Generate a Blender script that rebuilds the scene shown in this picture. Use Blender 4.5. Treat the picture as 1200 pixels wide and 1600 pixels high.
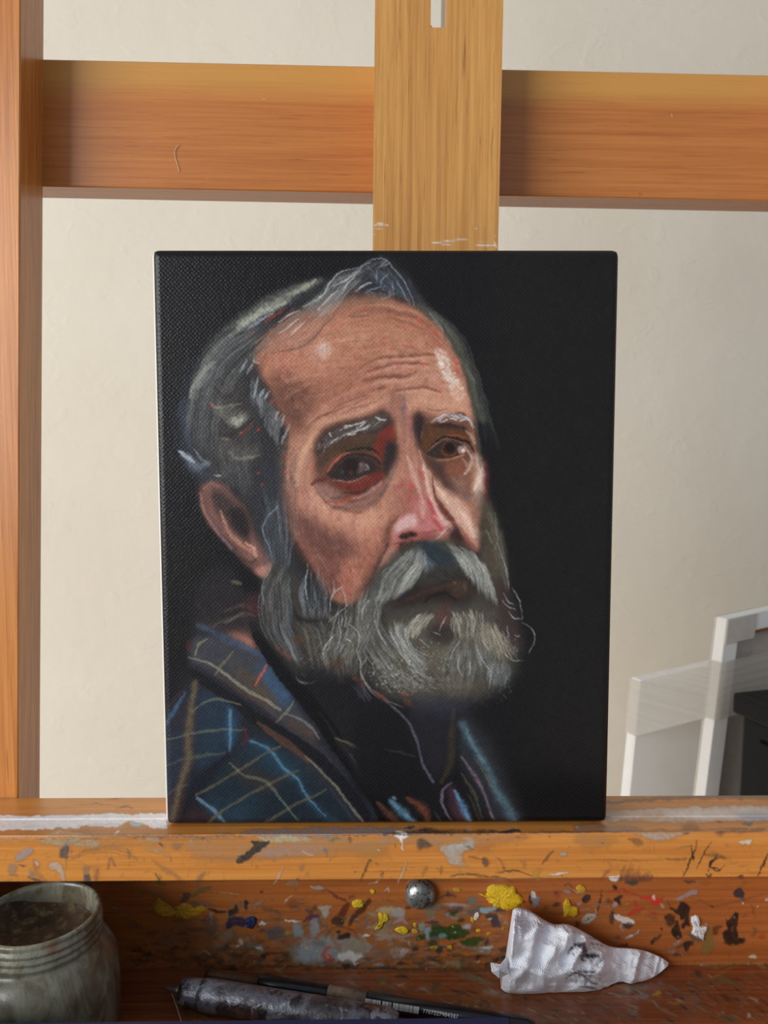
# A small oil portrait of an old man standing on a paint-crusted wooden easel, a plastered wall behind.
import bpy, bmesh, math, random
import numpy as np
from mathutils import Vector, Matrix
for o in list(bpy.data.objects): bpy.data.objects.remove(o, do_unlink=True)
scene = bpy.context.scene
COL = scene.collection
rnd = random.Random(7)
# ------------------------------------------------------------------ camera (phone main lens, 26 mm equivalent)
FPX = 1202.0                                  # focal length in pixels of the 1200 x 1600 frame
CAM = Vector((0, 0, 1.30))
PITCH, YAW, ROLL = math.radians(-4.5), math.radians(1.5), .008
_f0 = Vector((math.sin(YAW) * math.cos(PITCH), math.cos(YAW) * math.cos(PITCH), math.sin(PITCH)))
_r0 = Vector((math.cos(YAW), -math.sin(YAW), 0)); _u0 = _r0.cross(_f0)
CR = (_r0 * math.cos(ROLL) + _u0 * math.sin(ROLL)).normalized(); CU = CR.cross(_f0).normalized(); CF = _f0.normalized()
cam_data = bpy.data.cameras.new('camera'); cam = bpy.data.objects.new('camera', cam_data); COL.objects.link(cam)
cam_data.sensor_fit = 'VERTICAL'; cam_data.sensor_height = 36; cam_data.sensor_width = 27; cam_data.lens = FPX / 1600 * 36
cam_data.clip_start = .01; cam_data.clip_end = 50
cam_data.dof.use_dof = True; cam_data.dof.focus_distance = .40; cam_data.dof.aperture_fstop = 15
cam.matrix_world = Matrix(((CR.x, CU.x, -CF.x, CAM.x), (CR.y, CU.y, -CF.y, CAM.y), (CR.z, CU.z, -CF.z, CAM.z), (0, 0, 0, 1)))
scene.camera = cam
# ------------------------------------------------------------------ light: one big window to the left of the photographer
world = bpy.data.worlds.new('world'); scene.world = world; world.use_nodes = True
world.node_tree.nodes['Background'].inputs[0].default_value = (.82, .90, 1.0, 1); world.node_tree.nodes['Background'].inputs[1].default_value = .37
def area(name, loc, aim, sx, sy, power, col):
    l = bpy.data.lights.new(name, 'AREA'); l.shape = 'RECTANGLE'; l.size = sx; l.size_y = sy; l.energy = power; l.color = col
    o = bpy.data.objects.new(name, l); COL.objects.link(o); o.location = loc
    o.rotation_euler = (Vector(aim) - Vector(loc)).to_track_quat('-Z', 'Y').to_euler(); return o
area('window_light', (-2.50, -1.70, 1.85), (.1, .6, 1.15), 2.2, 1.8, 128, (1, .995, .985))
vs = scene.view_settings; vs.view_transform = 'Standard'; vs.look = 'None'; vs.exposure = 0; vs.gamma = 1; vs.use_curve_mapping = False
# ------------------------------------------------------------------ pixel <-> place
def ray(px, py): return CF + CR * ((px - 600) / FPX) + CU * ((800 - py) / FPX)
def at(px, py, Y):                            # the point of the vertical plane y = Y seen at a pixel
    d = ray(px, py); return CAM + d * (Y / d.y)
def atz(px, py, Z):                           # the point of the level plane z = Z seen at a pixel
    d = ray(px, py); return CAM + d * ((Z - CAM.z) / d.z)
def project(P):
    P = np.asarray(P, float) - np.array(CAM); w = P @ np.array(CF)
    return 600 + FPX * (P @ np.array(CR)) / w, 800 - FPX * (P @ np.array(CU)) / w
def lin(c):
    c = np.asarray(c, float); return np.where(c <= .04045, c / 12.92, ((c + .055) / 1.055) ** 2.4)
def C8(r, g, b): return tuple(lin(np.array([r, g, b]) / 255)) + (1,)
# ------------------------------------------------------------------ materials
class NT:
    def __init__(s, name):
        s.m = bpy.data.materials.new(name); s.m.use_nodes = True; s.t = s.m.node_tree; s.p = s.t.nodes['Principled BSDF']; s.out = s.t.nodes['Material Output']
    def n(s, kind, ins={}, **kw):
        o = s.t.nodes.new(kind)
        for k, v in kw.items(): setattr(o, k, v)
        for k, v in ins.items():
            if hasattr(v, 'links'): s.t.links.new(v, o.inputs[k])
            else: o.inputs[k].default_value = v
        return o
    def link(s, a, b): s.t.links.new(a, b)
    def obj(s): return s.n('ShaderNodeTexCoord').outputs['Object']
    def noise(s, vec, scale, detail=4, rough=.55, dist=0): return s.n('ShaderNodeTexNoise', {'Vector': vec, 'Scale': scale, 'Detail': detail, 'Roughness': rough, 'Distortion': dist}).outputs[0]
    def mapv(s, vec, sc): return s.n('ShaderNodeMapping', {'Vector': vec, 'Scale': sc}).outputs[0]
    def ramp(s, f, stops):
        r = s.n('ShaderNodeValToRGB', {'Fac': f}); e = r.color_ramp.elements
        while len(e) < len(stops): e.new(.5)
        for i, (p, c) in enumerate(stops): e[i].position = p; e[i].color = c if len(c) == 4 else tuple(c) + (1,)
        return r.outputs[0]
    def math(s, op, a, b=0., c=None, clamp=False):
        ins = {0: a, 1: b}
        if c is not None: ins[2] = c
        return s.n('ShaderNodeMath', ins, operation=op, use_clamp=clamp).outputs[0]
    def mix(s, f, a, b, mode='MIX'):
        o = s.n('ShaderNodeMix', data_type='RGBA', blend_type=mode)
        for k, v in ((0, f), (6, a), (7, b)):
            if hasattr(v, 'links'): s.t.links.new(v, o.inputs[k])
            else: o.inputs[k].default_value = v
        return o.outputs[2]
    def bump(s, h, strength, dist=.001): s.link(s.n('ShaderNodeBump', {'Height': h, 'Strength': strength, 'Distance': dist}).outputs[0], s.p.inputs['Normal'])
    def set(s, **kw):
        for k, v in kw.items():
            k = k.replace('_', ' ')
            if hasattr(v, 'links'): s.link(v, s.p.inputs[k])
            else: s.p.inputs[k].default_value = v
        return s
G = 1.0                                         # reflectance against the colour as photographed
def gc(*c): r = lin(np.array(c) / 255.) * G; return (float(r[0]), float(r[1]), float(r[2]), 1)
def plain(name, c, rough=.5, spec=.4, var=.12, scale=60, metal=0, bump=0):
    t = NT(name); v = t.obj(); n = t.noise(v, scale, 5)
    a = [x * (1 - var) for x in c[:3]]; b = [min(1, x * (1 + var)) for x in c[:3]]
    t.set(Base_Color=t.ramp(n, [(.3, a), (.7, b)]), Roughness=rough, Specular_IOR_Level=spec, Metallic=metal)
    if bump: t.bump(n, bump)
    return t.m
def wood(name, axis, light, mid, dark, rough=.30, painted=True, band=None, grain=1.0):
    """varnished softwood, grain along axis (0 = x, 2 = z); pigment spilled on it comes from the 'pigment' attribute"""
    t = NT(name); v = t.obj()
    sc = [480.] * 3; sc[axis] = 9.; g1 = t.noise(t.mapv(v, sc), 1.0, 8, .62, .3)
    sc = [900.] * 3; sc[axis] = 26.; g2 = t.noise(t.mapv(v, sc), 1.0, 4, .7)
    sc = [70.] * 3; sc[axis] = 1.6; g3 = t.noise(t.mapv(v, sc), 1.0, 3, .5, .4)
    sc = [700.] * 3; sc[axis] = 20.; g4 = t.noise(t.mapv(v, sc), 1.0, 5, .7)
    c = t.ramp(t.math('ADD', t.math('MULTIPLY', g1, .72), t.math('MULTIPLY', g3, .28)), [(.34, dark), (.48, mid), (.60, light)])
    c = t.mix(t.math('MULTIPLY', t.ramp(g2, [(.5, (0, 0, 0)), (.72, (1, 1, 1))]), .28 * grain), c, tuple(x * .45 for x in mid[:3]) + (1,))
    c = t.mix(t.math('MULTIPLY', t.ramp(g4, [(.61, (0, 0, 0)), (.69, (1, 1, 1))]), .55 * grain), c, tuple(x * .42 for x in dark[:3]) + (1,))
    if band:                                     # a paler strip along one edge: (z of its limit, softness, colour)
        z = t.n('ShaderNodeSeparateXYZ', {0: v}).outputs[2]
        w = t.noise(t.mapv(v, [6, 6, 60]), 1.0, 3)
        f = t.math('DIVIDE', t.math('SUBTRACT', t.math('ADD', z, t.math('MULTIPLY', t.math('SUBTRACT', w, .5), .012)), band[0]), band[1], clamp=True)
        c = t.mix(t.math('MULTIPLY', f, .9), c, t.mix(.7, c, band[2]))
    h = t.math('ADD', t.math('MULTIPLY', g2, .5), g1); r = rough
    if painted:
        a = t.n('ShaderNodeAttribute', attribute_name='pigment')
        c = t.mix(a.outputs['Alpha'], c, a.outputs['Color'])
        h = t.math('ADD', t.math('MULTIPLY', h, .6), t.math('MULTIPLY', t.math('MULTIPLY', a.outputs['Alpha'], t.noise(v, 700, 4)), 2.2))
        r = t.math('ADD', rough, t.math('MULTIPLY', a.outputs['Alpha'], .12))
    t.set(Base_Color=c, Roughness=r, Specular_IOR_Level=.5, Coat_Weight=.3, Coat_Roughness=.25); t.bump(h, .22, .0005)
    return t.m
def canvas_material():
    t = NT('oil_on_canvas'); v = t.obj(); a = t.n('ShaderNodeAttribute', attribute_name='pigment')
    x, y, z = t.n('ShaderNodeSeparateXYZ', {0: t.n('ShaderNodeVectorMath', {0: v, 1: t.n('ShaderNodeVectorMath', {0: t.n('ShaderNodeTexNoise', {'Vector': v, 'Scale': 320., 'Detail': 3.}).outputs[1], 1: (.0014,) * 3}, operation='MULTIPLY').outputs[0]}, operation='ADD').outputs[0]}).outputs
    k = 2 * math.pi / .0022
    w = t.math('MULTIPLY', t.math('SINE', t.math('MULTIPLY', x, k)), t.math('SINE', t.math('MULTIPLY', z, k)))
    h = t.math('ADD', t.math('MULTIPLY', w, .26), t.math('ADD', t.math('MULTIPLY', t.noise(v, 1100, 3), .9), t.math('MULTIPLY', t.noise(t.mapv(v, (500, 500, 240)), 1, 4), .5)))
    t.set(Base_Color=a.outputs['Color'], Roughness=t.math('ADD', .26, t.math('MULTIPLY', t.noise(v, 45, 3), .12)), Specular_IOR_Level=.24)
    t.bump(h, .55, .00032); return t.m
def wall_material():
    t = NT('plaster'); v = t.obj()
    a = t.noise(v, 30, 3, .5); b = t.noise(v, 140, 3, .5); c = t.noise(t.mapv(v, (16, 16, 26)), 1, 2, .5, 1.2)
    h = t.math('ADD', t.math('ADD', t.math('MULTIPLY', a, .9), t.math('MULTIPLY', b, .16)), t.math('MULTIPLY', t.ramp(c, [(.58, (0, 0, 0)), (.64, (1, 1, 1))]), .22))
    t.set(Base_Color=t.ramp(t.noise(v, 3, 3), [(.3, WALL_A), (.7, WALL_B)]), Roughness=.75, Specular_IOR_Level=.2); t.bump(h, .35, .004); return t.m
WALL_A, WALL_B = gc(214, 204, 187), gc(220, 211, 195)
# ------------------------------------------------------------------ hand-painted colour
# ---------------------------------------------------------------- small raster painter (numpy only)
def smooth(pts, n=12, closed=False):
    P = np.array(pts, float)
    if len(P) == 2 and not closed:
        t = np.linspace(0, 1, n * 2)[:, None]; return P[0] * (1 - t) + P[1] * t
    if closed: Q = np.vstack([P[-1], P, P[0], P[1]])
    else: Q = np.vstack([2 * P[0] - P[1], P, 2 * P[-1] - P[-2]])
    out = []; t = np.linspace(0, 1, n, endpoint=False)[:, None]
    for i in range(1, len(Q) - 2):
        a, b, c, d = Q[i - 1], Q[i], Q[i + 1], Q[i + 2]
        out.append(.5 * (2 * b + (c - a) * t + (2 * a - 5 * b + 4 * c - d) * t * t + (3 * b - a - 3 * c + d) * t ** 3))
    if not closed: out.append(Q[-2][None])
    return np.vstack(out)
def blur1(a, s, ax):
    r = max(1, int(s * 2.6)); k = np.exp(-.5 * (np.arange(-r, r + 1) / s) ** 2); k /= k.sum()
    p = [(0, 0)] * 2; p[ax] = (r, r); b = np.pad(a, p, mode='edge'); n = a.shape[ax]; out = np.zeros_like(a)
    for i, w in enumerate(k): out += w * (b[i:i + n] if ax == 0 else b[:, i:i + n])
    return out
def blur(a, s): return a if s <= .3 else blur1(blur1(a, s, 0), s, 1)
class Paint:
    """a buffer of pigment colour (sRGB 0..255) over the rectangle x0..x1, y0..y1"""
    def __init__(s, x0, y0, x1, y1, col, seed=1, k=1.0):
        s.x0, s.y0, s.k = x0, y0, k; s.W, s.H = int((x1 - x0) * k), int((y1 - y0) * k)
        s.b = np.ones((s.H, s.W, 3)) * np.array(col, float); s.r = np.random.RandomState(seed)
        s.noise_cache = {}; s.al = np.zeros((s.H, s.W)); s.n0 = 0
    def noise(s, cell, seed=0, cy=None):
        key = (cell, seed, cy)
        if key in s.noise_cache: return s.noise_cache[key]
        cy = cy or cell; r = np.random.RandomState(seed + 77)
        gw, gh = int(s.W / (cell * s.k)) + 3, int(s.H / (cy * s.k)) + 3; g = r.rand(gh, gw)
        x = np.arange(s.W) / (cell * s.k); y = np.arange(s.H) / (cy * s.k)
        xi = x.astype(int); yi = y.astype(int); fx = x - xi; fy = y - yi
        fx = fx * fx * (3 - 2 * fx); fy = (fy * fy * (3 - 2 * fy))[:, None]
        A = g[yi][:, xi] * (1 - fx) + g[yi][:, xi + 1] * fx; B = g[yi + 1][:, xi] * (1 - fx) + g[yi + 1][:, xi + 1] * fx
        s.noise_cache[key] = A * (1 - fy) + B * fy; return s.noise_cache[key]
    def comp(s, m, col, ox, oy):
        h, w = m.shape; v = s.b[oy:oy + h, ox:ox + w]; v += m[..., None] * (np.array(col, float) - v)
        q = s.al[oy:oy + h, ox:ox + w]; q += m * (1 - q)
    def box(s, P, pad):
        P = (np.asarray(P) - [s.x0, s.y0]) * s.k; pad *= s.k
        a = np.maximum(np.floor(P.min(0) - pad), 0).astype(int); b = np.minimum(np.ceil(P.max(0) + pad), [s.W, s.H]).astype(int)
        return P, a, b
    def rough(s, m, a, n, lo=.35, cell=3, seed=3):
        if n <= 0: return m
        N = s.noise(cell, seed)[a[1]:a[1] + m.shape[0], a[0]:a[0] + m.shape[1]]
        return np.clip(m * (1 + .5 * n) - .5 * n * (N * 1.2 - .1), 0, 1) * (m > .003) * (1 - .7 * n * np.clip((N - .35) * 2.4, 0, 1))
    def poly(s, pts, col, a=1., blur_=4., closed=True, sm=True, n=None, cell=3, seed=3):
        n = (s.n0 if blur_ <= 2.6 else 0) if n is None else n
        P = smooth(pts, 8, True) if sm else np.array(pts, float)
        P, lo, hi = s.box(P, blur_ * 2.6 + 2)
        w, h = hi - lo
        if w < 2 or h < 2: return
        ys = np.arange(h)[:, None] + lo[1] + .5; xs = np.arange(w)[None] + lo[0] + .5; ins = np.zeros((h, w), bool)
        x1, y1 = P[:, 0], P[:, 1]; x2, y2 = np.roll(x1, -1), np.roll(y1, -1)
        for i in range(len(P)):
            if y1[i] == y2[i]: continue
            c = ((y1[i] > ys) != (y2[i] > ys))[:, 0]
            if not c.any(): continue
            xc = (x2[i] - x1[i]) * (ys[c] - y1[i]) / (y2[i] - y1[i]) + x1[i]
            ins[c] ^= xs < xc
        m = blur(ins.astype(float), blur_ * s.k)
        s.comp(s.rough(m, lo, n, cell=cell, seed=seed) * a, col, lo[0], lo[1])
    def ln(s, pts, w, col, a=1., soft=.5, taper=(.4, 1, .4), n=None, cell=3, seed=3):
        """a brush stroke along a spline; w = full width, taper = relative width at start, middle, end"""
        P = smooth(pts, 10); P, lo, hi = s.box(P, w * 1.6 + 3); n = s.n0 if n is None else n
        W, H = hi - lo
        if W < 2 or H < 2: return
        t = np.linspace(0, 1, len(P)); rad = np.interp(t, [0, .5, 1], taper) * w * .5 * s.k
        X, Y = np.meshgrid(np.arange(W) + lo[0] + .5, np.arange(H) + lo[1] + .5); m = np.zeros((H, W))
        for i in range(len(P)):
            r = rad[i]; e = max(r * soft, .55); R = r * 1.9 + e + 1; px, py = P[i]
            if i + 1 < len(P): L = np.hypot(*(P[i + 1] - P[i])); d = (P[i + 1] - P[i]); 
            else: L = 0; d = np.zeros(2)
            xa = int(max(min(px, px + d[0]) - R - lo[0], 0)); xb = int(min(max(px, px + d[0]) + R - lo[0] + 1, W)); ya = int(max(min(py, py + d[1]) - R - lo[1], 0)); yb = int(min(max(py, py + d[1]) + R - lo[1] + 1, H))
            if xb <= xa or yb <= ya: continue
            xx = X[ya:yb, xa:xb] - px; yy = Y[ya:yb, xa:xb] - py
            if L > 0: q = np.clip((xx * d[0] + yy * d[1]) / (L * L), 0, 1); D = np.hypot(xx - q * d[0], yy - q * d[1])
            else: D = np.hypot(xx, yy)
            if soft >= .75: v = np.exp(-(D / max(r * 1.06, .6)) ** 2 * 1.05)
            else: v = np.clip((r + e * .5 - D) / e, 0, 1); v = v * v * (3 - 2 * v)
            if r < .5: v *= max(r, .12) * 2
            np.maximum(m[ya:yb, xa:xb], v, out=m[ya:yb, xa:xb])
        s.comp(s.rough(m, lo, n, cell=cell, seed=seed) * a, col, lo[0], lo[1])
    def dot(s, x, y, r, col, a=1., soft=.7, ry=None):
        s.ln([(x - .01, y), (x + .01, y)], r * 2, col, a, soft, (1, 1, 1))
    def hairs(s, ga, gb, n, cols, w=1.2, a=.7, jit=2., span=(0, 1), length=(.4, .9), wob=1.5):
        """n fine hairs flowing between the guide curves ga and gb"""
        N = 64; A = smooth(ga, 16); B = smooth(gb, 16)
        rs = lambda C: np.stack([np.interp(np.linspace(0, 1, N), np.linspace(0, 1, len(C)), C[:, i]) for i in (0, 1)], 1)
        A, B = rs(A), rs(B); cov = np.zeros((s.H, s.W)); acc = np.zeros((s.H, s.W, 3)); cols = np.array(cols, float)
        for _ in range(n):
            f = s.r.rand(); L = s.r.uniform(*length); t0 = span[0] + s.r.rand() * max(span[1] - span[0] - L * .7, .01); t1 = min(t0 + L, 1)
            M = max(8, int(np.abs(B[-1] - A[0]).sum() * 0 + 90)); t = np.linspace(t0, t1, M) * (N - 1); i = np.minimum(t.astype(int), N - 2); fr = (t - i)[:, None]
            df = f + s.r.randn() * .08 * np.linspace(0, 1, M)[:, None]
            C = (A[i] * (1 - fr) + A[i + 1] * fr) * (1 - df) + (B[i] * (1 - fr) + B[i + 1] * fr) * df
            u = np.linspace(0, 1, M); C = C + s.r.randn(2) * jit + np.stack([np.sin(u * s.r.uniform(2, 7) + s.r.rand() * 6), np.cos(u * s.r.uniform(2, 7) + s.r.rand() * 6)], 1) * wob * s.r.rand()
            C = (C - [s.x0, s.y0]) * s.k - .5; al = np.minimum(1, np.minimum(u, 1 - u) * 5) * a * s.r.uniform(.5, 1); ww = w * s.k * s.r.uniform(.7, 1.3)
            c = cols[s.r.randint(len(cols))] * s.r.uniform(.88, 1.1)
            rr = int(math.ceil(ww)); xi = np.round(C[:, 0]).astype(int); yi = np.round(C[:, 1]).astype(int)
            for dx in range(-rr, rr + 1):
                for dy in range(-rr, rr + 1):
                    X, Y = xi + dx, yi + dy; ok = (X >= 0) & (X < s.W) & (Y >= 0) & (Y < s.H)
                    d = np.hypot(X - C[:, 0], Y - C[:, 1]); v = np.clip(ww * .5 + .5 - d, 0, 1) * al * ok
                    sel = (v > .02)
                    if not sel.any(): continue
                    X, Y, v = X[sel], Y[sel], v[sel]; up = v > cov[Y, X]; X, Y, v = X[up], Y[up], v[up]
                    cov[Y, X] = v; acc[Y, X] = c
        s.b += cov[..., None] * (acc - s.b); s.al += cov * (1 - s.al)
    def mottle(s, pts, cols, n, r=(3, 8), a=.25, soft=1.):
        """small scattered dabs inside a polygon"""
        P = smooth(pts, 6, True); lo, hi = P.min(0), P.max(0); k = 0
        x2, y2 = np.roll(P[:, 0], -1), np.roll(P[:, 1], -1)
        while k < n:
            q = lo + s.r.rand(2) * (hi - lo)
            c = ((P[:, 1] > q[1]) != (y2 > q[1])); xs = (x2 - P[:, 0]) * (q[1] - P[:, 1]) / np.where(y2 == P[:, 1], 1e-9, y2 - P[:, 1]) + P[:, 0]
            k += 1
            if (c & (q[0] < xs)).sum() % 2 == 0: continue
            R = s.r.uniform(*r); an = s.r.rand() * 6.28; d = np.array([math.cos(an), math.sin(an)]) * R
            s.ln([q - d * .5, q + d * .5], R * 1.3, cols[s.r.randint(len(cols))], a * s.r.uniform(.5, 1), soft, (.7, 1, .7))
    def sample(s, px, py):
        """bilinear RGBA lookup (0..1, sRGB) at photograph coordinates"""
        x = np.clip((px - s.x0) * s.k - .5, 0, s.W - 1.001); y = np.clip((py - s.y0) * s.k - .5, 0, s.H - 1.001)
        xi, yi = x.astype(int), y.astype(int); fx, fy = (x - xi)[:, None], (y - yi)[:, None]
        I = np.concatenate([s.b / 255, s.al[..., None]], 2)
        return np.clip((I[yi, xi] * (1 - fx) + I[yi, xi + 1] * fx) * (1 - fy) + (I[yi + 1, xi] * (1 - fx) + I[yi + 1, xi + 1] * fx) * fy, 0, 1)
    def warp(s, amps, streak=None):
        """push the buffer about by smooth noise so that edges break up like brushwork"""
        Y, X = np.meshgrid(np.arange(s.H, dtype=float), np.arange(s.W, dtype=float), indexing='ij')
        for i, (cell, am) in enumerate(amps):
            X += (s.noise(cell, 31 + i) - .5) * 2 * am * s.k; Y += (s.noise(cell, 61 + i) - .5) * 2 * am * s.k
        x = np.clip(X, 0, s.W - 1.001); y = np.clip(Y, 0, s.H - 1.001); xi, yi = x.astype(int), y.astype(int); fx, fy = x - xi, y - yi
        I = np.concatenate([s.b, s.al[..., None]], 2); fx, fy = fx[..., None], fy[..., None]
        I = (I[yi, xi] * (1 - fx) + I[yi, xi + 1] * fx) * (1 - fy) + (I[yi + 1, xi] * (1 - fx) + I[yi + 1, xi + 1] * fx) * fy
        s.b = I[..., :3].copy(); s.al = I[..., 3].copy()
def Z(ox, oy, k, *v):                       # zoomed tile coordinates -> photograph coordinates
    return [(ox + v[i] / k, oy + v[i + 1] / k) for i in range(0, len(v), 2)]
def XY(*v): return [(v[i], v[i + 1]) for i in range(0, len(v), 2)]
def paint_portrait():
    p = Paint(228, 382, 978, 1300, (21, 20, 22), 5); p.n0 = .3
    P, L = p.poly, p.ln
    # ---- ground
    P(XY(780,380, 980,380, 980,1300, 860,1300, 830,1000, 770,700), (27,25,25), .9, 30)
    p.mottle(XY(230,385, 975,385, 975,1295, 230,1295), [(30,28,26), (16,15,18), (34,30,26)], 500, (8, 22), .25)
    P(XY(820,1210, 975,1230, 975,1300, 800,1300), (10,10,11), .8, 18)
    L(XY(966,420, 960,800, 952,1100, 946,1280), 5, (52,26,22), .5, .9, n=.5)
    # ---- shirt and jacket
    A = lambda *v: Z(230, 960, 3.158, *v); B = lambda *v: Z(600, 960, 3.158, *v)
    P(A(230,60, 430,0, 560,150, 900,560, 1180,1000, 1180,1060, 60,1060, 60,620, 200,330), (33,34,42), 1, 7)
    P(A(70,560, 190,360, 250,330, 230,700, 140,1050, 70,1050), (44,44,54), .9, 6)
    P(A(90,640, 180,560, 200,760, 130,900, 90,900), (42,56,74), .7, 9)
    P(A(260,370, 460,440, 450,620, 400,690, 240,760, 230,560), (38,58,76), .9, 7)
    L(A(405,470, 412,560, 410,650), 20, (46,96,132), .75, 1.)
    P(A(240,110, 420,130, 580,220, 720,430, 850,610, 700,560, 500,400, 280,270, 210,220), (58,60,66), 1, 4)
    P(A(560,230, 600,260, 720,420, 640,440, 560,320), (54,80,108), .9, 6)
    P(A(420,250, 560,330, 650,450, 520,380), (84,66,50), .7, 5)
    P(A(700,520, 830,600, 800,640, 720,580), (98,66,44), .8, 5)
    P(A(640,540, 860,640, 1000,860, 1060,1040, 960,1040, 820,860), (52,52,58), .9, 6)
    P(A(510,600, 700,700, 880,850, 1010,1040, 420,1050, 250,900, 400,720), (32,46,56), .95, 6)
    P(A(500,610, 640,660, 760,800, 700,830, 560,720), (42,78,100), .65, 9)
    P(A(620,840, 900,880, 980,1040, 560,1040), (30,40,48), .8, 8)
    P(A(270,900, 420,930, 560,900, 480,1040, 420,1050, 330,980), (36,66,84), .65, 9)
    P(A(420,730, 640,820, 600,880, 470,820), (66,50,42), .7, 6)
    P(A(90,900, 260,930, 330,1045, 80,1050), (58,34,36), .7, 8)
    L(A(400,700, 300,790, 190,960, 150,1045), 22, (24,26,36), .85, .8)
    L(A(220,285, 330,360, 450,440, 545,520, 700,610, 860,720, 1000,880, 1080,1000), 20, (20,19,24), .95, .6, (.7,1,.8))
    L(A(340,300, 450,370, 560,440, 650,510), 10, (84,62,48), .6, .8)
    L(A(550,540, 620,590, 720,660, 800,730), 13, (104,70,52), .8, .7)
    L(A(235,330, 215,470, 205,600, 200,720, 165,850, 130,1030), 15, (96,60,42), .8, .8, (.6,1,1))
    L(A(238,335, 212,470, 205,600, 197,720, 160,850, 125,1020), 11, (129,122,94), .62, .8, (.8,1,.7), .3)
    L(A(80,565, 130,480, 190,385), 9, (82,122,160), .8, .8)
    L(A(80,480, 130,420, 180,370), 6, (98,52,50), .5, .9)
    L(A(85,625, 220,592, 360,572, 490,570), 4.5, (122,120,100), .75, .6, n=.3)
    L(A(90,745, 230,702, 385,682), 6, (112,108,86), .7, .8, n=.3)
    L(A(85,900, 150,860, 200,840), 4, (120,112,92), .5, .7)
    L(A(220,480, 280,435, 345,414, 400,430, 465,447), 5, (148,144,114), .62, .6)
    L(A(410,475, 412,560, 408,675), 5, (137,178,201), .62, .7, (1,1,.4))
    L(A(475,560, 490,600, 470,640), 10, (112,36,36), .6, .9)
    L(A(510,620, 600,668, 680,770, 740,820, 800,920, 880,1000, 960,1045), 13, (48,94,122), .6, 1, (.7,1,1))
    L(A(510,620, 600,665, 680,765, 740,815, 800,915, 880,1000), 5, (131,172,193), .62, .6, (.8,1,.3), .3)
    L(A(250,905, 320,960, 400,1045), 12, (50,92,122), .6, 1)
    L(A(250,905, 320,955, 400,1042), 5.5, (141,180,203), .62, .7, (1,1,.5), .2)
    for q in (A(245,890, 420,790, 560,700, 655,648), A(330,1000, 500,890, 620,830, 745,768), A(560,1040, 700,955, 880,870), A(285,1045, 330,1000, 370,970)):
        L(q, 5, (108,100,76), .8, .6, (.8,1,.6), .3)
    L(A(410,738, 480,790, 590,830, 650,900, 700,960, 750,1015), 5, (133,141,120), .62, .6, (.7,1,.5), .3)
    L(A(780,700, 850,765, 940,860, 1010,960, 1075,1035), 4.5, (174,167,131), .62, .5, (.7,1,.7))
    L(A(900,860, 960,940, 1020,1030), 6, (70,66,66), .6, .9)
    L(A(205,210, 320,252, 430,330, 540,400, 660,470), 5.5, (161,150,122), .62, .5, (.5,1,.9))
    L(A(680,490, 760,520, 810,560, 850,612), 5, (141,133,131), .62, .6)
    L(A(235,205, 255,150, 300,122), 4, (140,134,108), .7, .7)
    L(A(425,180, 370,250, 330,300), 5, (120,110,84), .75, .7)
    L(A(592,245, 560,300, 530,355), 4.5, (200,84,62), .9, .7, n=.5, cell=2)
    L(A(722,428, 690,480, 640,535), 5, (141,135,109), .62, .6)
    L(A(212,130, 200,180), 10, (92,36,38), .6, .9)
    P(A(60,330, 230,290, 540,520, 860,700, 1080,1000, 1080,1060, 60,1060), (22,24,30), .24, 8)
    # neck edge and blue collar rim
    P(A(250,60, 330,20, 440,0, 540,60, 560,190, 430,130), (66,52,52), .8, 6)
    P(A(390,100, 480,80, 535,170, 450,130), (186,120,98), .9, 4)
    L(A(330,72, 365,38, 440,15, 500,5), 7, (176,156,122), .8, .8)
    L(A(255,55, 340,95, 430,135, 570,205), 14, (66,84,112), .75, .9, (.7,1,.6))
    L(A(255,50, 330,88), 8, (92,116,142), .5, .9)
    # black lapel, tie, dark shirt opening
    P(A(760,380, 900,330, 1100,400, 1190,520, 1190,900, 1120,870, 1000,720, 850,500), (26,25,28), .95, 8)
    L(A(520,50, 570,150, 650,265, 740,370, 860,520, 1000,720, 1130,900, 1190,1040), 24, (11,11,13), 1, .35, (.55,1,1))
    L(A(850,480, 960,640, 1060,800), 8, (40,34,34), .7, .9)
    P(A(930,610, 1010,640, 1085,680, 1110,760, 1075,840, 1010,740), (40,36,38), .8, 4)
    L(A(930,605, 1010,640, 1085,682), 5, (110,96,80), .8, .7)
    L(A(1000,690, 1040,750, 1075,830), 6, (88,92,110), .7, .8)
    L(A(1100,720, 1095,790, 1075,845), 5, (120,66,54), .6, .8)
    P(A(1140,430, 1190,500, 1180,880, 1080,860, 1120,700), (14,14,16), .9, 6)
    P(B(-120,400, 60,440, 160,600, 250,830, 60,900, -140,860), (19,18,21), .95, 7)
    P(B(120,470, 330,450, 320,700, 250,820, 190,720), (32,32,38), .9, 7)
    L(B(-90,350, 20,440, 110,520, 160,620, 190,740, 245,825), 4.5, (90,94,108), .75, .7, (.6,1,1))
    L(B(0,665, 80,680, 150,700), 4, (60,60,68), .6, .8)
    L(B(345,470, 335,600, 325,740, 285,830), 14, (62,50,38), .75, .9)
    L(B(360,560, 370,700, 350,820), 10, (18,17,18), .8, .8)
    P(B(370,520, 480,560, 640,900, 690,1040, 560,1040, 430,820, 370,720), (44,48,54), .85, 9)
    L(B(385,540, 430,625, 500,740, 560,870, 640,1010), 15, (84,110,122), .75, 1, (.9,.9,1.1), .3)
    L(B(400,560, 450,660, 500,730), 6, (96,122,138), .6, .9)
    L(B(380,700, 430,770, 490,880, 540,1010), 7, (132,106,120), .75, .9, n=.4)
    L(B(380,780, 440,880, 490,1010), 6, (92,82,66), .6, .9)
    L(B(460,720, 520,830, 540,860), 4, (126,104,70), .5, .9)
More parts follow.
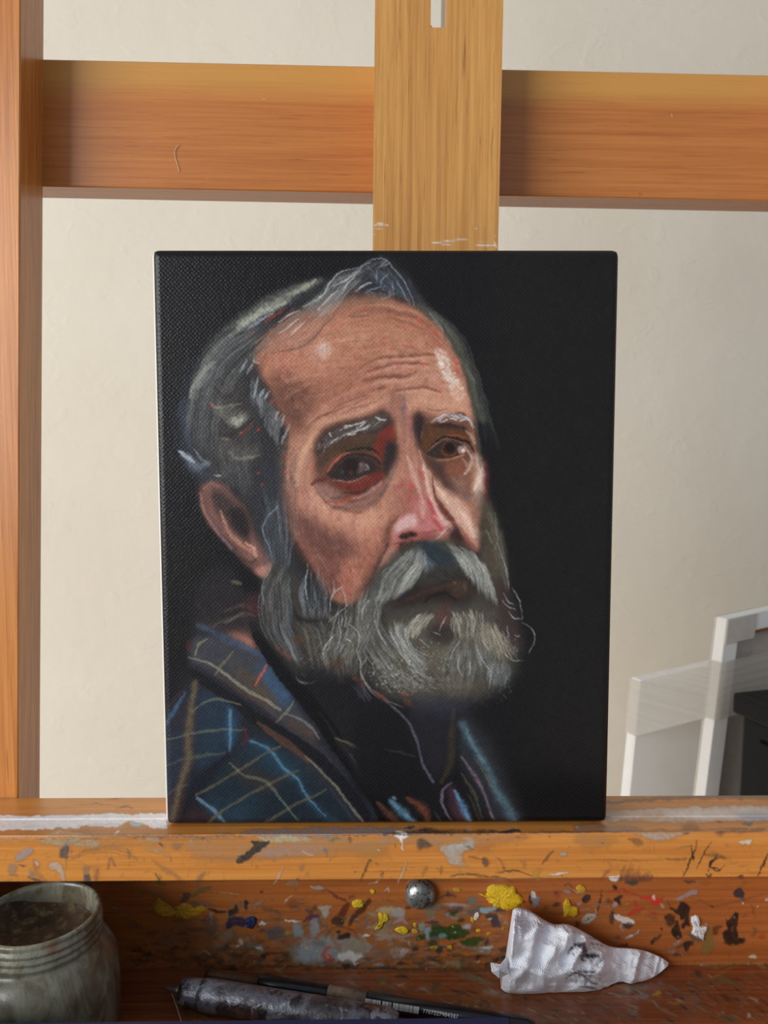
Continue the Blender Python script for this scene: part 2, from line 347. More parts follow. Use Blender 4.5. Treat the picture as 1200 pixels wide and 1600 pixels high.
    L(B(335,830, 290,870, 288,930, 330,1010), 6, (112,98,120), .8, .7)
    P(B(310,860, 340,850, 400,960, 430,1035, 350,1000), (70,44,54), .8, 4)
    L(B(350,870, 390,950, 430,1035), 13, (96,144,182), .8, .9)
    L(B(410,880, 450,960, 480,1035), 5, (70,62,62), .6, .9)
    L(B(30,920, 90,975, 150,1032), 15, (96,138,164), .85, .9)
    L(B(40,905, 60,915), 6, (150,180,196), .6, .9)
    L(B(120,905, 190,955, 222,1035), 16, (112,60,42), .85, .9)
    L(B(-30,930, 30,990, 80,1040), 13, (98,58,48), .8, .9)
    L(B(250,970, 285,1030), 4, (70,78,92), .6, .8)
    L(B(-60,1034, 200,1034, 480,1030), 4, (96,38,30), .5, .9, n=.7)
    P(A(60,0, 90,0, 120,300, 60,600), (19,18,21), .4, 8)
    # ---- back of head: hair mass, ear, neck shadow
    P(XY(655,478, 640,438, 615,410, 590,404, 552,424, 500,438, 440,455, 390,485, 340,525, 305,580, 288,640, 286,690, 300,730, 330,755, 375,780, 400,830, 405,900, 412,985, 440,1020, 470,1060, 500,960, 455,850, 445,780, 455,720, 440,650, 415,590, 400,545, 420,510, 470,480, 540,466, 590,460, 640,478), (46,46,49), .95, 6)
    P(XY(300,560, 290,680, 310,730, 296,740, 276,700, 280,620), (44,48,62), .6, 8)
    P(XY(340,600, 380,590, 400,680, 360,760, 330,720), (66,62,60), .7, 10)
    P(XY(395,740, 440,740, 450,880, 440,960, 412,960, 405,860), (46,48,54), .9, 7)
    P(XY(330,890, 400,900, 410,960, 400,990, 330,985, 300,960), (40,36,38), .8, 10)
    # ear
    P(XY(312,762, 330,752, 352,760, 385,800, 405,850, 426,885, 414,902, 390,890, 368,862, 340,832, 320,800), (122,84,76), .95, 5)
    P(XY(330,768, 350,770, 378,800, 392,840, 380,845, 355,820, 336,792), (58,46,46), .95, 4)
    P(XY(358,800, 378,795, 392,825, 384,836, 366,824), (34,29,30), .9, 3)
    L(XY(314,770, 318,795, 335,826, 362,858), 8, (160,112,98), .8, .8)
    L(XY(318,764, 330,756, 344,760), 7, (150,98,84), .7, .9)
    L(XY(346,800, 356,830, 376,850, 398,866), 8, (176,124,106), .85, .8)
    L(XY(384,848, 396,858, 402,872), 7, (206,152,130), .8, .9)
    L(XY(330,812, 350,846, 372,868), 5, (86,82,100), .6, .9)
    L(XY(372,868, 392,878, 402,870), 7, (64,48,46), .7, .9)
    P(XY(396,892, 408,886, 424,880, 420,896, 412,904), (186,130,112), .85, 3)
    P(XY(372,880, 404,905, 410,940, 385,930, 368,900), (18,16,18), .9, 5)
    L(XY(362,908, 376,912), 7, (112,108,86), .7, .9)
    L(XY(350,955, 380,945, 400,955), 7, (92,70,66), .6, .9)
    L(XY(352,975, 380,958, 398,962), 6, (120,110,112), .5, .9)
    P(XY(385,930, 405,928, 410,960, 388,965), (70,38,42), .6, 5)
    # ---- face, big planes
    F = XY(398,545, 430,508, 480,484, 540,468, 590,462, 640,478, 680,502, 706,540, 724,580, 736,625, 741,655, 744,700, 756,730, 759,770, 752,805, 749,835, 746,864, 720,850, 660,850, 615,862, 590,900, 560,940, 535,945, 510,925, 480,870, 455,830, 444,780, 447,730, 452,690, 440,650, 425,612, 408,580)
    P(F, (156,104,82), 1, 3)
    P(XY(420,560, 470,520, 540,500, 600,500, 660,520, 690,560, 660,590, 580,580, 500,600, 440,590), (176,122,94), .8, 16)
    P(XY(400,548, 430,520, 500,500, 500,540, 440,600, 415,585), (170,108,86), .7, 10)
    P(XY(540,470, 640,485, 690,520, 700,560, 640,540, 560,510), (168,108,82), .7, 12)
    P(XY(430,590, 470,600, 480,650, 455,670, 432,630), (108,70,58), .7, 10)
    P(XY(440,600, 520,590, 600,560, 600,590, 520,630, 470,650), (158,102,80), .6, 10)
    P(XY(600,560, 690,545, 720,580, 732,630, 690,640, 640,630, 600,600), (182,130,108), .75, 10)
    P(XY(640,600, 690,600, 725,620, 735,645, 690,650, 645,640), (192,136,110), .6, 9)
    P(XY(480,650, 560,625, 610,610, 620,640, 560,650, 500,672), (178,124,104), .7, 8)
    P(XY(450,690, 490,680, 495,740, 520,790, 470,790, 448,750), (178,128,106), .85, 9)
    P(XY(450,760, 500,775, 560,800, 590,780, 612,780, 600,830, 570,890, 545,930, 500,900, 465,840), (164,108,88), .85, 10)
    P(XY(480,765, 520,780, 545,800, 535,812, 490,800), (206,158,138), .7, 9)
    P(XY(500,800, 540,805, 520,840, 490,830), (178,118,82), .5, 10)
    P(XY(460,800, 500,820, 540,850, 530,900, 500,880, 470,850), (122,76,68), .7, 10)
    P(XY(560,800, 600,775, 606,800, 590,840, 560,880), (196,142,114), .65, 10)
    P(XY(575,800, 592,795, 588,830, 570,850), (206,152,122), .5, 8)
    P(XY(520,870, 570,850, 580,890, 550,940, 525,925), (148,84,70), .7, 9)
    P(XY(480,850, 520,870, 530,930, 500,910), (84,50,46), .65, 9)
    L(XY(470,852, 490,840, 505,860), 12, (146,84,72), .5, 1)
    L(XY(495,868, 520,880), 12, (128,100,86), .5, 1)
    # nose bridge and between the brows
    P(XY(612,640, 650,640, 655,700, 680,760, 700,810, 640,830, 612,800, 610,740, 620,700), (168,114,98), .9, 6)
    L(XY(626,610, 630,650, 634,690), 14, (150,106,92), .7, 1)
    L(XY(631,620, 632,655), 9, (106,90,98), .7, .9)
    L(XY(634,640, 640,660, 640,690), 5, (168,96,96), .6, .9)
    L(XY(636,628, 642,640), 6, (206,170,152), .6, .9)
    L(XY(617,660, 620,690, 622,705), 7, (158,122,96), .7, .9)
    # second pass of modelling
    P(XY(424,584, 452,580, 486,602, 492,640, 470,668, 448,672, 432,630), (96,64,54), .7, 10)
    P(XY(400,545, 440,522, 520,512, 560,540, 520,580, 440,586, 412,572), (188,126,100), .5, 13)
    P(XY(540,500, 620,492, 690,530, 690,556, 600,545, 540,530), (184,132,100), .45, 14)
    P(XY(560,480, 640,480, 690,512, 700,545, 650,515, 590,500), (140,88,70), .45, 9)
    P(XY(448,790, 470,796, 505,826, 545,838, 565,850, 540,885, 500,865, 468,842), (100,66,60), .7, 10)
    P(XY(470,770, 530,790, 570,802, 602,788, 592,818, 540,828, 500,815, 470,800), (198,144,120), .6, 9)
    P(XY(560,832, 592,820, 588,866, 562,912, 540,932, 530,892), (172,108,86), .6, 10)
    P(XY(598,765, 622,722, 640,760, 640,795, 610,800), (184,130,106), .6, 7); P(XY(618,772, 642,766, 650,800, 626,812), (140,80,72), .6, 7)
    L(XY(612,806, 602,842, 585,882, 568,918), 20, (116,72,60), .55, 1); L(XY(655,700, 668,735, 684,775, 700,800), 12, (196,148,130), .4, 1)
    P(XY(640,615, 690,618, 735,640, 738,655, 690,646, 650,650), (200,148,120), .6, 6); P(XY(604,616, 624,612, 626,650, 610,655), (140,96,84), .6, 6)
    P(XY(480,655, 540,632, 600,622, 604,634, 550,645, 500,668), (200,146,120), .55, 5)
    for k in range(7):
        x, y = 498 + k * 12, 640 - k * 9; L(XY(x, y, x + 30, y - 17, x + 62, y - 26), 4, ((126,76,64), (196,140,122), (150,96,86))[k % 3], .45, .9, n=.5)
        L(XY(x + 40, y + 2, x + 70, y - 12), 3, ((196,140,124), (120,72,62))[k % 2], .4, .9, n=.5)
    H0 = p.hairs; skin = [(196,140,112), (150,94,74), (184,118,98), (206,156,130), (134,82,66), (176,112,84), (190,122,104), (164,116,92)]
    H0(XY(408,560, 470,505, 560,482, 640,490, 702,540), XY(440,640, 500,610, 580,580, 660,575, 725,605), 260, skin, 3.2, .34, 4, length=(.08, .25)); H0(XY(455,690, 450,760, 480,850, 540,930), XY(604,775, 595,830, 578,880, 555,930), 220, skin + [(110,68,60), (120,84,84)], 3.2, .34, 4, length=(.08, .25)); H0(XY(615,650, 612,740, 622,810), XY(650,650, 680,750, 715,810), 70, skin, 3, .3, 3, length=(.1, .3)); H0(XY(470,670, 520,640, 600,620), XY(600,650, 660,640, 735,650), 50, skin, 3, .3, 3, length=(.1, .3))
    # ---- brow wrinkles
    for q, w in ((XY(562,574, 590,560, 630,556, 665,553, 682,556), 4.5), (XY(575,580, 610,570, 650,566, 672,570), 4.), (XY(570,596, 600,588, 628,588, 650,580), 6.5), (XY(618,610, 640,606, 665,604, 690,612), 4.), (XY(590,607, 604,604), 6)):
        L(q, w + 3, (132,82,64), .65, 1, n=.4); L([(x, y + 1) for x, y in q], w * .7, (92,56,46), .55, .9, n=.6, cell=4)
        L([(x, y + w + 1.5) for x, y in q], w, (206,154,132), .6, .9, n=.2)
    L(XY(540,590, 565,576, 590,566), 5, (128,78,62), .6, .9)
    L(XY(500,640, 530,622, 560,612, 590,600), 4, (186,128,112), .6, .9)
    L(XY(505,650, 540,628, 575,618), 3, (124,72,60), .6, .8)
    L(XY(520,655, 545,640, 580,630, 600,620), 3, (122,78,62), .5, .8)
    L(XY(478,668, 500,650, 520,642), 3, (90,58,50), .55, .8)
    L(XY(560,545, 600,540, 650,544), 10, (160,92,76), .4, 1)
    L(XY(548,490, 575,484, 610,484, 650,496), 9, (122,80,70), .6, .9)
    L(XY(556,478, 600,476, 640,486, 668,498), 6, (188,138,112), .6, .9)
    L(XY(545,494, 575,492), 6, (104,72,58), .6, .9)
    p.mottle(XY(440,540, 600,500, 700,550, 720,620, 600,620, 480,660), [(196,136,110), (146,88,68), (190,110,96), (170,120,84), (200,150,128), (150,84,76)], 420, (3, 9), .3)
    p.mottle(XY(450,760, 600,800, 590,890, 540,940, 480,860), [(190,130,108), (130,74,62), (170,90,78), (200,150,130), (120,84,80)], 220, (3, 8), .28)
    p.mottle(XY(430,595, 480,600, 475,650, 445,660), [(70,48,42), (96,60,50), (130,84,68)], 70, (2, 5), .35)
    p.mottle(XY(400,545, 450,515, 560,520, 560,600, 440,600), [(206,150,126), (190,126,104), (140,84,68)], 160, (1.2, 2.6), .4)
    for x, y, r in ((446,606,3), (452,612,4), (470,596,3), (486,604,3), (448,630,4), (581,530,1.6), (462,640,3), (436,618,3)): p.dot(x, y, r, (84,54,44), .4, 1.)
    P(XY(494,540, 510,534, 518,548, 512,562, 500,556), (208,190,178), .75, 5, n=.5, cell=2)
    P(XY(480,548, 500,540, 502,556, 490,566), (188,146,128), .5, 6)
    P(XY(680,545, 695,552, 704,575, 718,600, 726,620, 716,628, 702,606, 690,580, 680,560), (220,198,184), .8, 4, n=.9, cell=4)
    p.mottle(XY(680,542, 696,552, 712,585, 722,610, 704,608, 688,575), [(226,220,214), (196,200,204), (240,230,222)], 70, (1.5, 4), .7, .6)
    P(XY(700,600, 724,612, 734,640, 728,648, 712,630), (206,152,126), .6, 6)
    # ---- eye in shadow (viewer's left)
    E = lambda *v: Z(460, 620, 6.667, *v)
    L(E(20,900, 60,680, 170,460, 290,300, 450,230, 640,180, 820,100), 11, (198,148,118), .85, .9, (.8,1,.7))
    L(E(60,760, 120,560, 230,400), 8, (204,158,126), .6, .9)
    L(E(140,330, 280,210, 420,150, 560,90), 3, (112,66,54), .6, .8)
    P(E(280,340, 420,280, 600,240, 800,190, 900,130, 1000,200, 1030,280, 1060,480, 1070,620, 1000,760, 940,880, 800,1020, 640,1120, 480,1080, 330,1000, 220,880, 220,760, 200,640, 250,450), (96,58,48), .9, 5)
    P(E(310,340, 420,290, 600,245, 800,190, 900,135, 1000,200, 1030,260, 980,335, 880,395, 700,410, 550,445, 400,510, 330,590, 240,660, 215,570, 255,430), (58,49,46), .85, 3.5)
    P(E(400,500, 700,425, 880,415, 860,520, 800,570, 600,580, 440,600, 330,690, 270,770, 235,700), (66,52,40), .9, 3.5)
    P(E(1010,280, 1045,460, 960,480, 930,640, 870,630, 810,520, 870,420, 900,360), (116,40,34), .85, 3, n=.35)
    P(E(960,470, 1050,485, 1065,600, 1010,720, 950,850, 915,780, 930,620), (34,32,36), .85, 3.6)
    L(E(600,470, 760,450, 850,440), 5, (82,60,40), .7, .8)
    L(E(540,570, 680,530, 810,545, 880,600), 4.5, (34,28,26), .9, .7)
    L(E(620,575, 760,570, 850,600), 2.5, (96,58,40), .7, .8)
    P(E(330,800, 450,690, 560,610, 700,590, 820,620, 900,700, 900,790, 780,830, 600,870, 420,860), (62,44,40), .9, 2.2)
    L(E(335,780, 410,690, 480,630, 570,585), 5, (164,92,70), .9, .7)
    P(E(360,820, 460,700, 560,635, 700,620, 810,670, 850,750, 760,815, 600,850, 450,850), (42,35,36), .9, 1.8)
    p.dot(*E(585,735)[0], 14, (31,27,29), .9, .6); p.dot(*E(575,730)[0], 9, (44,24,24), .7, .9); p.dot(*E(600,790)[0], 4.5, (86,56,40), .7, .9); p.dot(*E(500,780)[0], 3, (70,76,84), .7, .9)
    P(E(685,690, 745,672, 775,735, 728,780, 660,795, 672,740), (98,80,82), .85, 1.8)
    L(E(755,690, 775,740, 750,765), 2.6, (150,144,156), .75, .9); p.dot(*E(690,700)[0], 3, (150,120,118), .6, .9)
    L(E(335,810, 450,680, 560,612, 700,592, 820,625, 895,690), 3.6, (30,25,25), .85, .8, (.6,1,.8))
    L(E(800,700, 850,740, 900,760), 6, (52,44,36), .8, .8)
    P(E(380,880, 500,890, 700,865, 830,790, 925,790, 905,870, 800,935, 650,990, 520,970, 420,935), (108,42,35), .85, 3, n=.4)
    L(E(520,910, 680,890, 800,840), 4, (146,52,40), .5, .9, n=.6)
    L(E(390,860, 460,872, 560,882, 660,862, 760,825), 2.2, (186,146,136), .8, .8, n=.6, cell=2)
    L(E(500,995, 650,995, 780,955, 890,880), 6, (74,36,33), .9, .7)
    L(E(540,940, 580,950), 5, (70,34,32), .7, .8)
    L(E(330,1080, 440,1095, 560,1060, 720,1010), 6, (158,76,52), .85, .8)
    L(E(600,1070, 740,1010, 840,950, 900,890), 9, (166,124,114), .85, .8)
    L(E(520,1110, 640,1110, 760,1060, 880,960), 8, (136,96,92), .8, .8)
    L(E(400,1140, 520,1165, 650,1185, 770,1135, 890,1040, 960,930), 12, (84,62,60), .65, 1, (.5,1.1,.7))
    L(E(560,1195, 640,1215, 700,1205), 5, (124,46,40), .7, .8)
    P(E(330,900, 440,960, 525,1015, 430,1085, 320,1060, 225,980), (142,104,94), .85, 3)
    L(E(380,1060, 460,1050, 530,1010), 5, (92,74,76), .8, .8)
    L(E(335,840, 240,880, 185,915), 8, (88,42,44), .85, .8); p.dot(*E(183,735)[0], 2, (214,60,44), .9, .6)
    L(E(220,940, 320,1080, 420,1160), 4, (112,70,66), .6, .8)
    L(E(1085,620, 1045,760, 985,900, 905,1040), 6, (98,90,98), .6, 1)
    p.mottle(E(230,640, 300,440, 560,250, 960,180, 1000,300, 700,390, 420,500, 260,720), [(120,112,108), (30,26,26), (88,78,72)], 110, (1.2, 2.6), .5)
    P(E(330,400, 480,320, 700,250, 900,190, 980,230, 860,330, 640,370, 480,440, 340,520), (92,86,84), .6, 2.5, n=.8, cell=2)
    for q in (E(480,350, 620,290, 740,250), E(500,420, 600,370, 720,320, 780,290), E(380,480, 430,440, 470,420), E(840,210, 900,240, 960,240), E(560,400, 640,380), E(360,360, 390,400), E(520,310, 600,300), E(640,330, 740,260)):
        L(q, 3, (196,194,192), .85, .7, n=.5, cell=2)
    for i in range(26):
        x, y = E(260 + i * 26, 520 - i * 11)[0]; d = p.r.uniform(-3, 3); L([(x - 3, y + 3 + d), (x + 3, y - 3 + d)], 1.2, (168,166,164), .6, .6)
    for q in (E(300,600, 340,510), E(250,560, 280,480), E(120,670, 160,600), E(320,540, 370,500)): L(q, 1.8, (150,146,140), .7, .7)
    # ---- eye in light (viewer's right)
    R = lambda *v: Z(610, 620, 6.667, *v)
    P(R(250,180, 340,150, 480,210, 760,210, 850,260, 860,480, 880,640, 820,800, 840,1000, 740,1040, 600,970, 460,830, 330,640, 240,420), (98,66,54), .85, 5)
    P(R(260,190, 345,170, 360,280, 345,420, 320,560, 265,470, 235,330), (38,30,32), .85, 4)
    L(R(330,300, 325,450), 2, (120,130,150), .6, .7, n=.6, cell=2)
    P(R(350,290, 500,285, 700,330, 800,360, 850,500, 770,420, 560,410, 480,450, 390,580, 330,570), (84,54,34), .95, 2)
    P(R(460,270, 640,275, 780,310, 770,350, 600,330, 450,310), (54,36,34), .85, 2.5)
    L(R(590,405, 690,395, 790,415), 3, (170,76,38), .8, .8, n=.3)
    L(R(390,595, 430,520, 530,470), 4.5, (136,98,76), .9, .7)
    P(R(375,605, 470,515, 560,455, 700,465, 785,540, 720,610, 600,645, 480,645), (40,37,38), .96, 1.2)
    p.dot(*R(608,550)[0], 13.5, (84,48,30), .95, .3); p.dot(*R(612,545)[0], 9.5, (50,32,26), .9, .6); p.dot(*R(620,530)[0], 7.5, (24,20,20), .95, .5)
    L(R(530,560, 570,600, 640,610, 680,570), 2, (150,90,56), .6, .8)
    P(R(705,515, 770,500, 808,545, 730,595, 700,570), (164,142,138), .95, 1.2); p.dot(*R(757,555)[0], 3, (228,218,212), .95, .7)
    L(R(700,600, 760,585, 800,555), 2.5, (204,74,48), .75, .8)
    L(R(400,540, 540,425, 660,428, 780,450, 830,500, 880,580), 4.5, (26,22,24), .92, .6)
    L(R(470,662, 580,660, 690,632, 770,600), 3.5, (178,118,84), .9, .7)
    P(R(340,620, 470,670, 600,690, 560,790, 640,880, 730,1000, 620,960, 480,830, 400,730), (68,48,46), .85, 3.5)
    P(R(560,700, 700,680, 790,700, 780,810, 680,830, 600,780), (134,80,58), .8, 4)
    P(R(640,850, 780,830, 800,960, 740,1010, 660,940), (150,112,98), .7, 5)
    L(R(810,560, 852,650, 825,740, 770,800), 8, (198,168,152), .85, .8)
    L(R(740,640, 780,690, 790,740), 4, (196,160,144), .7, .8)
    L(R(860,600, 862,700, 820,800), 2.5, (132,102,88), .7, .8)
    P(R(880,590, 930,620, 990,760, 985,900, 940,1030, 880,1040, 870,900, 900,780), (206,180,164), .85, 4)
    L(R(955,740, 940,850, 880,960), 9, (226,206,192), .7, .9, n=.3)
    P(R(880,1000, 970,960, 960,1120, 930,1240, 880,1180), (142,118,110), .7, 5)
    L(R(700,1020, 800,1060, 860,1010), 7, (112,102,106), .7, .9)
    L(R(470,860, 600,965, 720,1030, 790,1080), 5, (132,100,92), .6, .9)
    L(R(980,640, 1010,780, 1000,960), 5, (86,34,36), .6, .9, n=.4)
    L(R(790,350, 840,410, 872,480), 7, (176,142,122), .85, .8)
    L(R(430,255, 560,202, 690,205, 820,230, 862,310), 8, (150,140,142), .9, .7, n=.4, cell=2)
    for q in (R(440,240, 540,200, 600,190), R(520,265, 600,235), R(620,230, 700,240), R(720,250, 790,230), R(770,200, 830,240, 850,300), R(500,250, 560,215), R(640,200, 720,215)):
        L(q, 2.6, (206,202,206), .85, .7, n=.4, cell=2)
    L(R(680,180, 740,175, 790,190), 3, (70,36,46), .8, .8); L(R(480,268, 640,290, 780,320), 3.5, (42,32,36), .8, .8)
    L(R(370,110, 430,130, 500,140, 600,135), 3.5, (122,72,62), .6, .8)
    L(R(330,170, 430,190), 8, (150,92,84), .6, .9)
    # ---- nose
    N = lambda *v: Z(560, 760, 5.4545, *v)
    L(R(300,560, 360,740, 440,860, 520,1000), 6, (186,146,130), .8, .8)
    P(R(440,850, 560,960, 700,1060, 800,1160, 870,1320, 960,1400, 900,1480, 760,1340, 600,1180, 500,1030), (208,166,146), .9, 4)
    P(N(760,150, 900,250, 1000,420, 1010,560, 930,450, 820,300), (206,162,144), .8, 5)
    L(N(860,200, 930,300, 985,430), 10, (226,190,172), .7, .9, n=.3)
    L(R(490,940, 540,1010, 600,1100), 8, (224,190,170), .7, .9, n=.3)
    L(R(430,830, 480,1050, 560,1180, 640,1280), 6, (96,54,44), .9, .7, (.3,1,1.2))
    P(N(600,120, 680,100, 740,190, 800,300, 880,400, 1000,550, 900,495, 820,480, 770,420, 740,300), (92,50,44), .8, 3)
    P(N(800,320, 850,370, 900,450, 880,485, 800,470, 770,420), (44,30,30), .85, 3)
    L(N(870,350, 930,440, 1000,540), 5, (150,80,70), .7, .8); p.dot(*N(1008,540)[0], 3, (190,70,60), .7, .8)
    P(N(280,400, 310,320, 400,250, 480,230, 600,240, 720,290, 800,335, 795,385, 700,440, 600,480, 500,450, 350,505, 290,480), (178,112,106), .95, 3)
    P(N(440,100, 600,60, 700,240, 740,300, 600,280, 480,240), (176,104,96), .8, 5)
    L(R(60,960, 160,900, 220,960, 200,1100), 22, (160,84,76), .6, 1)
    L(R(215,900, 245,950), 5, (206,66,54), .7, .9)
    L(R(300,770, 330,860), 6, (180,80,80), .7, .9)
    L(R(170,620, 220,740, 280,900, 320,1010), 9, (206,164,150), .75, .9)
    L(R(340,720, 380,880, 430,1040, 490,1210, 570,1320), 8, (218,180,164), .9, .8, (.5,1,1.2))
    L(R(330,1040, 340,1140, 345,1240), 12, (204,156,146), .8, .9)
    L(R(400,1060, 440,1180, 480,1300, 540,1400), 9, (174,66,70), .75, .9)
    P(N(300,350, 340,290, 420,250, 490,245, 490,320, 390,365, 320,395), (212,176,172), .85, 3)
    L(N(540,240, 600,290, 620,340), 9, (190,110,110), .7, .9)
    L(N(640,250, 700,290, 770,320), 8, (208,160,148), .7, .9)
    P(N(340,430, 380,380, 500,390, 640,400, 700,420, 600,460, 500,455, 380,480), (146,76,68), .8, 3)
    P(N(345,418, 420,385, 505,406, 450,438, 370,448), (38,26,27), .95, 1.8)
    L(N(520,400, 600,390, 680,370), 5, (150,74,76), .7, .9)
    P(N(300,490, 420,470, 520,465, 600,470, 560,510, 420,540, 340,540), (50,34,28), .9, 2.5)
    L(N(280,480, 310,500, 350,500), 4, (170,84,70), .7, .8)
    L(N(320,495, 350,495), 3, (226,60,44), .9, .7); L(N(520,465, 570,465), 3, (226,60,44), .85, .7)
    L(N(630,472, 690,425, 735,375, 785,335), 4.5, (196,160,142), .9, .7)
    p.dot(*N(768,368)[0], 4, (84,74,72), .8, .8)
    L(N(335,250, 262,350, 250,460, 205,600, 145,720, 70,870), 11, (98,60,52), .65, 1, (.4,1,1))
    L(N(330,500, 260,560, 200,680), 14, (178,122,106), .6, 1)
    L(N(250,480, 205,600, 140,730, 80,850), 6, (60,42,40), .65, 1)
    P(N(280,520, 360,560, 360,640, 230,700, 210,640), (186,130,114), .75, 4)
    P(XY(452,800, 480,808, 520,838, 560,846, 545,872, 510,868, 475,848), (92,62,58), .45, 8); P(XY(500,850, 525,868, 532,915, 515,925, 500,890), (92,56,50), .4, 8); P(XY(545,800, 585,800, 575,835, 550,850), (206,152,124), .4, 8)
    L(XY(448,700, 444,740, 446,790, 458,840), 10, (70,58,56), .5, 1, n=.8, cell=3); p.mottle(XY(440,690, 462,690, 460,780, 470,850, 445,840), [(60,56,58), (110,90,84), (150,100,84)], 90, (1.5, 4), .45)
    # ---- beard, moustache and mouth
    C = lambda *v: Z(560, 900, 4.2857, *v); D = lambda *v: Z(380, 860, 5, *v)
    P(XY(443,870, 452,900, 470,900, 480,930, 520,945, 560,945, 590,905, 612,868, 650,850, 690,842, 720,850, 745,865, 766,850, 772,800, 780,830, 792,880, 796,930, 808,990, 806,1040, 786,1075, 740,1095, 690,1100, 640,1095, 600,1090, 575,1062, 540,1058, 500,1062, 470,1050, 440,1018, 418,985, 410,940, 420,900), (58,55,51), .95, 7)
    P(C(100,300, 330,260, 800,200, 1000,300, 1040,560, 900,720, 600,810, 300,800, 150,700, 80,500), (82,77,68), .85, 14)
    P(C(480,420, 700,400, 900,540, 860,680, 640,720, 500,600), (104,97,84), .7, 12)
    P(XY(425,960, 480,970, 560,960, 590,1040, 560,1060, 500,1040, 450,1020), (50,46,43), .75, 10)
    P(XY(752,770, 770,800, 785,880, 780,930, 760,900, 750,850), (78,70,58), .85, 5)
    P(XY(775,900, 800,930, 812,1000, 795,1010, 778,960), (58,42,42), .7, 6)
    P(XY(560,925, 590,900, 600,960, 590,1010, 560,980), (62,56,50), .7, 8)
    P(N(380,560, 520,490, 700,490, 820,560, 960,620, 1060,800, 900,830, 700,800, 560,830, 420,860, 200,960, 60,1000, 130,800, 240,680), (72,74,70), .92, 4)
    P(N(510,480, 660,480, 800,590, 810,690, 680,710, 580,600), (42,50,56), .9, 3)
    P(N(480,800, 700,700, 900,700, 990,800, 960,950, 860,1000, 640,980, 480,1010, 300,1040, 300,930), (42,35,33), .95, 5)
    P(N(540,690, 800,690, 900,740, 700,820, 520,840), (56,54,50), .8, 4)
    L(N(310,1010, 420,960, 540,910, 660,880, 800,840, 880,830), 11, (64,45,40), .7, 1.)
    L(N(520,900, 660,870, 760,840), 5, (80,52,46), .35, 1.)
    P(N(770,810, 880,800, 950,850, 930,930, 800,920), (72,54,44), .7, 5)
    L(N(800,820, 830,830), 5, (120,100,84), .5, .9); L(N(900,820, 910,880), 7, (92,78,68), .5, .9)
    L(N(780,930, 860,930), 6, (96,52,40), .5, 1.)
    L(N(560,980, 640,930, 740,915, 820,960), 8, (30,25,26), .9, .7)
    L(N(300,940, 400,920), 8, (42,42,58), .8, .8)
    P(C(530,200, 590,190, 610,300, 560,360, 530,300), (92,52,48), .65, 5)
    P(C(480,340, 620,330, 660,420, 540,460, 470,420), (44,38,38), .8, 6)
    pale = [(172,176,170), (150,152,146), (196,198,192), (130,128,118)]; mid = [(120,114,102), (142,136,122), (98,94,88), (80,84,88)]; blue = [(130,146,158), (104,118,132), (160,170,176)]; dk = [(34,30,30), (46,42,40), (28,28,32)]; cream = [(186,180,162), (160,152,132), (206,202,188)]
    H = p.hairs
    H(N(420,540, 330,640, 230,760, 130,1000), N(560,520, 560,640, 480,800, 330,960), 26, pale + mid, 4.5, .5, 2); H(N(700,440, 800,560, 860,660, 880,720), N(860,500, 1000,600, 1080,740, 1120,1000), 22, pale, 4.5, .5, 2)
    H(C(40,60, 10,250, 60,480, 160,640), C(240,40, 140,260, 200,420, 340,600), 30, mid + dk, 5, .5, 2); H(C(210,300, 230,420, 330,560, 430,700), C(420,280, 330,360, 360,480, 480,560), 20, cream + dk, 4.5, .5, 2); H(C(600,220, 640,300, 660,420), C(830,220, 840,320, 830,440), 16, cream + dk, 4.5, .5, 2)
    H(C(640,400, 600,520, 560,700), C(860,400, 900,560, 880,720), 26, mid + dk, 6, .4, 3); H(C(840,280, 860,420, 900,560), C(940,300, 990,440, 1050,570), 14, cream + dk, 4.5, .45, 2)
    H(C(40,500, 130,640, 260,780), C(340,560, 420,680, 560,740), 30, mid + dk, 5.5, .4, 4)
    H(N(420,540, 330,640, 230,760, 130,1000), N(560,520, 560,640, 480,800, 330,960), 150, pale, 1.5, .75, 1.5)
    H(N(420,560, 300,680, 200,800, 130,1060), N(520,560, 440,700, 380,820, 300,940), 60, dk, 1.3, .5, 1.5)
    H(N(520,490, 560,560, 620,620, 680,700), N(460,530, 520,600, 560,680, 520,800), 30, blue, 1.5, .6, 1.5)
    H(N(700,440, 800,560, 860,660, 880,720), N(860,500, 1000,600, 1080,740, 1120,1000), 130, pale, 1.6, .75, 2)
    H(N(960,560, 1060,680, 1100,800, 1130,960), N(1020,600, 1090,720, 1130,850, 1180,1040), 50, pale, 1.6, .7, 1.5)
    H(N(540,700, 600,760, 660,800), N(780,700, 840,760, 900,800), 40, dk, 1.4, .5, 2)
    H(C(40,60, 10,250, 60,480, 160,640), C(240,40, 140,260, 200,420, 340,600), 200, pale + mid, 1.5, .65, 2)
    H(C(30,100, 40,300, 110,500), C(230,100, 180,300, 260,460), 70, dk, 1.3, .5, 2)
    H(C(210,300, 230,420, 330,560, 430,700), C(420,280, 330,360, 360,480, 480,560), 130, cream + blue, 1.5, .65, 2)
    H(C(420,250, 350,320, 330,420), C(530,230, 450,330, 400,430), 60, cream, 1.6, .75, 1.5)
    H(C(600,220, 640,300, 660,420), C(830,220, 840,320, 830,440), 110, cream, 1.6, .7, 1.5)
    H(C(590,220, 650,320, 640,420), C(830,240, 830,340, 820,440), 50, dk, 1.2, .5, 1.5)
    H(C(640,400, 600,520, 560,640), C(860,400, 900,560, 880,720), 150, mid + blue, 1.5, .5, 3)
    H(C(840,280, 860,420, 900,560), C(940,300, 990,440, 1050,570), 90, cream + [(168,156,116)], 1.5, .65, 2)
    H(C(900,540, 880,640, 880,760), C(1000,560, 1010,660, 980,740), 70, blue, 1.3, .6, 3)
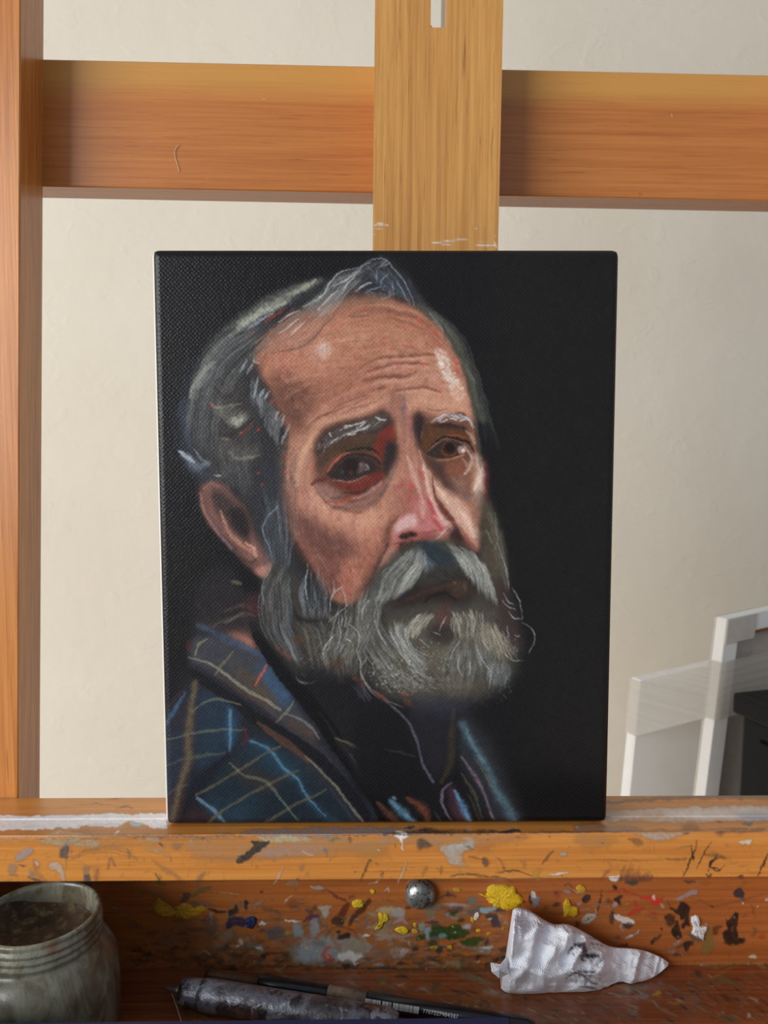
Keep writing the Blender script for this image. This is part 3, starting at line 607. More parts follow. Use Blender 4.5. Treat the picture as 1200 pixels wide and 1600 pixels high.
    H(C(40,500, 130,640, 260,780), C(340,560, 420,680, 560,740), 200, pale + mid, 1.4, .55, 4)
    p.mottle(C(60,600, 300,560, 480,640, 460,780, 250,800, 120,740), [(190,186,172), (60,56,52), (150,144,130), (40,38,38)], 420, (.8, 2.2), .65, .6)
    p.mottle(C(420,420, 620,520, 620,740, 440,700, 360,560), [(176,170,152), (70,62,54), (150,142,124)], 220, (.8, 2), .5, .6)
    H(C(500,600, 560,700, 600,790), C(800,600, 780,700, 720,800), 80, mid, 1.5, .5, 4)
    for q in (C(610,570, 640,480, 680,430), C(670,520, 670,600, 700,670), C(745,560, 750,620, 735,670), C(790,470, 830,560, 890,640), C(880,640, 890,690, 875,755), C(980,520, 1040,570, 1100,565), C(1095,305, 1160,350, 1175,420, 1135,520), C(1035,85, 1075,150, 1095,280), C(960,160, 1000,200, 1050,220), C(970,110, 1000,160, 1040,190), C(1000,230, 1040,275, 1095,285), C(1040,390, 1065,400, 1080,395), C(1000,330, 1010,400), C(210,380, 250,460, 290,530), C(370,300, 400,270, 420,262), C(830,430, 870,500), C(410,425, 465,480), C(500,375, 550,395), C(540,370, 570,300, 590,260)):
        L(q, 2., (170,180,188), .75, .6)
    L(C(0,380, 10,560, 60,720, 200,840, 300,880), 2.5, (140,140,128), .6, .7)
    p.mottle(C(990,360, 1060,440, 1060,520, 1000,500), [(150,164,180), (110,120,134)], 60, (.8, 2), .6)
    p.mottle(C(880,640, 1000,640, 1030,820, 960,800), [(150,150,148), (110,112,116)], 120, (.7, 1.6), .5)
    p.mottle(C(600,780, 800,760, 1000,800, 900,880, 700,880), [(96,92,88), (70,66,70)], 120, (1, 2.6), .4)
    for q in (C(110,780, 190,840), C(310,830, 360,870), C(290,800, 330,790)): L(q, 11, (150,72,58), .4, 1, n=.8, cell=2)
    L(C(20,690, 40,770), 6, (168,84,66), .5, .9, n=.6)
    P(C(330,830, 560,830, 760,880, 700,930, 500,920, 380,880), (50,50,64), .7, 8)
    # side whiskers, left beard
    H(XY(425,890, 408,930, 412,975, 440,1025), XY(448,880, 448,930, 450,980, 470,1040), 26, blue + dk + dk, 5, .5, 2); H(XY(450,960, 480,990, 500,1050), XY(600,960, 570,1000, 560,1060), 40, mid + dk + dk, 6, .45, 6, wob=5)
    H(XY(425,890, 408,930, 412,975, 440,1025), XY(448,880, 448,930, 450,980, 470,1040), 150, blue + mid, 1.5, .6, 2)
    H(XY(425,890, 415,930, 420,975, 445,1020), XY(450,880, 455,930, 455,980, 475,1030), 60, dk, 1.4, .55, 2)
    H(XY(476,890, 470,930, 476,968), XY(505,890, 515,930, 512,965), 60, blue, 1.4, .7, 2)
    H(XY(478,890, 476,930, 478,960), XY(508,900, 518,930, 512,960), 40, dk, 1.4, .6, 2)
    L(XY(480,880, 478,910, 480,936), 2.4, (168,180,188), .7, .7); L(XY(424,884, 410,915, 412,945), 2.2, (150,160,168), .7, .7)
    L(XY(458,952, 464,966, 480,972, 500,970), 8, (30,27,30), .8, .9)
    H(XY(450,970, 480,990, 500,1040), XY(600,960, 570,1000, 560,1060), 190, mid + [(150,146,136)], 1.4, .5, 5, wob=4)
    H(XY(540,930, 525,980, 500,1040), XY(590,920, 585,980, 560,1040), 100, pale + mid, 1.4, .55, 3, wob=3)
    for q in (D(705,230, 715,320, 690,380, 680,470), D(780,280, 720,330, 690,380), D(770,280, 800,360, 805,440, 740,490, 670,560), D(745,480, 750,560, 765,640, 740,730, 715,780), D(830,570, 900,630, 915,690, 905,750), D(720,650, 650,730, 620,790, 630,850), D(800,690, 850,720), D(985,380, 945,450, 935,550), D(800,460, 805,600), D(770,500, 780,590), D(970,830, 920,900), D(880,760, 910,880, 930,980, 1000,1100, 1060,1160), D(1030,540, 1060,640, 1120,740), D(1150,640, 1200,760), D(780,740, 750,810)):
        L(q, 2.1, (176,182,186), .75, .6)
    P(D(380,680, 460,660, 480,720, 420,730), (92,62,44), .6, 4); P(D(680,880, 760,830, 780,900, 700,920), (72,50,38), .7, 4)
    for q in (D(300,800, 380,840), D(265,740, 290,780), D(860,1000, 910,1010), D(1030,1110, 1100,1180), D(750,1020, 770,1030)): L(q, 9, (150,72,58), .4, 1, n=.8, cell=2)
    L(D(410,990, 450,1030, 520,1035, 575,1012), 4.5, (150,164,176), .75, .8, n=.7, cell=2); L(D(455,960, 490,980), 6, (100,116,116), .5, .9)
    p.mottle(D(400,780, 620,720, 640,900, 480,960), [(140,136,128), (48,44,42), (96,90,82)], 200, (.8, 2), .5)
    P(D(420,940, 620,930, 800,1040, 1000,1120, 1100,1220, 700,1250, 520,1100), (22,22,27), .75, 7)
    H(D(830,1000, 880,1080, 920,1180), D(900,1020, 960,1100, 1000,1180), 20, blue, 1.3, .4, 3)
    # right cheek whiskers
    H(XY(752,770, 768,820, 775,880), XY(766,790, 785,850, 798,930), 60, [(120,112,92), (96,88,72), (140,140,130)], 1.5, .5, 2)
    L(XY(772,800, 776,840, 772,860), 2.4, (130,140,134), .6, .8); L(XY(776,850, 792,890, 796,920), 2.6, (150,162,164), .7, .8); L(XY(760,828, 768,850), 5, (130,120,108), .6, .9)
    # ---- hair strokes
    H(XY(452,690, 444,740, 440,800, 446,860), XY(470,690, 462,740, 462,800, 468,850), 60, [(96,92,90), (60,54,54), (130,126,124)], 1.5, .4, 3)
    P(XY(300,640, 312,580, 350,530, 400,500, 420,520, 380,570, 350,640, 330,700, 305,700), (76,78,78), .55, 10)
    L(XY(500,438, 440,462, 390,492, 340,535, 312,585), 22, (112,114,106), .55, 1, (.5,1,.7), .5); L(XY(470,452, 410,484, 360,524), 10, (156,158,146), .5, 1, n=.5); L(XY(600,408, 560,424, 520,438), 10, (100,104,108), .5, 1, n=.4)
    L(XY(560,440, 520,462, 470,490, 430,520), 18, (124,112,104), .5, 1, n=.4); L(XY(640,440, 655,470, 690,500), 12, (80,84,86), .5, 1, n=.4)
    K = lambda *v: Z(380, 400, 5.4545, *v); S = lambda *v: Z(260, 560, 5.4545, *v); T = lambda *v: Z(560, 400, 5.4545, *v)
    P(XY(400,548, 430,512, 490,480, 560,455, 620,455, 600,470, 540,478, 480,500, 430,530), (104,84,74), .6, 6)
    P(XY(560,455, 590,430, 640,440, 655,475, 620,462), (44,46,54), .85, 5)
    P(XY(640,475, 665,480, 700,510, 722,550, 742,600, 760,650, 752,660, 740,640, 728,590, 705,540, 680,505), (72,72,64), .9, 3)
    H(XY(640,470, 690,500, 725,560, 745,640), XY(665,478, 715,520, 745,590, 770,680), 90, [(104,106,96), (84,88,82), (130,132,122), (60,64,62)], 1.5, .5, 2)
    L(T(600,480, 680,580, 730,660), 5, (140,142,132), .6, .9, n=.4); L(T(750,690, 800,780), 4, (130,132,120), .5, .9)
    L(T(660,520, 780,570, 880,680, 920,750), 3.5, (60,68,82), .6, .8); L(T(860,880, 930,980, 1000,1080), 6, (110,112,98), .5, .9)
    L(T(1000,1040, 1060,1160, 1130,1270), 4, (50,56,64), .6, .9); L(XY(742,640, 748,700, 752,730), 6, (84,80,70), .6, .9)
    H(XY(735,590, 748,640, 752,690), XY(752,610, 768,660, 782,710), 40, [(60,64,60), (84,86,78), (44,48,50)], 1.6, .4, 3)
    for q in (T(500,540, 550,565), T(610,600, 680,680), T(800,880, 830,940, 850,1020)): L(q, 3.5, (212,66,50), .75, .8, n=.6, cell=2)
    H(K(1000,100, 800,180, 640,340, 500,440), K(1080,160, 960,240, 800,400, 620,560), 110, [(176,180,180), (140,144,148), (112,104,100)], 1.5, .6, 2)
    H(K(640,420, 480,560, 300,680, 80,760), K(820,420, 720,560, 520,740, 200,830), 110, [(190,160,146), (150,118,104), (130,96,84)], 1.4, .5, 2)
    L(K(820,430, 720,560, 600,700, 470,790, 250,830), 6, (98,78,68), .6, .9)
    L(K(610,210, 480,290, 340,390, 180,460, 0,560), 16, (132,134,122), .65, 1, (.6,1,1), .5)
    L(K(360,400, 200,470, 80,530, -40,610), 13, (172,172,158), .7, 1, (.4,1,.9), .4)
    L(K(620,200, 540,260, 430,330), 8, (168,168,150), .6, .9, n=.3)
    L(K(500,440, 300,560, 150,640, 0,700), 12, (52,54,56), .8, .9)
    L(K(250,490, 120,570, 10,640), 5, (136,150,168), .85, .7)
    L(K(370,440, 250,520, 190,570), 6, (186,62,50), .65, .9, n=.75, cell=2); L(K(450,440, 330,530), 5, (150,60,50), .5, .9, n=.7, cell=2); L(K(120,600, 20,710), 5, (170,60,50), .5, .9, n=.75, cell=2)
    for q in (K(980,100, 820,140, 740,220, 660,340, 510,440), K(1000,120, 900,190, 760,260), K(490,465, 400,500, 300,570), K(800,290, 720,360, 640,460), K(960,170, 880,250, 840,310), K(480,540, 400,600, 300,670), K(540,550, 470,620, 400,690), K(160,690, 80,750, 50,800), K(100,850, 90,890, 140,915), K(1090,225, 1020,260, 960,300)):
        L(q, 2.8, (192,192,190), .75, .7, n=.2)
    for q in (T(0,120, 80,50, 180,28, 250,50, 330,130, 400,230, 460,350, 475,440), T(260,145, 200,200, 180,260), T(150,120, 150,230), T(290,210, 305,320), T(0,280, 60,240, 110,225), T(190,370, 260,350, 300,330), T(330,210, 380,300, 440,420), T(160,110, 230,45), T(200,90, 260,60), T(-40,150, 40,80, 110,60), T(60,320, 130,280, 230,260)):
        L(q, 2.4, (146,156,168), .7, .7, n=.2)
    H(T(-20,100, 100,180, 280,330), T(240,50, 330,200, 460,430), 60, [(96,104,118), (70,76,88), (126,134,142)], 1.4, .5, 3, wob=4)
    p.mottle(T(60,300, 300,290, 330,360, 150,370), [(120,112,108), (90,80,78), (160,150,144)], 60, (1, 3), .5)
    # side hair, sweeping down and back
    H(XY(400,500, 340,540, 305,600, 290,680), XY(430,520, 380,570, 340,640, 330,720), 44, [(92,94,92), (36,36,40), (120,122,116), (30,30,36)], 7, .5, 4); H(S(440,700, 480,900, 540,1100), S(780,720, 700,900, 720,1150), 34, [(80,80,80), (34,34,38), (64,60,58)], 7, .45, 5, wob=4); H(S(840,260, 800,350, 780,440), S(1000,460, 960,600, 940,760), 18, [(130,138,140), (40,40,44), (96,98,98)], 5, .5, 3)
    H(XY(405,760, 420,820, 425,890), XY(445,770, 450,840, 445,890), 22, [(96,104,114), (28,30,36), (64,68,76)], 5, .5, 4)
    H(XY(400,500, 340,540, 305,600, 290,680), XY(430,520, 380,570, 340,640, 330,720), 260, [(110,112,110), (86,88,90), (140,142,136), (64,66,74)], 1.5, .5, 3)
    H(XY(410,520, 350,580, 310,680), XY(430,540, 390,620, 360,720), 90, dk, 1.5, .4, 3)
    L(S(410,40, 300,130, 230,230, 200,330), 9, (150,152,140), .75, .9, (.5,1,.5), .3)
    H(S(420,20, 280,120, 200,260), S(480,60, 380,150, 280,290), 50, [(150,154,150), (120,124,124)], 1.5, .5, 2)
    H(S(400,380, 480,430, 600,420), S(420,400, 560,570, 720,470), 90, [(156,152,138), (126,120,108), (100,96,90)], 1.4, .55, 2)
    L(S(380,370, 430,420, 540,400, 640,390), 5, (150,146,132), .6, .9, n=.4); P(S(530,510, 640,490, 700,500, 620,580, 560,550), (188,188,178), .7, 4, n=.6)
    L(S(420,240, 480,320, 560,330), 10, (52,42,42), .6, .9); L(S(460,640, 540,660, 620,600, 740,520), 9, (44,38,38), .7, .9)
    L(S(640,640, 700,600, 740,540), 5, (150,56,46), .5, .9, n=.7, cell=2)
    P(S(460,680, 540,690, 600,760, 800,740, 760,860, 640,890, 540,840, 460,760), (92,86,78), .6, 6, n=.4)
    L(S(540,800, 600,850, 720,850, 790,830), 7, (138,132,112), .65, .9, n=.4); L(S(470,680, 540,690), 7, (128,122,110), .5, .9)
    H(S(440,700, 480,900, 540,1100), S(780,720, 700,900, 720,1150), 150, [(88,90,92), (110,112,112), (66,68,76)], 1.4, .5, 3)
    H(S(740,120, 740,300, 760,420), S(820,160, 800,300, 860,420), 40, [(130,140,144), (100,106,110)], 1.6, .6, 2)
    H(S(840,260, 800,350, 780,440), S(1000,460, 960,600, 940,760), 110, [(140,146,146), (104,108,110), (160,164,162)], 1.6, .6, 2)
    H(S(820,300, 820,420, 840,520), S(1020,520, 990,680, 960,760), 50, dk, 1.6, .5, 2)
    for q in (S(790,160, 770,230, 750,330), S(840,260, 800,330), S(880,280, 840,350), S(960,440, 920,520), S(1010,480, 970,580), S(1050,560, 1000,660, 980,740), S(690,0, 660,70, 630,120), S(740,40, 690,130)): L(q, 4.5, (158,170,178), .75, .8, n=.25)
    L(S(110,790, 180,860, 260,930, 360,900), 15, (120,132,146), .75, 1, (.3,1,.6), .3); L(S(110,790, 170,840, 240,890), 8, (186,194,200), .75, .9, n=.35); L(S(230,780, 290,860, 340,890), 4, (150,160,170), .6, .8)
    P(S(170,900, 380,960, 480,1020, 300,1040), (60,66,80), .6, 8); L(S(410,1000, 470,1000), 3.5, (190,188,184), .7, .8)
    L(S(150,350, 130,470, 170,640, 200,760), 14, (58,66,88), .5, 1, n=.3)
    for x, y in ((1020,965), (635,635), (790,610), (905,360), (810,1075), (785,985), (1040,850), (400,400)):
        a, b = S(x, y)[0]; p.dot(a, b, 2.4, (214,62,48), .75, .8)
    H(XY(405,760, 420,820, 425,890), XY(445,770, 450,840, 445,890), 110, [(110,120,130), (84,90,98), (140,148,152)], 1.4, .5, 3)
    H(XY(405,760, 415,820, 425,890), XY(445,770, 452,840, 450,890), 60, dk, 1.4, .5, 3)
    L(XY(436,790, 420,805, 412,830, 424,870), 2.6, (140,156,168), .7, .8)
    # small red notes along the contour
    for x, y in ((565,483), (640,469), (560,455), (525,488), (688,542), (662,572), (642,577), (600,528)): p.dot(x, y, 1.8, (216,62,48), .8, .8)
    P(XY(756,700, 762,740, 764,775, 758,780), (84,30,32), .5, 3)
    p.warp(((3, .7), (9, .8), (26, 1.6)))
    warm = np.clip((p.b[..., 0] - p.b[..., 2] - 30) / 50, 0, 1)[..., None]; p.b *= 1 + warm * (np.array([.985, 1.0, 1.02]) - 1)
    # overall dry-brush grain
    g = p.noise(2, 9) * .5 + p.noise(1.2, 4) * .5; lum = p.b.mean(2)
    p.b *= (1 + (g - .5) * .2)[..., None]
    p.b += ((p.noise(6, 12) - .5) * 12 * np.clip(lum / 90, 0, 1))[..., None] * np.array([1.1, .9, .8])
    return p
def paint_easel():
    """pigment spilled and wiped on the ledge and the tray, in photograph coordinates"""
    p = Paint(-90, 1225, 1300, 2000, (120, 80, 45), 11); p.n0 = .12; P, L, M = p.poly, p.ln, p.mottle
    A = lambda *v: Z(0, 1290, 4, *v); B = lambda *v: Z(300, 1290, 4, *v); C = lambda *v: Z(600, 1290, 4, *v); D = lambda *v: Z(900, 1270, 4, *v)
    E = lambda *v: Z(400, 1385, 5, *v); F = lambda *v: Z(620, 1385, 6, *v); Gt = lambda *v: Z(800, 1375, 6, *v); H = lambda *v: Z(1000, 1370, 6, *v)
    I = lambda *v: Z(180, 1385, 5, *v); J = lambda *v: Z(560, 1500, 5, *v); K = lambda *v: Z(960, 1490, 5, *v)
    # ledge top: dried white along the line where canvases stand
    P(XY(-90,1272, 60,1274, 160,1271, 262,1270, 262,1294, 200,1294, 150,1292, 60,1297, -90,1296), (236,234,238), .97, .8, n=.08, sm=False)
    L(XY(0,1283, 80,1281, 160,1280), 4, (204,202,212), .5, .8, n=.4); L(XY(120,1290, 190,1288), 5, (186,184,194), .6, .8, n=.5)
    P(XY(190,1288, 205,1283, 232,1291, 230,1294, 188,1294), (178,116,58), .9, .8); P(XY(203,1284, 222,1288, 216,1291, 206,1289), (164,188,216), .9, .8); P(XY(124,1292, 133,1288, 141,1292, 138,1296, 126,1296), (180,112,54), .9, .7)
    P(XY(945,1268, 1000,1264, 1080,1260, 1300,1258, 1300,1280, 1120,1282, 1060,1284, 1000,1284, 950,1281), (204,188,176), .9, 1.5, n=.2, cell=6)
    P(XY(1040,1270, 1110,1264, 1300,1262, 1300,1280, 1100,1281), (220,208,202), .7, 3, n=.2, cell=6); P(XY(1150,1272, 1200,1270, 1200,1282, 1160,1280), (150,156,168), .8, 3)
    L(XY(1000,1283, 1060,1285, 1110,1283, 1180,1283), 1.8, (226,218,208), .8, .6, n=.6); L(XY(950,1284, 1000,1281), 5, (140,112,84), .6, .9)
    P(XY(945,1252, 1060,1243, 1130,1236, 1300,1232, 1300,1249, 1150,1249, 1060,1249, 950,1256), (112,94,86), .85, 1.5, n=.2)
    L(XY(0,1245, 14,1247), 5, (150,160,170), .9, .7); L(XY(115,1258, 150,1257, 175,1258), 2, (110,76,40), .6, .7, n=.4); L(XY(165,1250, 190,1247), 2, (70,52,36), .6, .7); L(XY(182,1263, 195,1261, 208,1262), 3, (52,46,42), .8, .7, n=.3); L(XY(0,1265, 120,1262), 2, (150,100,52), .4, .8, n=.5)
    # ledge top, front strip and the dark joint
    P(XY(-90,1296, 262,1295, 262,1306, -90,1308), (150,96,48), .35, 1, sm=False)
    L(XY(120,1304, 200,1306, 300,1308, 380,1306), 7, (84,72,62), .65, .8, n=.4); L(XY(70,1307, 90,1301, 130,1303), 6, (196,190,176), .7, .8, n=.5); L(A(720,50, 750,28), 4, (224,220,214), .9, .6); L(A(440,40, 540,40, 580,52), 8, (120,100,82), .6, .9, n=.3)
    P(B(380,25, 1200,10, 1200,52, 900,60, 380,60), (132,128,138), .85, 1.5, n=.25, cell=6); L(B(400,40, 500,35), 7, (160,110,100), .5, .9)
    P(C(0,10, 160,8, 300,15, 300,52, 0,56), (124,116,120), .6, 2, n=.3); L(C(0,55, 200,40, 420,44, 640,40, 850,40), 8, (42,38,40), .85, .7, n=.35, cell=5); L(C(740,36, 840,36), 7, (30,30,28), .9, .6); L(C(220,30, 300,18), 6, (40,32,32), .8, .7, n=.3); L(C(130,15, 190,5), 6, (30,24,26), .85, .7)
    L(C(900,42, 1050,42, 1200,46), 5, (150,146,138), .7, .8, n=.6); P(D(0,72, 160,70, 330,80, 410,95, 400,112, 100,118, 0,116), (128,124,128), .7, 2, n=.4); L(D(120,84, 200,90), 5, (140,90,110), .7, .8); L(D(0,80, 20,100), 3, (200,190,186), .7, .7)
    P(D(660,75, 750,72, 760,105, 670,106), (128,88,66), .7, 2); L(D(1040,68, 1100,66), 6, (80,100,112), .9, .7); L(D(870,58, 920,62), 4, (90,44,32), .7, .8); L(D(860,125, 960,118, 1060,112, 1180,108), 7, (92,64,60), .7, .8, n=.45); P(D(860,120, 920,118, 910,150), (96,60,56), .7, 1.5)
    L(XY(-90,1310, 60,1309, 250,1308, 420,1307, 600,1304, 800,1302, 1000,1298, 1300,1291), 2.2, (44,36,32), .55, .6, (1,1,1), .45, 5)
    # ledge front face
    P(A(-360,75, 200,78, 500,80, 900,85, 1200,90, 1200,150, 900,130, 600,140, 300,110, 0,120), (164,140,112), .35, 4, n=.5, cell=8)
    P(A(250,85, 420,78, 600,82, 620,125, 470,135, 260,110), (168,170,148), .75, 2, n=.5); L(A(880,95, 960,90, 1000,108), 8, (170,172,150), .7, .8, n=.4); L(A(890,140, 960,160, 1060,185), 5, (196,180,150), .7, .8, n=.4); L(A(900,130, 1000,150, 1060,170), 4, (190,176,150), .6, .8, n=.4)
    P(A(90,200, 130,160, 190,140, 210,160, 170,200, 100,228), (156,154,162), .85, 1.5, n=.2); P(A(48,260, 80,240, 105,260, 85,300, 55,300), (148,134,124), .75, 1.5, n=.2); L(A(60,308, 110,312), 4, (110,104,104), .7, .8); L(A(0,350, 40,355, 70,335), 6, (150,138,122), .6, .9)
    P(A(375,150, 400,130, 430,135, 425,205, 410,210, 370,190), (70,72,82), .9, 1); L(A(400,130, 430,80), 7, (112,116,112), .7, .9, n=.3); L(A(445,140, 445,175), 4, (168,112,96), .7, .8)
    for q in (A(440,210, 540,160, 660,145, 780,160, 880,235), A(430,225, 520,180, 640,165, 800,190), A(430,200, 560,150, 700,130, 830,150)): L(q, 4, (122,104,86), .5, .8, n=.4)
    L(A(415,150, 412,290), 2.5, (120,104,90), .6, .8); L(A(800,150, 810,200), 8, (104,96,90), .6, .9, n=.4); L(A(985,110, 1020,130), 4, (56,48,42), .8, .7); P(A(1070,115, 1150,110, 1110,150, 1080,140), (120,100,84), .6, 2)
    P(A(205,215, 240,225, 250,260, 230,270, 200,240), (176,120,92), .7, 1.5); P(A(212,225, 235,222, 245,250, 230,255), (210,196,176), .7, 1); L(A(205,250, 235,300, 290,350), 8, (178,110,80), .6, .9)
    P(A(300,235, 340,225, 385,255, 400,310, 402,365, 385,350, 370,300, 340,280, 310,275), (202,190,184), .8, 1.5, n=.2)
    L(A(180,318, 240,345, 330,378), 6, (84,78,76), .9, .6); P(A(180,290, 205,278, 220,305, 195,315), (120,130,132), .85, 1); L(A(110,245, 155,258), 3.5, (70,62,54), .8, .7); L(A(140,375, 180,350), 5, (180,104,80), .6, .8)
    P(A(515,250, 565,250, 560,300, 570,378, 530,378, 525,300), (136,116,102), .7, 1); P(A(528,315, 565,310, 572,380, 535,380), (72,70,74), .85, .8); L(A(615,265, 605,320, 590,375), 8, (142,88,70), .75, .8, n=.2); L(A(560,255, 640,255), 3, (140,116,100), .5, .8); L(A(672,275, 690,205, 720,250), 5, (136,88,84), .75, .8); L(A(695,360, 800,350, 880,345), 5, (214,140,40), .6, .9, n=.5); L(A(750,320, 770,285), 2, (220,190,160), .6, .7)
    L(A(955,210, 1040,280, 1150,360), 8, (150,116,82), .6, .8); L(A(975,295, 990,330, 985,355, 1035,370), 6, (78,92,44), .85, .7, n=.2); L(A(1000,300, 1005,330), 3, (150,120,40), .7, .8)
    L(A(0,365, 200,372, 480,376), 3, (130,110,90), .5, .8, n=.6)
    P(B(0,80, 380,85, 700,80, 1000,80, 1200,85, 1200,150, 1000,170, 700,200, 420,215, 300,225, 60,230, 0,200), (172,148,130), .5, 4, n=.35, cell=9)
    P(B(420,70, 560,62, 740,68, 720,95, 500,105, 430,92), (178,178,148), .85, 1.5, n=.4); L(B(730,80, 830,70, 900,85, 1000,95), 10, (130,144,140), .7, .9, n=.4); L(B(860,90, 910,80), 7, (120,100,60), .7, .9); L(B(985,65, 990,110), 7, (96,62,40), .8, .8, n=.3)
    P(B(420,130, 800,120, 820,160, 600,200, 420,200), (160,142,140), .55, 5, n=.3, cell=8)
    P(B(365,100, 450,95, 490,100, 470,125, 400,175, 350,215, 300,245, 275,240, 280,205, 330,170, 380,125), (52,48,42), .97, .7, n=.08); L(B(300,195, 290,230), 4, (110,104,98), .6, .8)
    L(B(815,150, 850,150), 6, (112,110,124), .85, .7); L(B(845,155, 838,195), 4, (100,92,104), .7, .8); L(B(690,165, 730,185, 760,190), 5, (206,186,160), .7, .8, n=.4); L(B(120,40, 350,70), 3, (120,112,100), .5, .8)
    L(B(25,370, 45,330, 80,285), 10, (120,96,76), .75, .8, n=.25); L(B(85,300, 105,290), 6, (206,160,110), .6, .9); L(B(515,365, 540,315, 572,260), 6, (220,196,180), .85, .8, n=.25); P(B(590,350, 630,335, 670,350, 675,375, 585,375), (154,120,88), .85, 1); L(B(645,330, 665,333), 3, (60,56,66), .9, .6)
    L(B(670,275, 690,250), 7, (140,124,112), .8, .8); L(B(710,300, 730,295), 5, (170,140,110), .6, .9); L(B(505,215, 525,222), 4, (130,110,104), .7, .8); L(B(1050,345, 1080,280, 1112,215), 4, (96,64,36), .9, .6, (.5,1,1)); L(B(1175,330, 1200,290), 3.5, (96,66,42), .8, .6); L(B(1090,368, 1150,355, 1190,320), 5, (206,190,172), .75, .8, n=.3); L(B(1015,298, 1028,290), 3, (90,50,36), .7, .7); L(B(1140,235, 1165,242), 3, (96,60,40), .7, .7); P(B(1030,150, 1200,140, 1200,200, 1050,200), (176,144,76), .5, 5)
    P(C(0,60, 300,62, 600,60, 900,60, 880,80, 640,110, 500,150, 380,150, 200,110, 0,120), (160,150,138), .55, 4, n=.3, cell=8); P(C(340,150, 370,125, 430,115, 540,115, 560,150, 500,165, 500,230, 540,250, 460,255, 410,240, 380,190), (178,188,186), .8, 2, n=.25, cell=4); L(C(500,80, 540,100, 545,140), 12, (180,186,184), .6, .9, n=.3)
    P(C(200,80, 250,85, 300,125, 250,140, 210,150), (66,60,52), .85, 1.5, n=.2); L(C(505,130, 560,150), 5, (60,66,66), .6, .8, n=.6, cell=2); L(C(70,60, 110,72, 148,62), 7, (236,232,226), .95, .6); L(C(110,65, 112,110, 110,165), 2.6, (236,232,226), .95, .5, (1.6,1,.8)); L(C(72,42, 110,40, 140,50), 5, (226,222,216), .9, .7); L(C(65,110, 75,140), 2.5, (60,54,50), .7, .7)
    L(C(140,220, 125,280, 95,340, 85,362), 6, (214,196,170), .8, .8, n=.35); L(C(100,260, 120,290), 3, (190,150,100), .6, .8); L(C(245,310, 265,250), 8, (140,108,86), .6, .9); L(C(350,310, 360,250), 5, (120,76,70), .6, .9, n=.4); L(C(160,345, 230,358, 330,345, 400,358), 8, (104,86,58), .7, .9, n=.45); L(C(410,312, 480,300, 560,305, 640,315, 720,320, 800,350), 5, (86,60,44), .8, .7, n=.5, cell=4); L(C(690,295, 780,282, 850,290, 920,320), 3.5, (84,58,40), .85, .6)
    L(C(530,195, 580,200, 610,210), 4, (110,72,50), .7, .8); P(C(610,205, 640,200, 655,230, 640,260, 615,245), (88,68,58), .85, 1.2, n=.2); L(C(690,190, 730,220, 750,270), 4, (140,84,60), .6, .8, n=.3); L(C(740,265, 760,270), 5, (100,64,50), .7, .8)
    P(C(600,110, 740,75, 890,65, 880,85, 720,110, 640,160, 590,160), (206,118,80), .55, 4, n=.4); L(C(840,70, 890,70), 5, (206,96,60), .7, .8); L(C(830,72, 850,75), 5, (110,100,60), .7, .8); L(C(990,245, 1010,210, 1055,160), 6, (120,78,48), .85, .7); P(C(1095,170, 1140,168, 1138,190, 1105,195), (170,172,164), .9, 1); p.dot(*C(1035,240)[0], 1.5, (230,220,210), .9, .6); L(C(1020,308, 1080,305, 1155,288), 5, (232,226,220), .9, .7, (.5,1,.6), .2)
    P(C(930,290, 970,265, 990,280, 965,310, 985,350, 950,350, 925,320), (196,156,54), .75, 1.5, n=.3); L(C(870,220, 880,260), 6, (150,104,70), .5, .9); L(C(1120,330, 1150,325), 4, (150,160,150), .5, .9); L(C(430,340, 520,335), 8, (160,140,70), .5, .9, n=.5)
    P(D(0,130, 120,128, 260,150, 200,210, 120,230, 0,200), (168,140,104), .5, 5, n=.3, cell=8); P(D(370,120, 500,122, 640,118, 700,120, 640,150, 540,175, 480,175, 420,155), (178,182,178), .8, 2.5, n=.3); P(D(325,160, 360,152, 412,175, 405,205, 360,190), (142,96,58), .85, 1); P(D(1025,175, 1098,168, 1095,188, 1065,198, 1022,190), (218,202,182), .95, .7); P(D(670,122, 700,118, 700,135, 675,135), (60,62,64), .8, 1)
    for x in (415, 440, 462, 488): L(D(x,170, x-3,250), 1.6, (200,190,176), .45, .8)
    for q, w in ((D(752,170, 735,250, 700,330, 665,395), 4.), (D(715,205, 728,270, 738,310), 3.), (D(845,180, 800,260, 755,355), 2.6), (D(880,255, 850,310, 820,370), 4.), (D(920,285, 870,290, 845,340, 900,350), 3.), (D(925,325, 890,360, 850,352), 3.), (D(815,385, 830,402, 845,385), 3.5), (D(1200,250, 1180,310, 1135,395), 5.), (D(850,290, 835,340), 3.)): L(q, w, (44,36,28), .92, .55)
    L(D(560,285, 620,292, 690,288), 6, (124,92,54), .75, .8); L(D(620,220, 720,208), 4, (140,106,64), .5, .9); L(D(800,265, 870,268, 940,285), 8, (110,80,46), .7, .8, n=.2); L(D(0,298, 200,292, 420,295, 560,292), 1.8, (130,66,34), .6, .7, n=.3)
    for i in range(16):
        x = 270 + i * 13; h = (60, 90, 110, 70, 110, 120, 100, 60)[i % 8] * (1 if i < 10 else .5); L(D(x,420, x+4,420-h*.5, x+10,420-h), 5, ((140,60,50), (110,44,44), (150,84,60))[i % 3], .6, .8, (1,.7,.2), .3)
    L(D(280,405, 380,412, 470,405), 12, (90,70,66), .6, .9, n=.3); P(D(200,400, 230,388, 255,392, 265,370, 262,420, 210,420), (240,238,236), .97, .8); L(D(150,420, 180,390, 210,350), 7, (150,60,60), .6, .9, n=.3); L(D(190,300, 230,350), 6, (170,150,140), .4, .9); P(D(305,430, 380,425, 360,450, 320,452), (78,80,62), .9, 1)
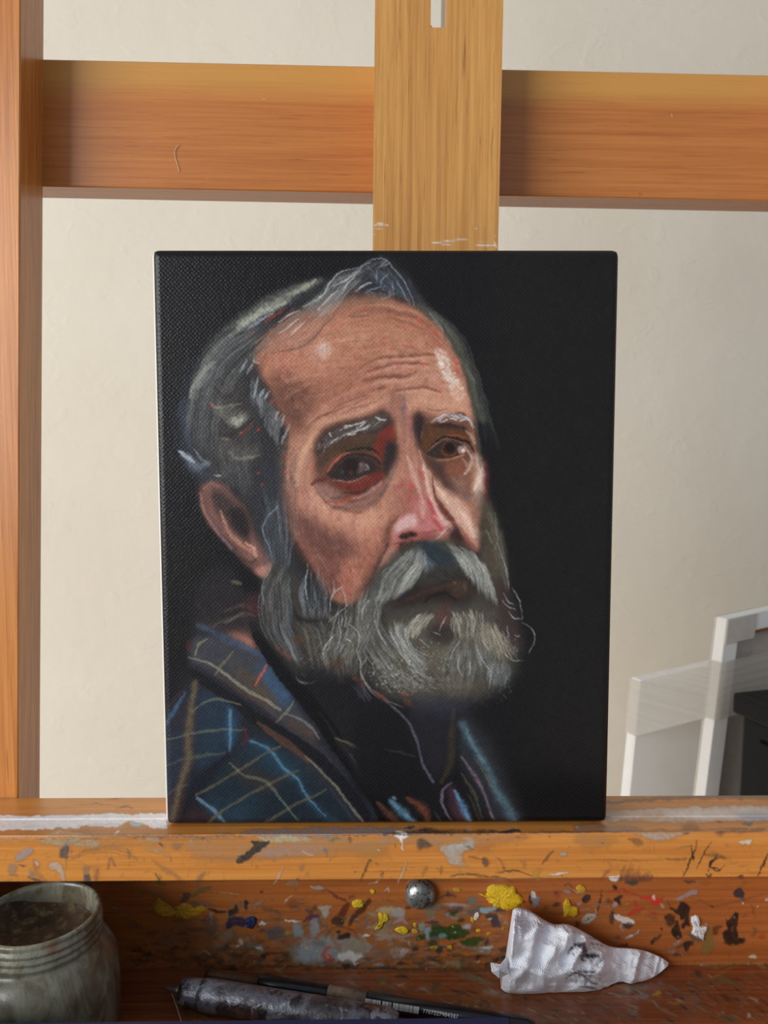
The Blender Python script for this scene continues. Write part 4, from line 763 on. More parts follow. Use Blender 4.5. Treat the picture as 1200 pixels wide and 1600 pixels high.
    # tray back: wiped colour in the middle, scattered daubs
    P(XY(300,1500, 460,1470, 640,1490, 760,1500, 800,1510, 300,1520), (104,72,48), .4, 8, n=.6, cell=6)
    grey = [(96,84,72), (64,54,48), (150,144,136), (126,112,98), (54,58,56), (150,92,52), (170,160,146), (84,92,92), (110,60,36), (176,150,96)]
    for i in range(760):                                    # wiped, half-dry smears
        x = p.r.normal(560, 170); y = 1400 + abs(p.r.normal(0, 1)) * 8 + p.r.rand() ** .7 * 108; l = p.r.uniform(4, 22); d = p.r.normal(0, .25)
        if y < 1516 and x < 1180: L([(x, y), (x + l * .5, y + l * d * .5 + p.r.uniform(-1, 1)), (x + l, y + l * d)], p.r.uniform(2, 8), grey[p.r.randint(len(grey))], p.r.uniform(.35, .85), .85, n=.5, cell=4)
    for i in range(200):
        x = p.r.uniform(230, 1200); y = p.r.uniform(1392, 1510); l = p.r.uniform(2, 9); an = p.r.uniform(0, 3.1); L([(x, y), (x + l * math.cos(an), y + l * math.sin(an))], p.r.uniform(1.5, 4.5), grey[p.r.randint(len(grey))], p.r.uniform(.2, .6), .8, n=.6)
    dirt_shade = [(40,30,24), (56,40,30), (30,26,26), (70,48,34), (50,46,44)]
    for i in range(330):                                    # wiped dark grime, thickened right of the jar to stand in for shade
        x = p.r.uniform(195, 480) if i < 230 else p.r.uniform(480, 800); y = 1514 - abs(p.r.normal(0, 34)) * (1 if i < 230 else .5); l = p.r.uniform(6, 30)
        if y > 1400: L([(x, y), (x + l, y + p.r.normal(0, 3))], p.r.uniform(3, 10), dirt_shade[p.r.randint(5)], p.r.uniform(.25, .6), .9, n=.6, cell=4)
    P(E(300,420, 620,400, 900,430, 1100,480, 1000,560, 700,600, 420,610, 240,560), (128,124,116), .55, 9, n=.7, cell=5)
    P(E(900,150, 1150,140, 1190,400, 1000,430, 900,350), (160,146,122), .4, 9, n=.6, cell=5); P(F(220,200, 700,160, 800,260, 500,330, 230,330), (108,98,90), .4, 9, n=.6, cell=5); P(E(60,250, 500,240, 560,420, 200,460, 60,400), (120,100,84), .4, 10, n=.6, cell=5); P(I(300,300, 700,280, 1100,420, 900,560, 400,540), (96,80,66), .45, 12, n=.6, cell=5)
    P(E(80,330, 200,310, 260,400, 180,420, 90,400), (72,76,86), .8, 3, n=.4); P(E(280,300, 340,290, 380,380, 320,400, 290,370), (122,150,160), .85, 2, n=.3); P(E(430,240, 480,250, 490,350, 440,390, 425,330), (140,150,162), .85, 2, n=.25); P(E(480,155, 610,155, 580,180, 570,235, 530,240, 500,190), (170,166,156), .9, 1.5, n=.15)
    L(E(380,180, 430,200, 470,150, 480,200), 8, (66,56,50), .8, .8, n=.3); L(E(370,270, 410,240, 480,230), 9, (84,46,62), .9, .7, n=.2); L(E(500,230, 540,260, 580,250), 8, (150,120,60), .6, .9, n=.4); L(E(540,300, 570,350), 5, (100,84,70), .7, .8)
    P(E(380,400, 600,380, 760,410, 880,440, 900,520, 780,560, 700,590, 500,580, 360,600, 280,560, 340,460), (150,152,152), .8, 6, n=.45, cell=5); P(E(440,420, 540,430, 540,490, 450,480), (88,98,98), .7, 3, n=.5); P(E(660,420, 830,420, 850,520, 700,520), (140,134,114), .7, 4, n=.3); P(E(330,480, 520,470, 540,580, 380,590), (140,156,168), .7, 4, n=.4)
    P(E(640,540, 720,510, 780,530, 850,540, 800,570, 780,610, 740,575, 660,585), (214,216,214), .9, 1.5, n=.4, cell=2); L(E(590,470, 540,510, 540,560, 600,600), 8, (186,62,52), .75, .8, n=.45, cell=2); L(E(570,540, 580,580), 5, (200,40,36), .85, .7); L(E(540,630, 570,660), 9, (170,44,32), .7, .9, n=.3)
    P(E(640,230, 680,160, 715,115, 735,140, 720,200, 680,235), (100,40,26), .95, 1, n=.1); L(E(490,40, 560,35, 620,75, 700,100, 710,110), 5, (110,44,28), .85, .7, n=.25); L(E(430,0, 480,15, 530,15), 7, (166,158,146), .9, .7); P(E(580,260, 640,245, 690,270, 680,300, 620,305), (50,38,30), .95, 1); L(E(880,110, 830,180, 770,240, 730,300), 10, (72,44,28), .95, .6, (.8,1,.6), .15); L(E(770,200, 850,160), 8, (80,50,32), .85, .7); P(E(640,390, 690,368, 740,372, 720,405, 650,415), (46,34,26), .95, 1); L(E(625,358, 660,355), 6, (34,26,22), .95, .7); L(E(640,310, 720,335, 780,360), 6, (60,44,32), .7, .8, n=.4); L(E(560,390, 590,330, 630,315), 3, (90,50,50), .8, .7)
    P(E(950,180, 1050,150, 1070,200, 980,215), (176,170,130), .8, 2, n=.35); P(E(1060,180, 1110,160, 1160,190, 1150,235, 1080,240), (158,160,154), .9, 1.5, n=.15); L(E(1080,280, 1140,260, 1180,290), 9, (176,150,160), .8, .8); L(E(930,420, 1050,405, 1200,385), 8, (170,152,148), .75, .8, n=.3); P(E(930,290, 1050,290, 1050,400, 960,400), (156,146,120), .7, 5, n=.4); L(E(800,370, 850,420), 6, (160,168,170), .7, .9); L(E(835,388, 880,385), 5, (232,230,226), .95, .6); L(E(780,330, 840,320, 880,250), 9, (96,96,104), .6, .9, n=.3)
    L(E(230,260, 280,270, 350,268), 4, (226,214,204), .9, .6, n=.3); L(E(215,135, 240,100, 290,75), 3, (230,224,216), .8, .6, n=.6); L(E(25,300, 45,288, 75,300), 6, (216,208,196), .9, .7); P(E(245,120, 300,95, 330,130, 290,170, 250,165), (110,56,30), .7, 2, n=.3); L(E(230,380, 250,350), 8, (180,140,40), .8, .8); L(E(30,50, 55,40), 6, (60,54,54), .9, .7); L(E(0,150, 60,120), 5, (150,140,124), .7, .8); L(E(15,470, 50,500), 9, (206,204,196), .8, .8, n=.5, cell=2); P(E(0,440, 40,440, 60,540, 10,530), (80,80,78), .6, 4, n=.4)
    L(E(680,630, 740,625), 8, (36,28,26), .9, .7, n=.2); L(E(840,650, 900,660), 7, (86,84,74), .8, .8, n=.3); L(E(920,610, 990,610), 7, (160,156,156), .7, .9, n=.4); L(E(1110,605, 1160,602), 6, (50,46,46), .8, .8); P(E(1050,490, 1150,480, 1200,510, 1150,560, 1070,560), (160,150,146), .75, 2, n=.5, cell=3); L(E(1000,40, 1030,15, 1045,45), 4, (206,196,188), .8, .7, n=.3)
    # right of the bolt
    L(F(380,110, 480,80, 560,95), 8, (74,48,46), .85, .8, n=.2); P(F(460,60, 480,40, 500,85, 470,100), (56,46,46), .9, 1); P(F(270,200, 340,160, 420,170, 370,220, 350,300, 270,290), (108,112,98), .8, 2.5, n=.35); P(F(430,160, 560,150, 680,170, 690,200, 560,195, 470,190), (170,160,158), .85, 2, n=.3); P(F(655,130, 700,85, 745,105, 750,165, 690,170), (106,108,100), .92, 1.2, n=.15)
    P(F(430,240, 500,205, 620,195, 600,240, 520,250), (60,56,64), .85, 1.5, n=.2); P(F(640,230, 760,180, 830,200, 800,240, 700,265), (76,84,90), .85, 2, n=.25); P(F(790,220, 850,195, 930,190, 935,225, 860,250, 800,255), (132,166,178), .95, 1, n=.1); P(F(920,240, 960,205, 1030,215, 990,245), (40,36,44), .92, 1); P(F(820,270, 930,260, 950,310, 985,380, 900,385, 880,340), (52,48,56), .95, 1, n=.08); L(F(845,312, 885,300), 4, (220,200,170), .9, .7)
    P(F(500,250, 540,230, 590,240, 520,275), (44,62,38), .9, 1.2); P(F(560,320, 620,305, 640,335, 580,345), (36,50,34), .9, 1); P(F(330,370, 380,355, 470,380, 520,350, 600,355, 640,400, 690,440, 600,485, 480,495, 380,470, 310,480, 190,510, 200,450, 320,430), (34,66,28), .97, 1, n=.12); P(F(590,505, 700,480, 780,465, 830,490, 770,530, 720,570, 640,545), (42,72,26), .97, 1, n=.12)
    P(F(200,370, 240,335, 265,370, 250,420, 205,410), (128,146,144), .9, 1.2, n=.15); P(F(265,400, 330,390, 300,440, 310,490, 270,495), (128,156,160), .95, 1); P(F(310,480, 400,460, 410,500, 330,505), (84,86,96), .9, 1.5); P(F(400,450, 440,435, 475,455, 450,485, 410,490), (112,140,142), .95, 1); P(F(620,360, 690,345, 700,380, 650,400), (176,166,172), .9, 1.2, n=.2); L(F(270,345, 390,335), 6, (62,50,58), .85, .7); L(F(70,205, 140,205), 5, (52,46,54), .85, .7); L(F(255,320, 350,310), 5, (140,130,130), .6, .8)
    P(F(360,590, 440,570, 420,590, 400,645, 385,620), (46,52,56), .95, .8); P(F(300,510, 380,510, 390,560, 300,580), (40,56,32), .85, 1.5, n=.2); P(F(660,570, 780,555, 910,545, 910,590, 840,635, 740,610), (130,128,118), .85, 2, n=.35, cell=2); L(F(790,575, 850,565, 900,555), 7, (216,208,196), .85, .8, n=.4, cell=2); P(F(840,480, 870,485, 865,535, 830,540), (54,44,40), .9, 1); L(F(480,560, 560,535), 3, (50,36,30), .8, .7); P(F(955,580, 1020,560, 1010,620, 960,610), (44,34,30), .85, 1.2, n=.3)
    P(F(20,590, 80,570, 150,585, 140,600, 80,640, 30,640), (180,168,156), .85, 1.5, n=.35, cell=3); L(F(110,510, 135,560), 3, (226,216,206), .9, .6); L(F(150,590, 210,590), 6, (44,38,36), .85, .7); P(F(0,540, 180,520, 200,560, 40,580), (90,64,50), .7, 3, n=.4); P(F(250,630, 280,620, 280,665, 255,660), (130,124,126), .7, 2); P(F(430,730, 500,695, 590,700, 590,765, 500,750), (142,124,88), .92, 1.5, n=.12); P(F(590,710, 700,670, 730,690, 680,750, 600,750), (118,88,58), .7, 2, n=.2); L(F(720,685, 740,680), 6, (150,56,56), .8, .8); L(F(750,710, 780,705), 5, (200,176,156), .8, .8); L(F(925,440, 960,430), 6, (160,70,60), .7, .9); L(F(1010,340, 1060,345), 6, (180,160,140), .7, .8)
    # above the tissue
    L(Gt(165,100, 160,170, 175,235), 5, (48,32,26), .95, .6); P(Gt(180,160, 250,150, 265,190, 240,250, 190,240), (128,136,150), .92, 1); P(Gt(170,110, 205,100, 230,160, 185,170), (222,218,214), .92, 1, n=.2); P(Gt(395,110, 425,100, 440,170, 400,165), (170,50,40), .8, 1.5, n=.2); P(Gt(460,100, 520,90, 565,130, 510,140), (160,140,142), .85, 1.2); L(Gt(580,90, 620,125, 690,118), 5, (186,170,164), .8, .7); P(Gt(375,250, 410,205, 455,215, 440,245), (54,44,40), .9, 1); P(Gt(655,170, 700,140, 740,145, 715,210, 660,215), (34,32,36), .95, .8); P(Gt(590,230, 640,190, 655,220, 640,245), (170,146,148), .85, 1); P(Gt(560,220, 590,215, 620,255, 580,250), (130,44,32), .85, 1); L(Gt(500,60, 540,40, 570,80), 4, (90,70,56), .8, .7, n=.3); L(Gt(290,280, 330,260), 8, (60,42,32), .6, .9)
    P(Gt(580,400, 620,370, 640,410, 610,440), (46,40,36), .85, 1.5); P(Gt(540,380, 575,380, 570,400), (150,120,30), .8, 1); P(Gt(650,370, 700,315, 760,305, 790,330, 770,370, 700,410, 660,400), (190,188,178), .95, 1, n=.2, cell=2); L(Gt(690,380, 740,350), 3, (90,90,80), .6, .7); L(Gt(845,90, 825,190, 800,280, 790,350), 5, (50,34,28), .9, .6, n=.3); L(Gt(795,245, 790,350), 3, (220,206,196), .8, .6, n=.6, cell=2); L(Gt(625,290, 700,275, 800,235, 890,260, 960,260), 6, (168,140,132), .65, .8, n=.25)
    P(Gt(948,175, 1000,140, 1040,140, 1020,200, 1030,255, 1000,220, 960,195), (52,30,26), .95, .8); P(Gt(860,210, 890,170, 930,180, 945,210, 880,225), (80,54,36), .85, 1.5, n=.2); L(Gt(950,240, 985,215), 8, (170,148,148), .9, .7); P(Gt(905,380, 935,290, 960,300, 970,350, 940,415), (56,44,38), .9, 1.2, n=.2); P(Gt(960,330, 1000,320, 1060,340, 1110,350, 1155,385, 1120,420, 1040,405, 990,370), (226,220,214), .97, 1, n=.15, cell=2); P(Gt(1040,420, 1080,405, 1145,410, 1110,450, 1050,450), (44,36,38), .9, 1, n=.25); L(Gt(1035,410, 1040,490), 4, (190,176,170), .7, .8); L(Gt(980,540, 1010,520), 8, (52,38,30), .8, .8); L(Gt(1060,545, 1130,525, 1200,470), 7, (190,196,200), .85, .8, n=.35); L(Gt(1070,540, 1130,535), 8, (220,220,218), .8, .8, n=.4); L(Gt(920,560, 980,560, 1000,580), 8, (150,130,110), .7, .8); P(Gt(1000,595, 1080,585, 1110,600, 1060,620), (40,34,30), .9, 1)
    L(Gt(910,105, 1000,95, 1080,105, 1200,145), 5, (190,50,34), .9, .6, n=.15); L(Gt(1080,330, 1150,300, 1200,285), 9, (196,46,34), .92, .6, n=.15); P(Gt(1125,215, 1150,195, 1175,230, 1160,265, 1135,245), (196,50,36), .9, 1); P(Gt(945,60, 965,30, 995,70, 970,92), (22,18,18), .97, .7); P(Gt(1060,15, 1180,10, 1130,50, 1080,45), (70,66,52), .9, 1); L(Gt(1060,230, 1090,220), 5, (206,196,180), .8, .8, n=.4)
    P(H(0,175, 80,180, 130,200, 210,195, 205,240, 150,275, 110,265, 90,225, 0,200), (202,48,34), .95, 1, n=.1); P(H(110,190, 135,168, 145,200, 130,225), (222,214,210), .9, .8); P(H(70,320, 160,335, 150,355, 110,345), (190,46,34), .9, .8); L(H(0,300, 40,300), 5, (196,46,34), .85, .7); L(H(110,280, 180,300, 250,310), 4, (130,104,90), .7, .8); L(H(190,255, 225,290), 7, (200,170,150), .85, .8)
    P(H(260,300, 340,290, 380,235, 430,245, 470,290, 460,360, 465,470, 430,450, 400,490, 380,460, 420,410, 380,400, 370,370, 330,340), (30,24,22), .97, .9, n=.08); P(H(215,380, 280,350, 340,380, 330,440, 270,465, 240,420), (40,30,26), .92, 1.5, n=.2); P(H(290,500, 330,440, 360,400, 370,470, 395,560, 350,580, 300,560), (30,24,22), .97, .9); L(H(200,480, 210,510), 5, (50,34,28), .85, .7); L(H(190,545, 150,585, 110,620), 6, (46,32,26), .8, .7, n=.3); P(H(100,600, 130,590, 125,640, 95,640), (40,34,36), .9, 1); L(H(240,215, 265,260, 280,300), 3, (70,44,30), .7, .7)
    P(H(410,610, 490,595, 500,620, 470,660, 440,705, 420,680), (36,28,26), .95, .9, n=.1); L(H(340,655, 420,640, 510,635), 6, (50,38,34), .85, .8); P(H(330,600, 390,585, 380,620, 310,650), (176,160,156), .8, 1.5, n=.35); P(H(250,685, 330,690, 330,715, 270,710), (170,158,160), .8, 1.5, n=.3); L(H(300,725, 390,720), 7, (60,44,38), .8, .8, n=.3); P(H(440,540, 480,545, 540,570, 590,590, 550,612, 480,580), (52,84,98), .95, .9); L(H(440,500, 470,530), 8, (120,104,80), .6, .9); P(H(620,490, 670,490, 690,580, 680,690, 640,725, 590,720, 585,640), (128,108,56), .9, 1.5, n=.08); L(H(700,570, 710,650), 7, (176,130,90), .6, .9); L(H(610,440, 650,460, 660,480), 10, (150,110,40), .6, .9); P(H(680,470, 770,450, 770,475, 730,500, 720,540, 690,535), (92,44,24), .9, 1)
    P(H(770,520, 810,480, 810,420, 850,390, 880,335, 930,340, 925,430, 920,560, 980,570, 985,600, 940,630, 830,635, 780,590), (28,22,20), .97, .9, n=.08); P(H(850,480, 875,450, 880,500, 860,530), (120,70,36), .8, 1); L(H(800,390, 830,420), 3, (80,40,28), .8, .7); L(H(850,400, 900,380), 4, (90,80,70), .6, .8)
    P(H(870,150, 900,110, 945,100, 985,150, 975,205, 920,205, 880,180), (48,44,52), .97, .9, n=.06); L(H(930,215, 970,215), 6, (70,100,116), .9, .7); p.dot(*H(962,245)[0], 2.4, (232,214,200), .9, .7); L(H(360,205, 420,185, 480,150, 520,140), 9, (158,140,146), .9, .7, (.7,.7,1.2), .1); L(H(450,195, 560,225, 640,265, 720,272, 850,245, 1000,205, 1200,145), 4.5, (110,78,48), .7, .8, n=.15); P(H(655,268, 690,265, 675,298), (90,40,26), .9, .8); P(H(400,30, 515,25, 480,50, 440,52), (64,56,46), .9, .8); L(H(520,90, 535,30), 6, (190,150,110), .6, .9); L(H(920,0, 970,0), 5, (60,56,60), .9, .7)
    L(H(1045,250, 1070,360), 6, (88,58,34), .6, .8, n=.3); L(H(1040,530, 1060,550, 1085,500, 1060,470), 6, (92,76,56), .7, .8, n=.3); P(H(1105,560, 1150,535, 1165,560, 1130,575), (196,56,38), .85, 1); L(H(1175,225, 1195,210), 7, (228,214,206), .9, .7); p.dot(*H(1105,270)[0], 1.6, (230,216,206), .9, .6); L(H(970,365, 990,360), 7, (150,60,50), .7, .8); L(H(950,60, 1010,45), 7, (170,70,40), .6, .9); L(H(560,55, 650,60), 8, (180,74,40), .5, .9); P(H(1010,745, 1040,720, 1100,740, 1100,770, 1030,765), (206,192,166), .97, 1); L(H(400,740, 380,700), 4, (200,180,160), .5, .8)
    # dim left part of the tray back
    L(I(165,110, 220,60, 260,30), 4, (150,110,50), .7, .7); L(I(280,40, 340,50, 380,80), 9, (130,110,84), .8, .8, n=.3); P(I(515,120, 540,45, 595,55, 560,125), (62,58,56), .9, 1); P(I(590,120, 680,110, 780,140, 720,155, 630,145), (104,92,80), .85, 1.5, n=.1); L(I(600,70, 660,30, 750,10), 9, (86,96,50), .9, .7, n=.15); L(I(730,30, 860,50, 1000,72), 3, (196,170,140), .7, .7, n=.2); L(I(720,175, 780,190, 850,195), 6, (46,30,26), .95, .6); P(I(880,185, 920,170, 935,135, 955,150, 960,190, 900,235, 885,220), (40,36,36), .95, .8); P(I(1000,115, 1020,100, 1035,140, 1020,185, 1005,160), (34,32,44), .95, .8); L(I(1030,190, 1100,150, 1170,115), 7, (140,126,110), .75, .8, n=.3); P(I(865,330, 870,260, 930,235, 1000,235, 1040,280, 1000,320, 940,300, 890,335), (36,36,62), .95, 1, n=.2)
    L(I(740,200, 745,240, 750,300), 6, (190,180,170), .8, .8, n=.3); P(I(690,260, 800,240, 780,380, 700,360), (76,70,70), .7, 3, n=.3); P(I(820,370, 930,340, 900,430, 830,440), (130,118,96), .7, 3, n=.3); L(I(970,420, 990,450), 9, (206,196,186), .85, .8, n=.3); L(I(920,462, 970,465), 5, (206,190,170), .8, .8, n=.5); P(I(1020,440, 1100,430, 1160,480, 1100,530, 1040,500), (104,98,82), .7, 3, n=.3); L(I(1110,470, 1145,480), 7, (216,210,200), .8, .8, n=.4); L(I(660,520, 700,505, 740,530), 4, (200,180,156), .8, .7, n=.4); P(I(400,380, 460,400, 465,430, 420,420), (120,104,96), .7, 2); P(I(100,280, 210,290, 200,320, 120,320), (84,78,74), .6, 3, n=.3); L(I(1120,295, 1180,300), 7, (210,200,190), .85, .8, n=.3)
    pass; P(XY(0,1386, 40,1386, 30,1400, 0,1410), (190,120,50), .2, 3)
    # crust in the corner between tray back and floor
    L(XY(430,1510, 600,1514, 760,1517, 800,1518), 5, (64,50,34), .8, .8, (1,1,1), .55, 4); M(XY(560,1508, 780,1512, 780,1522, 560,1520), [(190,170,130), (40,32,26), (120,100,60)], 160, (.6, 1.6), .8, .6); L(XY(1080,1506, 1110,1508, 1150,1506, 1200,1504), 7, (150,122,70), .75, .9, n=.55, cell=4); L(XY(1180,1506, 1200,1512), 8, (190,160,90), .7, .9, n=.4); L(XY(1092,1508, 1106,1510), 5, (216,206,190), .85, .8, n=.4); M(XY(1060,1500, 1200,1500, 1200,1512, 1060,1512), [(200,180,140), (60,48,36), (50,60,40)], 90, (.8, 2), .7, .6)
    # tray floor: diagonal smears
    cols = [(60,54,46), (40,34,30), (140,136,124), (150,100,56), (100,96,80), (30,28,28), (112,118,112), (150,86,52), (168,160,144), (34,36,38)]
    for i in range(1500):
        x = p.r.uniform(280, 1290); y = p.r.uniform(1519, 1612) if i < 900 else p.r.uniform(1600, 1985); l = p.r.uniform(6, 30); L([(x, y), (x + l, y + l * p.r.uniform(.25, .6))], p.r.uniform(1.2, 5), cols[p.r.randint(len(cols))], p.r.uniform(.45, .9), .7, n=.3)
    P(J(740,110, 820,100, 950,130, 1040,180, 1060,205, 960,180, 860,150), (116,104,80), .92, 1.5, n=.15); P(J(550,240, 600,170, 640,180, 630,240, 580,260), (78,70,52), .8, 2, n=.3); L(J(440,245, 500,225, 560,265), 7, (132,140,138), .75, .9, n=.3); L(J(470,210, 520,240), 4, (150,156,150), .7, .8); P(J(700,190, 740,165, 780,215, 720,225), (150,56,44), .75, 2, n=.2); L(J(280,130, 350,125, 390,150), 7, (40,42,38), .9, .7); L(J(120,200, 170,150, 215,145), 10, (92,88,60), .85, .8, n=.25); L(J(150,220, 200,170), 4, (170,140,60), .7, .8); L(J(160,230, 250,270, 320,310, 400,350), 9, (100,100,90), .7, .9, n=.3); L(J(310,190, 370,180), 4, (206,180,120), .8, .7, n=.4); L(J(220,190, 270,170), 12, (76,72,56), .7, .9, n=.3); L(J(640,285, 740,275, 860,270), 6, (54,50,46), .8, .8, n=.3); P(J(960,240, 1060,235, 1130,240, 1060,275, 980,270), (140,146,146), .75, 2, n=.3); P(J(1140,250, 1200,240, 1200,290, 1150,285), (150,130,100), .85, 1.5); M(J(780,320, 1040,330, 1040,430, 800,420), [(60,58,44), (40,40,34), (90,90,72), (150,140,110)], 90, (2, 5), .6); P(J(800,370, 860,385, 880,425, 830,420), (206,190,160), .75, 1.5, n=.5, cell=2); P(J(1085,420, 1130,415, 1150,455, 1095,455), (214,196,166), .85, 1.2, n=.35, cell=3); L(J(1140,455, 1190,450), 6, (190,172,140), .8, .8, n=.4); p.dot(*J(115,273)[0], 2, (216,196,160), .9, .7); L(J(130,30, 190,35), 7, (150,140,136), .6, .9, n=.4); L(J(300,30, 360,25), 6, (44,40,38), .8, .8)
    P(K(90,270, 200,240, 255,245, 250,275, 150,290, 100,320), (116,124,116), .85, 1.5, n=.25); P(K(140,340, 220,310, 280,320, 270,345, 180,355), (126,138,132), .9, 1.5, n=.15); L(K(300,325, 340,310, 365,310), 8, (200,156,44), .9, .7, n=.25); L(K(300,370, 360,420, 430,465, 490,485), 8, (140,138,134), .75, .8, n=.3); L(K(320,240, 440,260, 540,320, 680,390), 9, (100,90,80), .7, .9, n=.3); L(K(480,355, 550,380), 6, (170,144,118), .8, .8); L(K(490,335, 550,360), 4, (44,32,28), .85, .7); L(K(455,390, 500,390), 8, (180,130,56), .8, .8, n=.3); L(K(415,370, 440,385), 8, (156,160,150), .8, .8, n=.3); P(K(750,195, 830,170, 920,205, 1000,250, 960,262, 850,225), (104,90,50), .9, 1.5, n=.1); L(K(725,190, 800,165, 960,100), 4, (170,112,66), .85, .7); P(K(615,130, 660,130, 685,175, 650,185), (48,38,34), .85, 1.5, n=.3); L(K(700,265, 750,240), 5, (130,120,110), .7, .8, n=.3); L(K(690,290, 760,340, 820,390), 7, (64,46,38), .7, .9, n=.4); L(K(840,330, 900,385), 6, (60,44,38), .7, .9, n=.4); L(K(1100,410, 1150,420), 9, (58,46,40), .7, .9, n=.3); P(K(830,480, 920,470, 980,540, 880,550, 820,520), (84,82,64), .75, 3, n=.3); L(K(780,495, 840,480), 6, (120,112,104), .7, .9, n=.3); L(K(1050,460, 1040,500), 5, (214,196,170), .9, .7); L(K(0,490, 100,490, 200,530), 9, (80,80,70), .7, .9, n=.4); L(K(110,440, 180,460), 8, (130,132,126), .7, .9, n=.3); L(K(100,390, 200,425), 4, (170,150,136), .7, .8, n=.3); L(K(0,330, 80,330), 8, (130,128,116), .7, .9, n=.4); L(K(560,220, 620,230), 3, (180,160,140), .7, .8, n=.4); L(K(580,290, 620,310), 6, (60,50,48), .6, .9); L(K(1150,120, 1190,160), 8, (150,116,72), .6, .9, n=.3)
    M(K(0,200, 1200,150, 1200,550, 0,550), [(80,44,28), (150,84,50), (52,40,36), (120,66,40), (110,104,92)], 260, (1.5, 4), .4)
    for i in range(520):                                    # fine splatter
        x = p.r.uniform(200, 1210); y = p.r.uniform(1390, 1600) if p.r.rand() < .8 else p.r.uniform(1300, 1390); p.dot(x, y, p.r.uniform(.5, 1.5), ((226,220,208), (40,34,30), (214,180,60), (180,170,156), (120,60,40), (70,80,84))[p.r.randint(6)], p.r.uniform(.4, .9), .6)
    for i in range(160):
        x = p.r.uniform(-20, 1210); y = p.r.uniform(1312, 1384); l = p.r.uniform(3, 16); an = p.r.uniform(-.5, 1.9); L([(x, y), (x + l * math.cos(an), y + l * math.sin(an))], p.r.uniform(1.5, 5), ((150,120,90), (190,160,120), (120,90,66), (176,140,110), (140,112,100))[p.r.randint(5)], p.r.uniform(.15, .4), .9, n=.7)
    p.warp(((2, .7), (5, 1.2), (14, 1.4)))
    return p
DAUBS = [   # thick crusts of paint on the tray back: outline in photograph coordinates, colour, height in mm
    (lambda: Z(620, 1385, 6, 770,65, 840,70, 850,0, 960,-20, 1080,0, 1125,55, 1190,140, 1130,190, 1080,215, 960,200, 890,170, 845,130, 835,95), (232,190,22), 2.2),
    (lambda: Z(1000, 1370, 6, 475,385, 510,358, 548,375, 545,430, 570,460, 620,462, 630,490, 600,545, 595,590, 540,565, 485,535, 495,470, 478,420), (240,240,240), 1.8),
    (lambda: Z(800, 1375, 6, 480,230, 500,180, 530,180, 560,240, 610,255, 625,300, 590,350, 530,330, 490,350, 480,290), (214,172,24), 1.5),
    (lambda: Z(800, 1375, 6, 600,70, 640,40, 690,70, 680,110, 630,115), (206,160,36), 1.0),
    (lambda: Z(180, 1385, 5, 290,150, 330,80, 380,130, 460,160, 540,130, 640,165, 690,140, 710,195, 640,235, 560,260, 480,240, 380,235, 310,215), (206,150,24), 1.6),
    (lambda: Z(400, 1385, 5, 750,120, 800,100, 835,110, 840,155, 790,165, 755,155), (226,188,24), 1.3),
    (lambda: Z(400, 1385, 5, 955,215, 990,203, 1035,225, 1035,255, 1000,270, 985,310, 940,338, 930,325, 965,280), (230,192,20), 1.6),
    (lambda: Z(400, 1385, 5, 1080,330, 1140,310, 1190,330, 1185,365, 1140,370, 1100,350), (230,192,24), 1.3),
    (lambda: Z(400, 1385, 5, 890,25, 925,25, 930,45, 905,58), (226,188,26), 1.0),
    (lambda: Z(180, 1385, 5, 1020,250, 1060,230, 1105,245, 1095,300, 1060,330, 1020,300), (30,36,88), 1.5),
    (lambda: Z(620, 1385, 6, 730,260, 760,240, 775,275, 740,315, 720,310), (230,226,216), 1.1),
    (lambda: Z(620, 1385, 6, 692,295, 715,290, 725,330, 700,335), (214,176,30), .9),
    (lambda: Z(620, 1385, 6, 150,350, 180,340, 190,370, 165,385), (206,166,32), .9),
    (lambda: Z(620, 1385, 6, 140,405, 175,395, 200,415, 185,440, 150,440), (214,160,36), 1.0),
    (lambda: Z(620, 1385, 6, 740,405, 780,400, 785,425, 750,430), (220,176,30), .8),
    (lambda: Z(620, 1385, 6, 840,435, 880,425, 875,455, 840,455), (200,160,36), .8),
    (lambda: Z(620, 1385, 6, 475,560, 510,550, 520,585, 480,580), (206,166,26), .8),
    (lambda: Z(620, 1385, 6, 525,25, 560,10, 605,30, 580,50, 540,45), (196,146,34), .8),
    (lambda: Z(620, 1385, 6, 310,565, 380,555, 385,585, 320,590), (160,140,30), .8),
    (lambda: Z(620, 1385, 6, 985,390, 1008,380, 1000,415, 985,410), (190,156,40), .7),
]
# ------------------------------------------------------------------ mesh helpers
def tag(o, label, cat, group=None):
    o['label'] = label; o['category'] = cat
    if group: o['group'] = group
    return o
def mesh(name, V, F, mat, smooth_=False):
    me = bpy.data.meshes.new(name); me.from_pydata([tuple(v) for v in V], [], [tuple(f) for f in F]); me.update()
    if mat: me.materials.append(mat)
    if smooth_: me.polygons.foreach_set('use_smooth', [True] * len(me.polygons))
    return me
def link(name, me, parent=None):
    o = bpy.data.objects.new(name, me); COL.objects.link(o)
    if parent:
        o.parent = parent
        if parent.parent is None: o.matrix_parent_inverse = Matrix.Translation(-parent.location)    # parts keep world coordinates
    return o
def part(name, V, F, mat, parent=None, smooth_=False): return link(name, mesh(name, V, F, mat, smooth_), parent)
def thing(name, label, cat, loc):
    o = bpy.data.objects.new(name, None); COL.objects.link(o); o.location = loc; o.empty_display_size = .02; return tag(o, label, cat)
